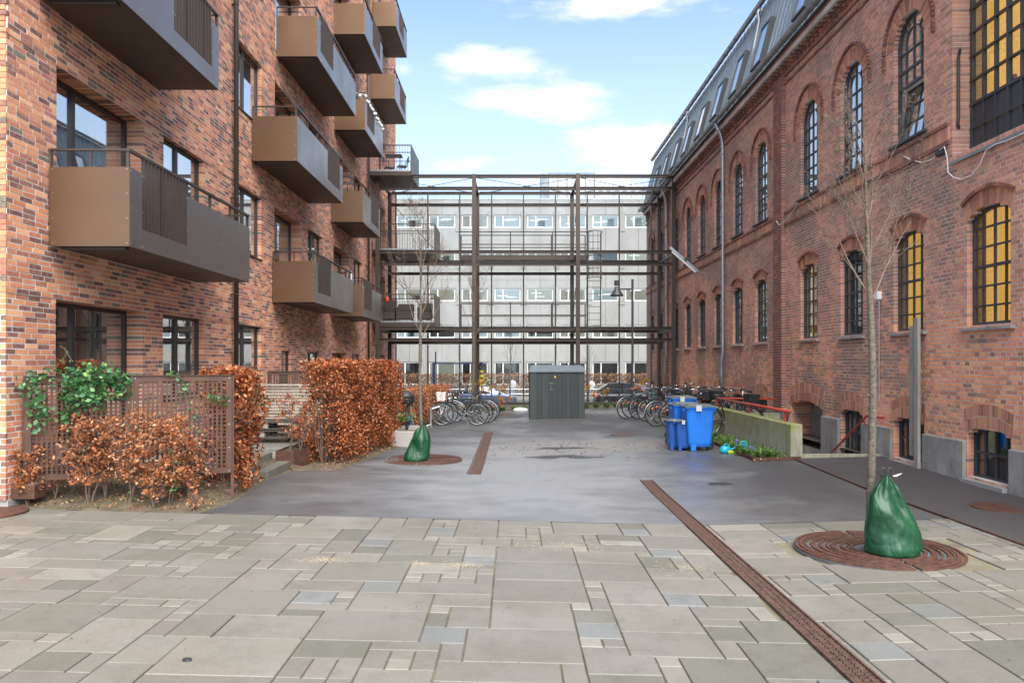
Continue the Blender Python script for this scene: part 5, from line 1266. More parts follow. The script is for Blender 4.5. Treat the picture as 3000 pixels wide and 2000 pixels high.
# ================= FOLIAGE =================
def shellpts(path, hw, z0, z1, n, rr, thick=.16, wob=.09):
    P = []
    segs = list(zip(path, path[1:])); Ls = [math.hypot(b[0]-a[0], b[1]-a[1]) for a, b in segs]; T = sum(Ls)
    while len(P) < n:
        t = rr.random()*T
        for (a, b), l in zip(segs, Ls):
            if t <= l: break
            t -= l
        f = t/l; cx, cy = a[0]+(b[0]-a[0])*f, a[1]+(b[1]-a[1])*f; dx, dy = (b[0]-a[0])/l, (b[1]-a[1])/l
        s = rr.choice((0, 0, 1, 1, 2)); zz = rr.uniform(z0, z1); o = rr.uniform(-1, 1)*hw; k = abs(rr.gauss(0, thick))
        bump = wob*math.sin(cy*3.1+zz*4.3)+wob*.7*math.sin(cy*7.3-zz*6.1+cx*5)
        topf = 1-.35*max(0, (zz-(z1-.3))/.3)**2
        if s == 2: zz = z1-k*.8+bump*.6; u = o
        else: u = (hw*topf-k+bump)*(1 if s else -1)
        # end caps
        e = 0
        if f < .12 and rr.random() < .5: e = -rr.random()*.0; u = o*topf; t0 = k-bump; cx, cy = a[0]+dx*t0, a[1]+dy*t0; zz = rr.uniform(z0, z1)
        if f > .9 and rr.random() < .4: u = o*topf; cx, cy = b[0]-dx*(k-bump), b[1]-dy*(k-bump); zz = rr.uniform(z0, z1)
        if math.sin(cy*6.3+zz*4.1)*math.sin(zz*8.3-cx*5-cy*2.2) < -.45 and rr.random() < .65: continue
        if zz < z0+.35 and rr.random() < .6*(1-(zz-z0)/.35): continue
        P.append((cx-dy*u, cy+dx*u, zz))
    return P
def hedge(label, path, hw, h, n, size, mat, seed, z0=None, wob=.07, core='twigd', grp=None):
    rr = random.Random(seed); np.random.seed(seed); x, y = path[0]; zb = gz(x, y) if z0 is None else z0
    t = thing('hedge', label, 'hedge', (0, 0, 0), 0, grp)
    leaves('leaves', shellpts(path, hw, zb+.06, zb+h, n, rr, wob=wob), size, mat, t)
    b = MB(); 
    for (a, c) in zip(path, path[1:]):
        l = math.hypot(c[0]-a[0], c[1]-a[1]); k = max(3, int(l/.16))
        for i in range(k):
            f = (i+.5)/k; px, py = a[0]+(c[0]-a[0])*f, a[1]+(c[1]-a[1])*f
            for _ in range(5):
                ex, ey = rr.uniform(-1, 1)*hw*.85, rr.uniform(-.2, .2); b.tube([(px, py, zb-.05), (px+ex*.3, py+ey*.3, zb+h*.35), (px+ex, py+ey, zb+h*rr.uniform(.7, .97))], [.014, .009, .003], 4, False)
    b.build('stems', core, t); return t
hedge('tall clipped copper beech hedge in the middle of the left side', [(-3.42, 13.35), (-3.2, 15.3), (-2.92, 17.4)], .40, 1.86, 30000, .058, 'beech', 1)
hedge('copper beech hedge behind the right end of the metal screen', [(-3.98, 10.15), (-3.95, 11.1)], .30, 1.68, 7000, .062, 'beech', 2)
hedge('low copper hedge between concrete planter and bicycle rack', [(-3.1, 19.3), (-2.75, 22.3), (-2.35, 26)], .30, 1.12, 9000, .055, 'beech2', 3)
hedge('long brown beech hedge across the street below the office windows', [(-22, 66), (22, 66)], .7, 2.0, 26000, .15, 'beech3', 4, z0=-1.15, wob=.12)
# loose dry shrubs in front of the metal screen
def shrub(x, y, h, rad, nl, label, seed, mat='beech2', size=.045, stem='twig', z0=None, low=.25):
    rr = random.Random(seed); np.random.seed(seed); z = (SOIL(x, y) if z0 is None else z0); t = thing('dry_shrub', label, 'shrub', (x, y, z), 0, 'dry beech shrubs in the front bed' if mat == 'beech2' else None)
    mb = MB(); tips = []
    for k in range(rr.randint(2, 3)):
        p = Vector((rr.gauss(0, .02), rr.gauss(0, .02), 0)); pts = [p]; d = Vector((rr.gauss(0, .12), rr.gauss(0, .1), 1))
        for i in range(7): d = (d+Vector((rr.gauss(0, .14), rr.gauss(0, .12), .1))).normalized(); p = p+d*h/7.2; pts.append(p)
        mb.tube(pts, [.011*(1-.11*i) for i in range(8)], 5)
        for i in range(2, 8):
            for _ in range(4):
                a = rr.random()*6.28; e = Vector((math.cos(a), math.sin(a), rr.uniform(-.2, .6)))*rad*rr.uniform(.4, 1.05)*(1-.45*abs(i/7-.55)); q = pts[i]+e*.5+Vector((0, 0, .03)); q2 = pts[i]+e; mb.tube([pts[i], q, q2], [.005, .0035, .0015], 3, False); tips.append((pts[i], q, q2))
    mb.build('stems', stem, t); P = []
    while len(P) < nl:
        a, b, c = rr.choice(tips); f = rr.random(); v = b+(c-b)*f if rr.random() < .7 else a+(b-a)*f; v = v+Vector((rr.gauss(0, .028), rr.gauss(0, .028), rr.gauss(0, .028)))
        if v.z > h*low*.5: P.append(tuple(v))
    leaves('leaves', P, size, mat, t); return t
def SOIL(x, y):      # bed rises towards the building
    g = gz(x, y); return g+.16*min(1, max(0, (y-EDGE-.05)/1.3))*min(1, max(0, (-3.72-x)/.25))
mb = MB(); nxs, nys = 40, 34; q = random.Random(2)
for j in range(nys+1):
    for i in range(nxs+1):
        y = EDGE+.0+(12.9-EDGE)*j/nys; xr_ = lerp(AL, y)+.02; x = -5.99 if y < 99 else 0; x = -9+(xr_+9)*i/nxs if y < YC+.0 else -5.99+(xr_+5.99)*i/nxs
        mb.v.append((x, y, SOIL(x, y)+.002+(q.uniform(-.008, .02) if 0 < i < nxs and j else 0)))
for j in range(nys):
    for i in range(nxs): a = j*(nxs+1)+i; mb.f.append((a, a+1, a+nxs+2, a+nxs+1)); mb.mi.append(0)
mb.build('soil_bed', 'soil', kind='structure', smooth=True)
mb = MB(); mb.add([(-12, 7.6, gz(-6, 8)-.005), (-5.9, 7.6, gz(-6, 8)-.005), (-5.9, 8.9, .24), (-12, 8.9, .24)], [(0, 1, 2, 3)])
mb = MB()
for j in range(40):
    for i in range(7):
        y = 12.6+(18.9-12.6)*j/39; xr_ = lerp(AL, y)+.03; x = -4.05+(xr_+4.05)*i/6; mb.v.append((x, y, gz(x, y)+(.006 if i == 6 else .03)+(q.uniform(-.01, .025) if 0 < i < 6 else 0)))
for j in range(39):
    for i in range(6): a = j*7+i; mb.f.append((a, a+1, a+8, a+7)); mb.mi.append(0)
mb.build('hedge_bed', 'soil', kind='structure', smooth=True)
rq = random.Random(6); np.random.seed(9); P = []
for _ in range(900):
    x, y = rq.uniform(-6, -3.7), rq.uniform(8.98, 10.6); P.append((x, y, SOIL(x, y)+.02))
for _ in range(420):
    y = rq.uniform(12.8, 18.5); x = lerp(AL, y)-abs(rq.gauss(0, .3)); P.append((x, y, gz(x, y)+.05))
tag(leaves('fallen_leaves', P, .04, 'litter'), 'small fallen leaves and bits of litter on the garden soil', 'fallen leaves')
for (px, Y, h, rad, nl, sd, l) in ((82, 9.05, .66, .20, 420, 21, 'leftmost dry brown shrub at the corner of the brick wall'), (160, 9.35, .62, .28, 260, 22, 'small sparse shrub second from the left before the screen'), (258, 9.2, 1.0, .36, 950, 23, 'bushy dry beech shrub before the left half of the metal screen'),
        (310, 9.45, 1.06, .34, 750, 24, 'dry beech shrub with thin stems left of the screen middle'), (385, 9.25, 1.08, .36, 950, 25, 'tall dry beech shrub before the middle of the metal screen'), (500, 9.3, 1.02, .34, 850, 26, 'dry beech shrub on the right half of the metal screen'),
        (560, 9.5, .78, .30, 520, 27, 'low dry shrub near the right post of the screen'), (455, 9.1, .50, .26, 240, 28, 'small low shrub in front of the screen right of its middle')):
    X_ = (px-CX)/F*Y; shrub(X_, Y, h, rad, int(nl*1.9), l, sd)
shrub(-3.93+.1, 9.02, .2, .08, 60, 'tiny orange seedling by the paving edge', 31, size=.05)
def climber(label, pts, n, spread, size, mat, seed, name='climbing_plant'):
    rr = random.Random(seed); np.random.seed(seed); t = thing(name, label, 'climbing plant'); mb = MB(); P = []
    for path in pts:
        path = [Vector(p) for p in path]; mb.tube(path, .004, 4)
        for _ in range(n//len(pts)):
            i = rr.randrange(len(path)-1); p = path[i].lerp(path[i+1], rr.random()); P.append((p.x+rr.gauss(0, spread), p.y+rr.gauss(0, spread*.4), p.z+rr.gauss(0, spread)))
    mb.build('stems', 'twig', t); leaves('leaves', P, size, mat, t, aspect=.75); return t
def sc_(px, py, off=-.06):      # a point just in front of the screen
    f = (px-62)/(680-62); Y = 9.1+f*.7+off; return onY(px, py, Y)
climber('green climber spilling over the top of the metal screen', [[sc_(95, 1120), sc_(160, 1090), sc_(230, 1105), sc_(300, 1092)], [sc_(230, 1105), sc_(210, 1160), sc_(190, 1230)], [sc_(180, 1130), sc_(260, 1150), sc_(300, 1175)], [sc_(300, 1085), sc_(350, 1110), sc_(360, 1150)], [sc_(80, 1130), sc_(110, 1180), sc_(120, 1240)], [sc_(240, 1120), sc_(260, 1160), sc_(230, 1180)], [sc_(260, 1090), sc_(300, 1120), sc_(345, 1140)]], 900, .07, .07, 'ivy', 41)
climber('thin green tendril hanging over the right part of the screen', [[sc_(490, 1095), sc_(530, 1105), sc_(540, 1150), sc_(560, 1200), sc_(565, 1260)], [sc_(610, 1160), sc_(640, 1175), sc_(668, 1170)]], 70, .035, .062, 'ivy', 42)
climber('young shoot with green leaves rising low before the screen', [[sc_(505, 1440, -.4), sc_(500, 1380, -.4), sc_(515, 1320, -.4)]], 26, .045, .075, 'ivy', 43)
climber('green climber in the gap beside the steps', [[onY(690, 1120, 10.9), onY(720, 1140, 11), onY(745, 1150, 11.1)], [onY(745, 1150, 11.1), onY(755, 1200, 11.2), onY(760, 1240, 11.2)], [onY(700, 1130, 10.9), onY(745, 1180, 11), onY(770, 1160, 11.2)]], 190, .055, .06, 'ivy', 44)
climber('thin wild vine before the ground floor window', [[onY(178, 1060, 9.5), onY(200, 1030, 9.5), onY(176, 1013, 9.5)], [onY(210, 1055, 9.5), onY(190, 1025, 9.5)]], 22, .012, .025, 'grass', 45)

# ================= METAL SCREENS =================
def screen(label, A, B, z0, z1, npan, pitch, single, posts=True, rows=True, seed=1):
    t = thing('metal_screen', label, 'metal screen', (0, 0, 0), 0, 'brown perforated metal screens'); A = Vector(A+(0,)); B = Vector(B+(0,)); L_ = (B-A).length; d = (B-A)/L_; rz = math.atan2(d.y, d.x); t.location = A; t.rotation_euler = (0, 0, rz)
    W_ = L_/npan
    for k in range(npan):
        a, b = k*W_+.006, (k+1)*W_-.006; fr = MB(); fw = .07
        fr.box(a, b, -.012, .012, z1-fw, z1).box(a, b, -.012, .012, z0, z0+fw).box(a, a+fw, -.012, .012, z0+fw, z1-fw).box(b-fw, b, -.012, .012, z0+fw, z1-fw); fr.box(a, b, -.03, .03, z1, z1+.008); fr.build('panel_frame', 'rustbrown', t)
        n = int((b-a-2*fw)/pitch); me = None
        for i in range(1, n):
            x = a+fw+(b-a-2*fw)*i/n
            if me is None: o = MB().box(-pitch*.24, pitch*.24, -.003, .003, z0+fw, z1-fw).build('bar', 'rustbrown', t); me = o.data
            else: o = link('bar', me, t)
            o.location = (x, 0, 0)
        if rows:
            z = z0+fw+.05; me = None
            while z < z1-fw:
                if me is None: o = MB().box(0, b-a-2*fw, -.0025, .0025, -.006, .006).build('crosswire', 'rustbrown', t); me = o.data
                else: o = link('crosswire', me, t)
                o.location = (a+fw, .0055, z); z += .05
        bl = MB()
        for z in np.linspace(z0+.03, z1-.03, 5):
            for x in (a+.03, b-.03): bl.box(x-.008, x+.008, -.018, -.0121, z-.008, z+.008)
        bl.build('bolts', 'galv', t, kind='stuff')
    if posts:
        for x in (0.0, L_): MB().box(x-.02, x+.02, .012, .05, min(z0, .2)-.1, z1).build('post', 'rustbrown', t)
    return t
screen('tall brown perforated metal screen in front of the nearest ground floor window', (-5.93, 9.12), (-3.66, 9.8), .50, 1.765, 2, .052, True)
screen('second brown metal screen further back above the pale wooden fence', (-5.5, 16.9), (-3.9, 17.3), .75, 1.72, 1, .055, False)

# ================= TERRACE, STEPS, FURNITURE =================
TZ = .40
tr = link('terrace', None); tr['kind'] = 'structure'
MB().box(-5.99, -4.47, 11.4, 20.5, 0, TZ-.045).build('terrace_base', 'concrete', tr); MB().box(-4.47, -4.06, 13.2, 20.5, 0, TZ-.05).build('terrace_base', 'concrete', tr)
q = random.Random(5); y = 11.4; r = 0
while y < 20.4:
    dy = .5; x = -5.98+(.0 if r % 2 else .25)-.25*(1-r % 2); xe = -4.05 if y >= 13.2 else -4.46
    while x < xe-.05:
        b = min(x+.5, xe); MB().bbox(x+.006, b-.006, y+.006, min(y+dy, 20.5)-.006, TZ-.044, TZ+q.uniform(-.003, .003), .006).build('terrace_slab', 'terr', tr); x += .5
    y += dy; r += 1
st = thing('garden_steps', 'two pale concrete steps leading up from the asphalt to the terrace', 'steps'); g = .14
MB().bbox(-4.12, -3.75, 11.52, 12.68, g-.1, g+.13, .008).build('step', 'st4', st); MB().bbox(-4.46, -4.125, 11.48, 12.9, g-.1, g+.26, .008).build('step', 'st4', st)
pl = thing('steel_planter_edge', 'rusty steel planter box with soil beside the steps', 'planter'); 
pp = [(-4.02, 12.75), (-3.72, 12.75), (-3.6, 13.3), (-4.02, 13.6)]
for a, b in zip(pp, pp[1:]+pp[:1]): MB().beam((a[0], a[1], .27), (b[0], b[1], .27), .012, .32).build('side', 'corten', pl)
MB().add([(x, y, .40) for x, y in pp], [(0, 1, 2, 3)]).build('soil', 'soil', pl)
shrub(-3.86, 12.95, .95, .28, 520, 'thin copper leaved shrub in the rusty planter beside the steps', 51, 'beech', .045, z0=.4)
shrub(-3.75, 13.15, .6, .2, 160, 'lower sparse copper shrub at the planter corner', 52, 'beech', .045, z0=.4)
# pale slatted fence
sf2 = thing('slatted_fence', 'pale weathered fence of horizontal wooden slats on the terrace', 'fence'); 
me = MB().bbox(-5.6, -3.95, -.01, .01, -.022, .022, .003).mesh('slat', 'woodP')
for i in range(13): link('slat', me, sf2, loc=(0, 16.3, .58+.066*i))
MB().box(-5.6, -3.95, 16.25, 16.36, 1.42, 1.455).build('top_rail', 'woodP', sf2)
for x in (-5.55, -4.72, -3.98): MB().box(x-.05, x+.05, 16.312, 16.36, TZ, 1.42).build('post', 'woodP', sf2)
# pallet bench
for k, (x, y, z, l) in enumerate(((-4.75, 14.6, TZ, 'dark wooden pallet on castors lying on the terrace, lower of two'), (-4.72, 14.62, TZ+.26, 'dark wooden pallet stacked on top of the other one'))):
    t = thing('pallet', l, 'pallet', (x, y, z+.0), .08*k, 'stacked pallets on the terrace'); zz = .10 if k == 0 else 0
    for i in range(7): MB().box(-.6, .6, -.4+.118*i, -.4+.118*i+.09, zz+.122, zz+.144).build('board', 'woodD', t)
    for i in range(3): MB().box(-.6+.55*i-.0, -.6+.55*i+.1, -.4, .4, zz+.10, zz+.1215).build('stringer', 'woodD', t); MB().box(-.6, .6, -.4+.35*i, -.4+.35*i+.1, zz, zz+.02).build('board', 'woodD', t)
    for i in range(3):
        for j in range(3): MB().box(-.6+.55*i, -.6+.55*i+.1, -.4+.35*j, -.4+.35*j+.1, zz+.0205, zz+.0995).build('block', 'wood', t)
    if k == 0:
        for i in (-.5, .5):
            for j in (-.3, .3): MB().ring((i, j, .045), .03, .015, 'y', 12, 6).box(i-.01, i+.01, j-.02, j+.02, .04, .1).build('castor', 'black', t)
# doormat and drain lid at the left corner
t = thing('access_cover', 'flat reddish access cover and small steel box at the foot of the brick corner', 'access cover', (0, 0, 0))
z = SOIL(-6.2, 8.9)+.02
MB().lathe([(.42, -.05), (.42, .02), (.40, .028), (.01, .028)], (-6.05, 8.62, gz(-6, 8.6)+.0), 32).build('cover', 'castiron', t); MB().bbox(-6.0, -5.72, 8.98, 9.2, .30, .47, .006).build('steel_box', 'corten', t); MB().box(-5.99, -5.73, 8.99, 9.19, .471, .476).build('lid', 'zinc', t)
# concrete planter bench by the left tree
x, y = G(1150, 1308); z = gz(x, y); t = thing('concrete_planter', 'low rectangular pale concrete trough behind the left watering bag', 'planter', (x, y, z))
x1_ = .62
MB().bbox(0, x1_, 0, .09, -.02, .34, .01).build('wall', 'concB', t); MB().bbox(0, x1_, 1.5, 1.59, -.02, .34, .01).build('wall', 'concB', t); MB().bbox(0, .08, .092, 1.498, -.02, .34, .01).build('wall', 'concB', t); MB().bbox(x1_-.08, x1_, .092, 1.498, -.02, .34, .01).build('wall', 'concB', t)
MB().box(.08, x1_-.08, .09, 1.5, 0, .24).build('soil', 'soil', t)
# kettle barbecue, gas bottle, pot with plant
def px3(px, Y): return (px-CX)/F*Y
Y = 19.6; x = px3(1188, Y); z0 = gz(x, Y)+.03; t = thing('kettle_barbecue', 'black kettle barbecue standing between the two copper hedges', 'barbecue', (x, Y, z0))
MB().lathe([(.02, .66), (.14, .70), (.22, .80), (.24, .88), (.24, .90)], n=20).build('bowl', 'blackp', t, smooth=True); MB().lathe([(.245, .905), (.22, 1.0), (.12, 1.09), (.02, 1.11)], n=20).build('lid', 'blackp', t, smooth=True); MB().ring((0, 0, 1.13), .04, .008, 'y', 10, 5, 0, 180).build('handle', 'blackp', t)
for a in (90, 210, 330): MB().tube([(.16*math.cos(R(a)), .16*math.sin(R(a)), .74), (.3*math.cos(R(a)), .3*math.sin(R(a)), 0)], .012, 6).build('leg', 'galv', t)
x = px3(1190, 20.6); tag(MB().lathe([(.01, 0), (.14, .01), (.15, .1), (.15, .36), (.10, .45), (.04, .48), (.04, .54)], (x, 20.6, gz(x, 20.6)), 18).build('gas_bottle', 'blueP', smooth=True), 'blue gas bottle beneath the kettle barbecue', 'gas bottle')
Y = 18.3; x = px3(1180, Y); t = thing('potted_plant', 'dark plastic pot with green leaves beside the copper hedge', 'potted plant', (x, Y, gz(x, Y)+.03))
MB().lathe([(.13, 0), (.19, .40), (.21, .40), (.21, .43), (.18, .43), (.17, .36), (.01, .36)], n=20).build('pot', 'blackp', t); np.random.seed(4); leaves('foliage', np.random.randn(260, 3)*[.11, .11, .06]+[0, 0, .48], .07, 'grass', t)

# ================= SHED =================
x0, y0 = G(1552, 1229); t = thing('transformer_shed', 'dark grey ribbed metal utility shed standing in the middle of the yard', 'utility shed', (0, 0, 0))
xs0, xs1 = px3(1552, y0), px3(1714, y0); z = gz(0, y0); zt_ = EYE-(1088-CY)/F*y0; dep = 1.6
MB().box(xs0+.03, xs1-.03, y0+.03, y0+dep, z-.05, zt_-.01).build('body', 'shed2', t)
widths = [('panel', .115, 'shed'), ('groove', .09, 'shed2'), ('panel', .03, 'shed'), ('panel', .05, 'shed'), ('leaf', .50, 'shed2'), ('panel', .05, 'shed'), ('panel', .035, 'shed'), ('groove', .09, 'shed2'), ('panel', .04, 'shed')]
wpx = [(1553, 1571, 'shed', 0), (1571.5, 1589, 'shed2', .02), (1589.5, 1599, 'shed', 0), (1599.5, 1606, 'shed', .01), (1660.5, 1668, 'shed', 0), (1668.5, 1676, 'shed2', .02), (1676.5, 1679.5, 'shed', 0), (1680, 1695, 'shed2', .02), (1695.5, 1713, 'shed', 0)]
for a, b, m, d in wpx: MB().bbox(px3(a, y0), px3(b, y0), y0+d, y0+.029+.0, z-.02, zt_-.02, .004).build('cladding_panel', m, t)
dl = link('door', None, t)
for k in range(4): a, b = 1606.5+13.5*k, 1606.5+13.5*(k+1)-.6; MB().bbox(px3(a, y0), px3(b, y0), y0+.008, y0+.029, z+.0, zt_-.03, .003).build('door_panel', 'shed2', dl)
MB().bbox(px3(1610, y0), px3(1618, y0), y0-.012, y0+.007, zt_-.56, zt_-.42, .004).build('lock', 'slate', dl)
MB().box(px3(1609, y0), px3(1620, y0), y0-.004, y0+.006, zt_-.4, zt_-.39).box(px3(1609, y0), px3(1620, y0), y0-.004, y0+.006, zt_-.60, zt_-.59).build('fitting', 'galv', dl)
# warning sign: yellow triangle with black flash
cx_, cz_ = px3(1626.5, y0), zt_-.175; a = .042
MB().prism([(cx_-a, cz_-a*.7), (cx_+a, cz_-a*.7), (cx_, cz_+a*.95)], lambda u, v, d: (u, y0+.007-d, v), 0, .006).build('warning_sign', 'yellow', dl)
MB().prism([(cx_+.004, cz_+.022), (cx_-.010, cz_-.004), (cx_+.001, cz_-.002), (cx_-.003, cz_-.022), (cx_+.010, cz_+.006), (cx_, cz_+.003)], lambda u, v, d: (u, y0+.0005-d, v), 0, .002).build('flash_symbol', 'blackp', dl)
sc2 = MB()
for pxx in (1581, 1613, 1626, 1640, 1653, 1685):
    for zz in (zt_-.13, z+.14): sc2.box(px3(pxx, y0)-.006, px3(pxx, y0)+.006, y0-.004, y0+.02, zz-.006, zz+.006)
sc2.build('screws', 'galv', t, kind='stuff')
rb = MB()
for k in range(10): rb.box(xs0+.0, xs0+.028, y0+.1+.15*k, y0+.19+.15*k, z-.02, zt_-.02).box(xs1-.028, xs1, y0+.1+.15*k, y0+.19+.15*k, z-.02, zt_-.02)
rb.build('side_cladding', 'shed', t)
zr_ = EYE-(1072-CY)/F*(y0+.5)
MB().loft([[(xs0-.02, y0-.04, zt_-.02), (xs1+.02, y0-.04, zt_-.02), (xs1+.02, y0+dep, zt_-.02), (xs0-.02, y0+dep, zt_-.02)], [(xs0-.02, y0-.04, zt_+.02), (xs1+.02, y0-.04, zt_+.02), (xs1+.02, y0+dep, zt_+.02), (xs0-.02, y0+dep, zt_+.02)], [(xs0+.04, y0+.35, zr_), (xs1-.04, y0+.35, zr_), (xs1-.04, y0+dep, zr_+.03), (xs0+.04, y0+dep, zr_+.03)]]).build('roof', 'shedR', t)

# ================= STREET LAMP =================
Y = 27.0; x = px3(1853, Y); z = gz(x, Y); t = thing('street_lamp', 'dark street lamp with bell shaped shade before the glass screen', 'street lamp', (x, Y, z))
H = EYE-(818-CY)/F*Y-z
MB().tube([(0, 0, -.05), (0, 0, 1.2)], .055, 14).tube([(0, 0, 1.2), (0, 0, H)], .042, 14).build('pole', 'slate', t, smooth=False)
MB().box(-.46, -.04, -.025, .025, H-.38, H-.33).build('arm', 'slate', t)
MB().lathe([(.09, 0), (.10, .02), (.10, .17), (.07, .18)], (-.56, 0, H-.22), 18).build('lamp_head', 'slate', t, smooth=False); MB().lathe([(.24, -.33), (.22, -.28), (.10, -.10), (.085, 0), (.03, 0)], (-.56, 0, H-.27), 24).build('lamp_shade', 'slate', t, smooth=True)

# ================= BINS =================
def bin_(x, y, h, wd, dp, label, body, rz=0, wheels=True):
    t = thing('wheelie_bin', label, 'wheelie bin', (x, y, gz(x, y)+.004), rz, 'blue wheelie bins'); w, d = wd/2, dp/2; secs = []
    for f, s in ((.085, .66), (.10, .73), (.16, .80), (.30, .84), (.84, .95), (.845, .97), (.90, .985)):
        n = 5; sec = []; a, b, r = w*s, d*s, .06
        for cxs, cys, a0 in ((1, -1, -90), (1, 1, 0), (-1, 1, 90), (-1, -1, 180)):
            for k in range(n): an = R(a0+90*k/(n-1)); sec.append((cxs*(a-r)+r*math.cos(an), cys*(b-r)+r*math.sin(an), h*f))
        secs.append(sec)
    MB().loft(secs).build('body', body, t, smooth=False)
    MB().bbox(-w-.01, w+.01, -d-.02, d+.01, h*.885, h*.915, .01).build('rim', body, t); MB().bbox(w-.02, w+.035, -d*.6, -d*.4, h*.82, h*.89, .008).bbox(-w-.035, -w+.02, -d*.6, -d*.4, h*.82, h*.89, .008).build('comb_lug', body, t)
    MB().bbox(-w-.02, w+.02, -d-.03, d-.02, h*.918, h*.945, .012).bbox(-w*.8, w*.8, -d*.75, d*.7, h*.945, h*.97, .012).build('lid', 'lid', t)
    MB().box(-w*.35, w*.02, -d-.034, -d+.06, h*.951, h*.957).box(-w*.35, w*.02, -d-.037, -d-.031, h*.84, h*.957).build('label', 'label', t)
    for xx in (-.2, .0, .25): MB().box(w*xx-.008, w*xx+.008, -d*.99+.0, -d*.93, h*.70, h*.86).build('rib', body, t)
    MB().bbox(-w*.62, -w*.28, -d*.80, -d*.2, .0, h*.14, .01).build('foot', body, t)
    MB().tube([(-w*.9, d*.75, h*1.0-.06), (w*.9, d*.75, h-.06)], .014, 8).build('handle', body, t)
    if wheels:
        for sx in (1, -1):
            wl = link('wheel', None, t); wl.location = (w*.92*1.0, (d*.25 if sx > 0 else d*.75)-.02, .095) if sx > 0 else (-w*.92, d*.75, .095)
            ax_ = 'y' if sx > 0 else 'y'
            MB().ring((0, 0, 0), .072, .024, ax_, 22, 8).build('tyre', 'black', wl, smooth=True); MB().tube([(0, -.014, 0), (0, .014, 0)], .055, 14).build('hub', 'blackp', wl); MB().tube([(0, -.022, 0), (0, -.015, 0)], .02, 10).build('axle', 'slate', wl)
    return t
x, y = G(2040, 1318); bin_(x+.02, y, .98, .60, .62, 'bright blue wheelie bin in front, nearest to the low concrete wall', 'blueP')
bin_(x-.09, y+.70, .98, .60, .62, 'blue wheelie bin directly behind the front one, only its left edge showing', 'blueP')
bin_(px3(1996, 17.6), 17.6, 1.06, .56, .6, 'tall blue wheelie bin with grey lid at the back of the group', 'blueP')
bin_(px3(1975, 15.75), 15.75, .66, .34, .40, 'small dark blue bin at the left end of the group', 'blueD', wheels=False)
bin_(px3(1999, 15.60), 15.60, .66, .34, .40, 'small dark blue bin between the leftmost one and the large bins', 'blueD', wheels=False)

# ================= PLANT BED BY THE PARAPET =================
bed = thing('steel_bed_edging', 'low rusty steel edging round the narrow plant bed by the concrete parapet', 'bed edging'); P = [(4.42, 17.6), (4.42, 13.75), (5.28, 13.75)]
for a, b in zip(P, P[1:]): MB().beam((a[0], a[1], gz(*a)+.02), (b[0], b[1], gz(*b)+.02), .012, .10).build('edging_plate', 'corten', bed)
MB().add([(4.43, 13.76, gz(4.4, 13.7)+.03), (5.125, 13.76, gz(5.1, 13.7)+.05), (5.125, 19.3, gz(5.1, 18)+.05), (4.43, 17.6, gz(4.4, 17)+.03)], [(0, 1, 2, 3)]).build('bed_soil', 'soil', kind='structure')
def tuft(x, y, h, n, r, label, seed, z=None, mat='grass', name='grass_tuft', cat='grass tuft', w=.012, grp='tufts in the bed by the parapet'):
    rr = random.Random(seed); z = gz(x, y)+.04 if z is None else z; mb = MB()
    for _ in range(n):
        a = rr.random()*6.28; l = h*rr.uniform(.5, 1.1); c, s = math.cos(a), math.sin(a); b = rr.random()*r*.4; ww = w*rr.uniform(.6, 1.3); P = []
        for f in (0, .5, 1): k = b+r*f*f*rr.uniform(.7, 1); P.append((c*k, s*k, l*(f-.35*f*f*f)))
        mb.add([(P[0][0]-s*ww/2, P[0][1]+c*ww/2, P[0][2]), (P[0][0]+s*ww/2, P[0][1]-c*ww/2, P[0][2]), (P[1][0]+s*ww/2, P[1][1]-c*ww/2, P[1][2]), (P[1][0]-s*ww/2, P[1][1]+c*ww/2, P[1][2]), P[2]], [(0, 1, 2, 3), (3, 2, 4)])
    o = mb.build(name, mat, loc=(x, y, z)); tag(o, label, cat, grp); return o
for k, (px, py, h, l) in enumerate(((2090, 1285, .34, 'leafy green plant at the left end of the parapet bed'), (2100, 1312, .22, 'spreading grass tuft behind the turquoise watering can'), (2150, 1320, .22, 'grass tuft just right of the turquoise watering can'), (2185, 1330, .2, 'grass tuft beside the turquoise ring'), (2228, 1342, .28, 'dense grass tuft near the right end of the parapet bed'), (2262, 1340, .24, 'thin upright tuft close to the end of the parapet'), (2130, 1300, .2, 'low tuft against the mossy wall'))):
    x, y = G(px, py+6); tuft(max(x, 4.5), y, h, 120, .2, l, 60+k)
np.random.seed(3); P = [(rq.uniform(4.45, 5.1), rq.uniform(13.8, 17.5), .2) for _ in range(1300)]; P = [(a, b, gz(a, b)+.05+abs(rq.gauss(0, .035))) for a, b, _ in P]
tag(leaves('ground_cover', P, .05, 'grass'), 'low green ground cover with dead leaves in the parapet bed', 'ground cover')
P = [(rq.uniform(4.35, 5.1), rq.uniform(13.6, 17.5), .2) for _ in range(300)]; P = [(a, b, gz(a, b)+.05) for a, b, _ in P]; tag(leaves('fallen_leaves', P, .045, 'litter'), 'dead leaves lying along the parapet bed', 'fallen leaves')
for k, (px, py, l) in enumerate(((2155, 1288, 'taller purple flower in the parapet bed'), (2199, 1308, 'purple flower close to the turquoise ring'), (2212, 1316, 'small purple flower right of the ring'))):
    x, y = G(px, 1335); p = onY(px, py, y); t = thing('purple_flower', l, 'flower', (p[0], y, gz(x, y)+.04), 0, 'purple flowers in the parapet bed'); h = p[2]-gz(x, y)-.04
    MB().tube([(0, 0, 0), (.01, 0, h)], .004, 4).build('stem', 'grass', t); np.random.seed(k); leaves('petals', np.random.randn(14, 3)*[.018, .018, .03]+[.01, 0, h], .045, 'purple', t, kind=None)
x, y = G(2125, 1328); t = thing('toy_watering_can', 'turquoise toy watering can with lime spout at the edge of the bed', 'toy watering can', (x, y, gz(x, y)+.01), .1)
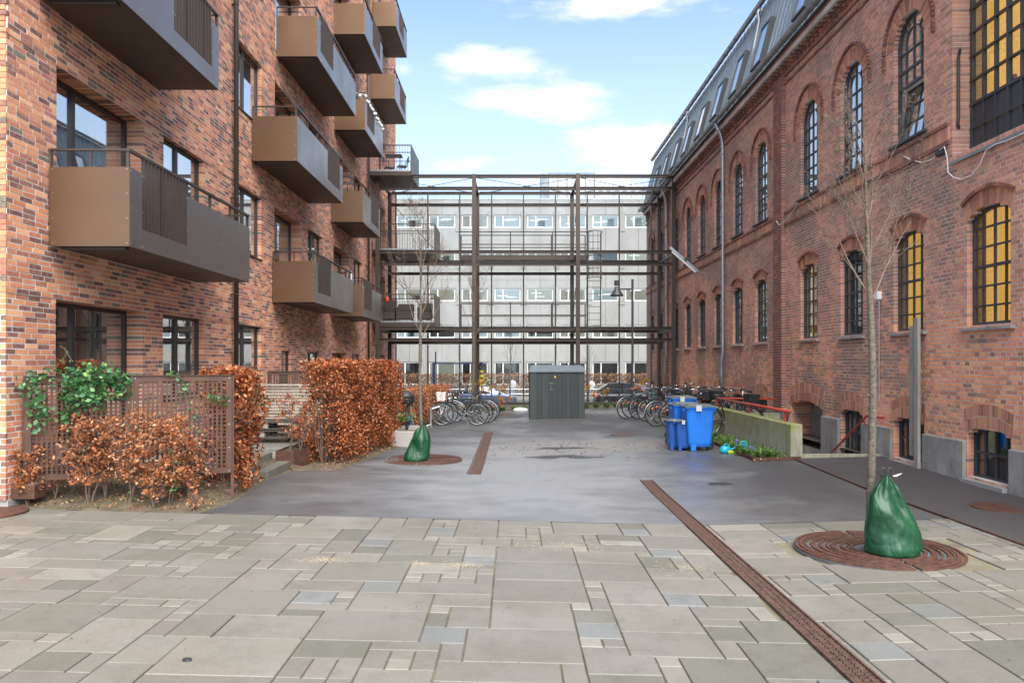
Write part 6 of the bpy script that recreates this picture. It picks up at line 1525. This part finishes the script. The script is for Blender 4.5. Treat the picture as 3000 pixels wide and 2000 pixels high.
MB().lathe([(.01, 0), (.085, .005), (.095, .06), (.08, .13), (.05, .14)], n=16, sx=1.15, sy=.8).build('body', 'teal', t, smooth=True); MB().tube([(.06, 0, .05), (.17, 0, .09), (.22, 0, .125)], [.02, .014, .012], 8).build('spout', 'teal', t); MB().ring((.02, 0, .12), .06, .010, 'y', 14, 6, 0, 180).build('handle', 'teal', t); MB().bbox(.03, .15, -.08, -.03, .0, .055, .01).build('lime_part', 'lime', t)
x, y = G(2178, 1322); t = thing('toy_ring', 'turquoise toy sieve ring standing in the grass of the bed', 'toy', (x, y, gz(x, y)+.13)); MB().ring((0, 0, 0), .075, .013, 'y', 20, 8).build('rim', 'teal', t, smooth=True); MB().ring((0, 0, 0), .03, .008, 'y', 14, 6).box(-.07, .07, -.004, .004, -.005, .005).build('mesh', 'teal', t)

# ================= BACK PLANT BED =================
MB().add([(-5.6, 30.86, gz(0, 30.9)+.0), (6.8, 30.86, gz(0, 30.9)+.0), (6.8, 34.4, gz(0, 34.5)+.1), (-5.6, 34.4, gz(0, 34.5)+.1)], [(0, 1, 2, 3)]).build('back_bed_soil', 'soil', kind='structure')
for k in range(17):
    x = -1.2+k*.42+rq.uniform(-.1, .1)
    if .9 < x < 2.9 and k % 2: continue
    tuft(x, 31.1+rq.random()*.4, rq.uniform(.22, .38), 90, .24, 'green grass tuft in the bed below the glass screen, number unclear' if False else 'green grass tuft in the bed at the foot of the glass screen', 90+k, z=gz(x, 31)+.02, grp='tufts below the glass screen', w=.02, )
def hyd(x, y, h, label, seed, n=6):
    rr = random.Random(seed); t = thing('dried_hydrangea', label, 'dried flowers', (x, y, gz(x, y)), 0, 'dried flower stalks in the back bed'); np.random.seed(seed)
    for k in range(n):
        p = Vector((rr.uniform(-.45, .45), rr.uniform(-.1, .2), h*rr.uniform(.65, 1.05))); MB().tube([(p.x*.2, 0, 0), (p.x*.6, p.y*.5, p.z*.6), p], .006, 4).build('stalk', 'twig', t); leaves('flower_head', np.random.randn(60, 3)*.05+list(p), .06, 'dryfl', t, kind=None)
for k, (px, h, l) in enumerate(((1405, 1.15, 'dried hydrangea heads just right of the steel column above the bicycles'), (1445, .95, 'group of dried hydrangea heads right of the parked bicycles'), (1465, .6, 'low dried hydrangea heads nearest the shed on its left'), (1725, .95, 'yellow brown dried hydrangea right of the shed'), (1748, .8, 'dried hydrangea heads near the dark car'), (1870, 1.2, 'dried flower heads above the first bicycles on the right'))): hyd(px3(px, 31.2), 31.2, h, l, 120+k)
tag(MB().loft([[(.3*s*math.cos(R(a*30)), .12*s*math.sin(R(a*30)), z) for a in range(12)] for s, z in ((1, 0), (1.05, .08), (.7, .14), (.2, .16))]).build('white_rag', 'white', loc=(px3(1525, 30.6), 30.6, gz(0, 30.6)), smooth=True), 'crumpled white plastic sheet lying left of the shed', 'plastic sheet')

# ================= BICYCLES =================
BM = {}
def bm(key, fn, mats, smooth=True):
    if key not in BM: BM[key] = fn().mesh(key.split('|')[0], mats, smooth)
    return BM[key]
RW = .345
def spokes():
    m = MB()
    for i in range(18):
        a = R(i*20); b = R(i*20+(38 if i % 2 else -38)); m.tube([(.02*math.cos(b), .012*(1 if i % 2 else -1), .02*math.sin(b)), (.315*math.cos(a), 0, .315*math.sin(a))], .0022, 3, False)
    return m
def bicycle(x, y, rz, color, label, step=False, basket=None, saddle='blackp', drop=0., bars='chrome', group='bicycles', lean=.04, rack=True, reflect=True, cover=None, sh=0.):
    t = thing('bicycle', label, 'bicycle', (x, y, gz(x, y)+.005), rz, group); t.rotation_euler = (lean, 0, rz)
    cz = RW; fr, re = (.53, 0, cz), (-.53, 0, cz)
    for nm, c in (('front', fr), ('rear', re)):
        w_ = link('wheel', None, t, loc=c)
        link('tyre', bm('tyre', lambda: MB().ring((0, 0, 0), RW-.016, .017, 'y', 40, 6), 'black'), w_)
        link('rim', bm('rim', lambda: MB().ring((0, 0, 0), RW-.04, .009, 'y', 40, 5), 'galv'), w_)
        link('spokes', bm('spokes', spokes, 'chrome'), w_); link('hub', bm('hub', lambda: MB().tube([(0, -.045, 0), (0, .045, 0)], .018, 10), 'galv'), w_)
        if reflect and nm == 'rear': link('reflector', bm('reflector', lambda: MB().bbox(-.03, .03, -.008, .008, -.02, .02, .005), 'orange'), w_, loc=(-.12, -.005, .16))
        a0, a1 = (30, 165) if nm == 'rear' else (55, 170)
        link('mudguard', bm('mudguard|'+nm+color, lambda: MB().ring((0, 0, 0), RW+.022, .016, 'y', 18, 5, *( (20, 185) if nm == 'rear' else (15, 150))), 'frBlack' if color != 'frGrey' else 'galv'), w_)
    bb = (-.08, 0, .28); hd = (.36, 0, .80); hl = (.39, 0, .66); st = (-.22, 0, .80)
    m = MB()
    if step: m.tube([(.38, 0, .70), (.2, 0, .45), (.0, 0, .31), bb], .017, 8).tube([(.365, 0, .76), (.15, 0, .52), (-.12, 0, .42)], .014, 8)
    else: m.tube([hd, st], .015, 8).tube([hl, bb], .018, 8)
    m.tube([bb, st, (-.245, 0, .88)], .015, 8).tube([hl, hd, (.345, 0, .86)], .019, 8)
    for s in (-1, 1): m.tube([(re[0], s*.06, cz), (-.12, s*.03, .28)], .009, 6).tube([(re[0], s*.06, cz), (-.215, s*.02, .76)], .008, 6)
    m.build('frame', color, t, smooth=True)
    m = MB()
    for s in (-1, 1): m.tube([(.40, s*.05, .66), (.45, s*.055, .5), (.53, s*.055, cz)], .011, 6)
    m.box(.37, .42, -.06, .06, .65, .68); m.build('fork', color if not step else 'chrome', t)
    MB().tube([(.345, 0, .85), (.335, 0, .97+sh)], .012, 8).tube([(.16, -.28, 1.0+sh), (.28, -.24, 1.03+sh), (.38, -.06, .98+sh), (.38, .06, .98+sh), (.28, .24, 1.03+sh), (.16, .28, 1.0+sh)], .0115, 8).build('handlebar', bars, t, smooth=True)
    for s in (-1, 1): MB().tube([(.13, s*.285, 1.0+sh), (.22, s*.262, 1.015+sh)], .017, 8).build('grip', saddle if saddle != 'patt' else 'blackp', t)
    MB().tube([(-.24, 0, .86), (-.26, 0, .95)], .012, 8).build('seat_post', 'chrome', t)
    MB().loft([[(-.40+.0*i, .09*math.cos(R(i*45)), .97+.03*math.sin(R(i*45))) for i in range(8)], [(-.30, .085*math.cos(R(i*45)), .985+.025*math.sin(R(i*45))) for i in range(8)], [(-.20, .04*math.cos(R(i*45)), .985+.02*math.sin(R(i*45))) for i in range(8)], [(-.12, .02*math.cos(R(i*45)), .98+.015*math.sin(R(i*45))) for i in range(8)]]).build('saddle', cover or saddle, t, smooth=True)
    link('chainring', bm('chainring', lambda: MB().ring((0, 0, 0), .085, .007, 'y', 22, 5).tube([(0, -.05, 0), (0, .06, 0)], .015, 8).box(-.01, .01, -.004, .004, -.08, .08), 'chrome'), t, loc=(-.08, -.05, .28))
    MB().beam((-.08, -.07, .28), (.05, -.075, .17), .012, .02).beam((-.08, .06, .28), (-.21, .065, .39), .012, .02).box(.01, .10, -.15, -.08, .155, .175).box(-.26, -.17, .07, .14, .38, .4).build('crank', 'galv', t)
    MB().beam((-.53, -.05, .36), (-.08, -.05, .36), .01, .03).beam((-.53, -.05, .31), (-.08, -.05, .21), .008, .012).build('chain_guard', 'blackp', t)
    if rack: MB().box(-.82, -.30, -.06, -.045, .745, .755).box(-.82, -.30, .045, .06, .745, .755).box(-.82, -.80, -.06, .06, .745, .755).box(-.6, -.58, -.06, .06, .745, .755).tube([(-.7, -.06, .74), (-.53, -.06, .36)], .005, 4).tube([(-.7, .06, .74), (-.53, .06, .36)], .005, 4).build('luggage_rack', 'blackp', t)
    MB().bbox(-.90, -.87, -.02, .02, .55, .60, .005).build('rear_light', 'redp', t); MB().tube([(.44, 0, .80), (.49, 0, .80)], [.025, .035], 12).build('front_light', 'chrome', t)
    MB().tube([(-.2, .05, .27), (-.26, .16, .01)], .009, 6).build('kickstand', 'galv', t)
    if basket:
        bk = MB(); x0, x1, w0, w1, z0, z1 = .42, .70, .13, .17, .78, 1.0
        bk.loft([[(x0+.03, -w0, z0), (x1-.03, -w0, z0), (x1-.03, w0, z0), (x0+.03, w0, z0)], [(x0, -w1, z1), (x1, -w1, z1), (x1, w1, z1), (x0, w1, z1)]]) if basket != 'wire' else None
        for zz in np.linspace(z0, z1, 5): f = (zz-z0)/(z1-z0); a = x0+.03*(1-f); b = x1-.03*(1-f); w_ = w0+(w1-w0)*f; bk.tube([(a, -w_-.002, zz), (b, -w_-.002, zz), (b, w_+.002, zz), (a, w_+.002, zz)], .005, 4, False, True)
        for i in range(9): f = i/8; bk.tube([(x0+.03+(x1-x0-.06)*f, -w0, z0), (x0+(x1-x0)*f, -w1, z1)], .003, 3).tube([(x1-.028, -w0+2*w0*f, z0), (x1+.002, -w1+2*w1*f, z1)], .003, 3)
        bk.build('basket', {'wick': 'wick', 'black': 'blackp', 'wire': 'chrome', 'grey': 'slate'}[basket], t)
    return t
# left rack: wheels to the left
gl = 'bicycles in the left rack'
bicycle(-1.60, 22.75, R(180), 'frGreen', 'nearest bicycle in the left rack, dark green frame with top tube', group=gl, basket='wire', lean=-.05, reflect=False, bars='chrome')
bicycle(-1.50, 23.35, R(181), 'frBlack', 'second bicycle in the left rack, black frame with luggage carrier', group=gl, lean=-.03, reflect=False)
bicycle(-1.36, 23.95, R(179), 'frGrey', 'third bicycle in the left rack, grey frame and pale mudguards', group=gl, lean=.04, reflect=False)
bicycle(-1.30, 24.6, R(178), 'frBlack', 'farthest bicycle in the left rack, with dark wicker basket', step=True, basket='wick', group=gl, lean=.02, reflect=False)
rk = thing('bicycle_rack', 'galvanised bicycle rack with wire loops at the left row of bicycles', 'bicycle rack', (0, 0, 0)); zr = gz(-2.4, 22.6)
x0, y0 = px3(1262, 22.0), 22.0
MB().tube([(x0, y0, gz(x0, y0)-.02), (x0, y0, gz(x0, y0)+.58)], .036, 12).build('post', 'galv', rk); MB().tube([(x0, 25.6, gz(x0, 25.6)-.02), (x0, 25.6, gz(x0, 25.6)+.55)], .036, 12).build('post', 'galv', rk)
MB().tube([(x0+.25, 22.1, .62), (x0+.25, 25.6, .60)], .02, 8).tube([(x0, 22.0, .55), (x0+.25, 22.1, .62)], .016, 6).build('rail', 'galv', rk)
for k in range(7): yy = 22.25+.5*k; MB().tube([(x0+.12+.16*math.cos(R(a)), yy+.05*math.sin(R(a*2)), .42+.22*math.sin(R(a))) for a in range(0, 360, 24)], .011, 5, False, True).build('loop', 'galv', rk)
# right row: rear wheels to the yard, handlebars to the wall
gr_ = 'bicycles in front of the factory wall'
def bk(px, Y, ang, *a, **k):      # px = rear wheel centre
    x = px3(px, Y); c, s = math.cos(R(ang)), math.sin(R(ang)); return bicycle(x+.53*c, Y+.53*s, R(ang), *a, group=gr_, **k)
bk(1834, 24.3, 22, 'frGrey', 'leftmost bicycle of the right row, grey frame with brown saddle at the lamp post', saddle='leather', lean=.03)
bk(1846, 25.0, 25, 'frTeal', 'teal bicycle with brown saddle behind the leftmost one of the right row', saddle='leather', sh=.1, lean=.02)
bk(1871, 24.0, 20, 'frBlack', 'black bicycle right of the lamp post with a patterned saddle cover', cover='patt', lean=-.04)
bk(1893, 23.1, 24, 'frTeal', 'teal step-through bicycle in the middle of the right row', step=True, basket='grey', lean=.03)
bk(1921, 21.1, 18, 'frGrey', 'grey bicycle with carrier next left of the one behind the bins', lean=.05)
bk(1936, 21.9, 28, 'frRed', 'red bicycle in the right row with its saddle lowered', step=True, lean=-.03)
bk(1966, 20.2, 14, 'frBlack', 'black bicycle whose rear wheel with orange reflector shows left of the bins', lean=.03, basket='grey')
bk(1985, 20.8, 30, 'frRed', 'dark red bicycle half hidden behind the blue bins', lean=-.02, basket='wick')
bicycle(5.25, 18.2, R(8), 'frBlack', 'black step-through bicycle with high handlebars and black basket behind the bins', step=True, basket='black', sh=.12, group=gr_, lean=.02)
for i, (x, y, a, c, l, kw) in enumerate(((5.7, 25.6, 200, 'frBlack', 'black bicycle standing against the factory wall farthest back', {}), (5.9, 24.4, 195, 'frGrey', 'grey bicycle by the factory wall with raised handlebars', dict(sh=.1)), (5.85, 23.3, 205, 'frBlack', 'dark bicycle by the wall with dark wicker basket', dict(basket='wick')),
        (5.95, 22.2, 190, 'frRed', 'red bicycle close to the factory wall', dict(step=True)), (5.9, 21.1, 200, 'frGreen', 'dark green bicycle near the wall with a grey basket', dict(basket='grey', sh=.05)), (6.0, 20.2, 188, 'frBlack', 'black bicycle near the wall just beyond the parapet end', dict(step=True, basket='black')))):
    bicycle(x, y, R(a), c, l, group=gr_, lean=.03*(-1)**i, **kw)

# ================= CARS =================
def car(x, y, z, rz, L_, H, Wd, paint, label, suv=False, group=None):
    t = thing('parked_car', label, 'car', (x, y, z), rz); h = L_/2
    st_ = [(-h, .35, .55, .60, .72), (-h+.08, .22, .80, .88, .9), (-h+.35, .20, .92, 1.28 if suv else 1.1, .96), (-h+.9, .2, .93, H-.04, .98), (-h+1.8, .2, .93, H, 1), (.15, .2, .92, H-.03, 1), (.75, .2, .92, H-.22, 1), (1.25, .2, .90, .96, 1), (h-.35, .2, .80, .82, .95), (h-.06, .24, .62, .64, .86), (h, .34, .5, .52, .7)]
    body = []; 
    for xx, zb, zs, zt_, w_ in st_:
        w2 = Wd/2*w_; body.append([(xx, -w2*.92, zb), (xx, -w2, zb+.12), (xx, -w2, zs-.12), (xx, -w2*.93, zs), (xx, w2*.93, zs), (xx, w2, zs-.12), (xx, w2, zb+.12), (xx, w2*.92, zb)])
    MB().loft(body).build('body', paint, t, smooth=False)
    gh = [(xx, zs, zt_, w_) for xx, zb, zs, zt_, w_ in st_[2:8]]
    MB().loft([[(xx, -Wd/2*.92, zs-.02), (xx, -Wd/2*(.92-.2*max(0, (zt_-zs)/.6)), zt_-.03), (xx, Wd/2*(.92-.2*max(0, (zt_-zs)/.6)), zt_-.03), (xx, Wd/2*.92, zs-.02)] for xx, zs, zt_, w_ in gh]).build('windows', 'glassC', t)
    MB().loft([[(xx, -Wd/2*.74, zt_-.035), (xx, -Wd/2*.6, zt_+.02), (xx, Wd/2*.6, zt_+.02), (xx, Wd/2*.74, zt_-.035)] for xx, zs, zt_, w_ in gh[1:5]]).build('roof', paint, t)
    for s in (-1, 1):
        for xa, za, xb, zb2 in ((-h+.4, .92, -h+.95, H-.06), (-.35, .92, -.30, H-.03), (.62, H-.2, 1.22, .93)): MB().beam((xa, s*Wd/2*.90, za), (xb, s*Wd/2*.74, zb2), .07, .05).build('pillar', paint, t)
        for xx in (-h+.8, h-.85):
            w_ = link('wheel', None, t, loc=(xx, s*(Wd/2-.08), .32)); MB().ring((0, 0, 0), .25, .075, 'y', 24, 8).build('tyre', 'black', w_, smooth=True); MB().tube([(0, -.06, 0), (0, .06, 0)], .2, 16).build('rim', 'galv', w_)
        MB().bbox(h-.22, h-.02, s*Wd*.36-.12, s*Wd*.36+.12, .60, .70, .01).build('headlight', 'chrome', t); MB().bbox(-h+.02, -h+.14, s*Wd*.40-.08, s*Wd*.40+.08, .80, .93, .01).build('tail_light', 'redL' if suv else 'redp', t)
        MB().bbox(.85, 1.0, s*(Wd/2+.02)-.08, s*(Wd/2+.02)+.08, .93, 1.05, .01).build('mirror', paint, t)
    return t
car(px3(1425, 52), 52, -1.17, 0, 4.2, 1.42, 1.75, 'carB', 'blue hatchback parked on the street seen through the left part of the glass')
car(px3(1832, 51), 51, -1.17, 0, 4.3, 1.66, 1.82, 'carD', 'dark grey car with glowing red tail light beyond the glass on the right', suv=True)

# ================= PEOPLE ACROSS THE STREET =================
def person(x, y, z, h, coat, trous, label, rz=0, stride=.1):
    t = thing('person', label, 'person', (x, y, z), rz, None); s = h/1.72
    V = [(0, 0, .95), (0, 0, 1.15), (0, 0, 1.38), (0, 0, 1.48), (0, -.01, 1.56), (0, -.01, 1.64),
         (-.17, 0, 1.40), (-.23, -.02, 1.15), (-.22, -.10, .92), (-.20, -.12, .84), (.17, 0, 1.40), (.23, -.02, 1.15), (.22, -.08, .92), (.20, -.10, .84),
         (-.09, 0, .90), (-.10, -stride*.3, .50), (-.10, -stride, .08), (-.11, -stride-.12, .03), (.09, 0, .90), (.10, stride*.2, .50), (.10, stride, .08), (.11, stride-.12, .03)]
    E = [(0, 1), (1, 2), (2, 3), (3, 4), (4, 5), (2, 6), (6, 7), (7, 8), (8, 9), (2, 10), (10, 11), (11, 12), (12, 13), (0, 14), (14, 15), (15, 16), (16, 17), (0, 18), (18, 19), (19, 20), (20, 21)]
    Rr = [.14, .13, .15, .055, .085, .075, .07, .05, .04, .035, .07, .05, .04, .035, .095, .065, .045, .04, .095, .065, .045, .04]
    me = bpy.data.meshes.new('body'); me.from_pydata([tuple(c*s for c in v) for v in V], E, []); o = link('body', me, t); me.materials.append(M[trous])
    o.modifiers.new('skin', 'SKIN'); sk = me.skin_vertices[0].data
    for i, r in enumerate(Rr): sk[i].radius = (r*s, r*.8*s)
    sk[0].use_root = True; ss = o.modifiers.new('sub', 'SUBSURF'); ss.levels = 1; ss.render_levels = 2
    dg = bpy.context.evaluated_depsgraph_get(); m2 = bpy.data.meshes.new_from_object(o.evaluated_get(dg)); o.modifiers.clear(); o.data = m2; m2.materials.clear(); m2.materials.append(M[trous]); m2.materials.append(M['skin'])
    for p in m2.polygons: c = p.center.z/s; p.use_smooth = True; p.material_index = 1 if (c > 1.46 or (c < .89 and abs(p.center.x/s) > .17)) else 0
    MB().loft([[(r*1.0*s*math.cos(R(a)), r*.72*s*math.sin(R(a))-.0, zz*s) for a in range(0, 360, 30)] for zz, r in ((.78, .20), (1.0, .19), (1.2, .185), (1.36, .20), (1.44, .14), (1.48, .075))]).build('coat', coat, t, smooth=True)
    for sd_ in (-1, 1): MB().tube([(sd_*.17*s, 0, 1.40*s), (sd_*.235*s, -.02*s, 1.15*s), (sd_*.225*s, -.10*s, .90*s)], [.075*s, .062*s, .052*s], 10).build('sleeve', coat, t, smooth=True)
    MB().lathe([(.09*s, 1.58*s), (.10*s, 1.64*s), (.085*s, 1.70*s), (.03*s, 1.735*s)], (0, .015*s, 0), 14).build('hair', 'hairb', t, smooth=True)
    return t
person(px3(1502, 60.2), 60.2, -1.06, 1.72, 'coatG', 'trous', 'person in a pale grey hooded coat and grey trousers walking across the street', .1)
person(px3(1432, 61.4), 61.4, -1.06, 1.70, 'coatD', 'coatD', 'person in dark clothes on the far pavement above the blue car', -.3)
person(px3(1733, 61), 61, -1.06, 1.62, 'coatW', 'trous', 'person in a cream coat just right of the grey shed', .2)
# bus shelter, railing
t = thing('street_gantry', 'navy blue shelter frame with tall pole behind the left part of the glass', 'shelter', (0, 0, 0)); Y = 47.3; z = -1.06; xa, xb = px3(1271, Y), px3(1411, Y); zz = EYE-(1066-CY)/F*Y
MB().box(xa-.08, xa+.08, Y-.08, Y+.08, z, zz+.1).build('post', 'navy', t); MB().box(xb-.05, xb+.05, Y-.05, Y+.05, z, zz+.1).build('post', 'navy', t)
MB().box(xa-.1, xb+.1, Y-.05, Y+.6, zz, zz+.09).build('roof_beam', 'navy', t); MB().box(xa+.07, xa+.15, Y+.0, Y+.08, zz+.09, EYE+(CY-1030)/F*Y).build('pole', 'navy', t); MB().box(xa+.1, xb-.06, Y-.01, Y, z+.4, zz-.02).build('pane', 'glassW', t)
for k in range(6): MB().box(xb-.055, xb+.055, Y-.056, Y-.05, z+.9+.28*k, z+1.04+.28*k).build('hazard_stripe', 'yellow', t)
t = thing('street_railing', 'low white metal railing along the far side of the street', 'railing', (0, 0, 0))
for zz in (-.25, -.62): MB().tube([(-14, 59.2, zz), (16, 59.2, zz)], .035, 6).build('rail', 'galv', t)
me = MB().tube([(0, 0, -1.2), (0, 0, -.25)], .035, 6).mesh('post', 'galv')
for k in range(16): link('post', me, t, loc=(-14+2*k, 59.2, 0))
np.random.seed(8); P = np.random.randn(500, 3)*[.35, .35, .45]+[px3(1405, 58), 58, .3]
t = thing('yellow_bush', 'small yellow leaved bush beside the shelter frame', 'bush'); leaves('leaves', P, .12, leafm('yellow_leaf', [(0, (.35, .30, .02)), (1, (.6, .55, .05))]), t); MB().tube([(px3(1405, 58), 58, -1.2), (px3(1405, 58), 58, .5)], .05, 6).build('stem', 'twig', t)

# ================= BALCONY FURNITURE =================
def chair(x, y, z, rz, label, folding=True):
    t = thing('balcony_chair', label, 'chair', (x, y, z), rz, 'furniture on the railed balconies')
    m = 'slate'
    for s in (-.2, .2): MB().tube([(-.2, s, 0), (.2, s, .45)], .012, 5).tube([(.2, s, 0), (-.18, s, .45), (-.26, s, .88)], .012, 5).build('leg', m, t)
    MB().box(-.2, .2, -.2, .2, .44, .46).build('seat', m, t)
    for k in range(4): MB().box(-.26, -.24, -.2, .2, .62+.07*k, .65+.07*k).build('back_slat', m, t)
    return t
zc = 9.62+.24; chair(-4.75, 32.3, zc, R(200), 'dark folding chair right on the highest railed balcony'); chair(-5.35, 32.5, zc, R(20), 'dark folding chair left on the highest railed balcony')
t = thing('balcony_table', 'small slatted dark table on the highest railed balcony', 'table', (-5.0, 31.6, zc), 0, 'furniture on the railed balconies')
for k in range(6): MB().box(-.35, .35, -.3+.1*k, -.23+.1*k, .70, .72).build('slat', 'slate', t)
for a, b in ((-.3, -.25), (.3, -.25), (-.3, .25), (.3, .25)): MB().tube([(a, b, 0), (a*.8, b, .7)], .012, 5).build('leg', 'slate', t)
zc = 3.43+.24
for x, w_, h_, l in ((-5.35, .55, .95, 'black covered furniture at the left end of the lowest railed balcony'), (-4.65, .7, .78, 'black wicker chair in the middle of the lowest railed balcony'), (-3.8, .6, .82, 'black wicker chair at the right end of the lowest railed balcony')):
    t = thing('wicker_chair', l, 'chair', (x, 32.6, zc), 0, 'furniture on the railed balconies'); MB().bbox(-w_/2, w_/2, -.3, .25, .08, .42, .04).build('seat', 'wick', t); MB().bbox(-w_/2, w_/2, .15, .3, .42, h_, .04).build('backrest', 'wick', t); MB().bbox(-w_/2, -w_/2+.1, -.3, .15, .42, .62, .02).build('armrest', 'wick', t); MB().bbox(w_/2-.1, w_/2, -.3, .15, .42, .62, .02).build('armrest', 'wick', t)
    for a in (-1, 1):
        for b in (-.25, .2): MB().box(a*(w_/2-.05)-.02, a*(w_/2-.05)+.02, b-.02, b+.02, 0, .08).build('foot', 'black', t)
t = thing('red_lantern', 'small red lantern hanging on the rail of the lowest railed balcony', 'lantern', (px3(1134, 31.9), 31.9, 4.45)); MB().lathe([(.06, 0), (.09, .04), (.09, .2), (.06, .24)], n=12).build('shade', 'redp', t, smooth=True); MB().ring((0, 0, .28), .07, .008, 'y', 12, 5, 0, 180).build('handle', 'slate', t)
# small post box on the ground floor wall
tag(MB().bbox(XL+.0, XL+.16, 19.25, 19.45, 1.3, 1.62, .01).build('letter_box', 'slate'), 'dark letter box on the brick wall beside the narrow terrace door', 'letter box')
# odd twigs and stones in the foreground
x, y = G(548, 1936); tag(MB().lathe([(.002, 0), (.028, .003), (.024, .014), (.002, .02)], (x, y, gz(x, y)+.004), 9, 1.1, .8).build('dark_stone', 'blackp'), 'small black lump lying on the paving at the lower left', 'stone')
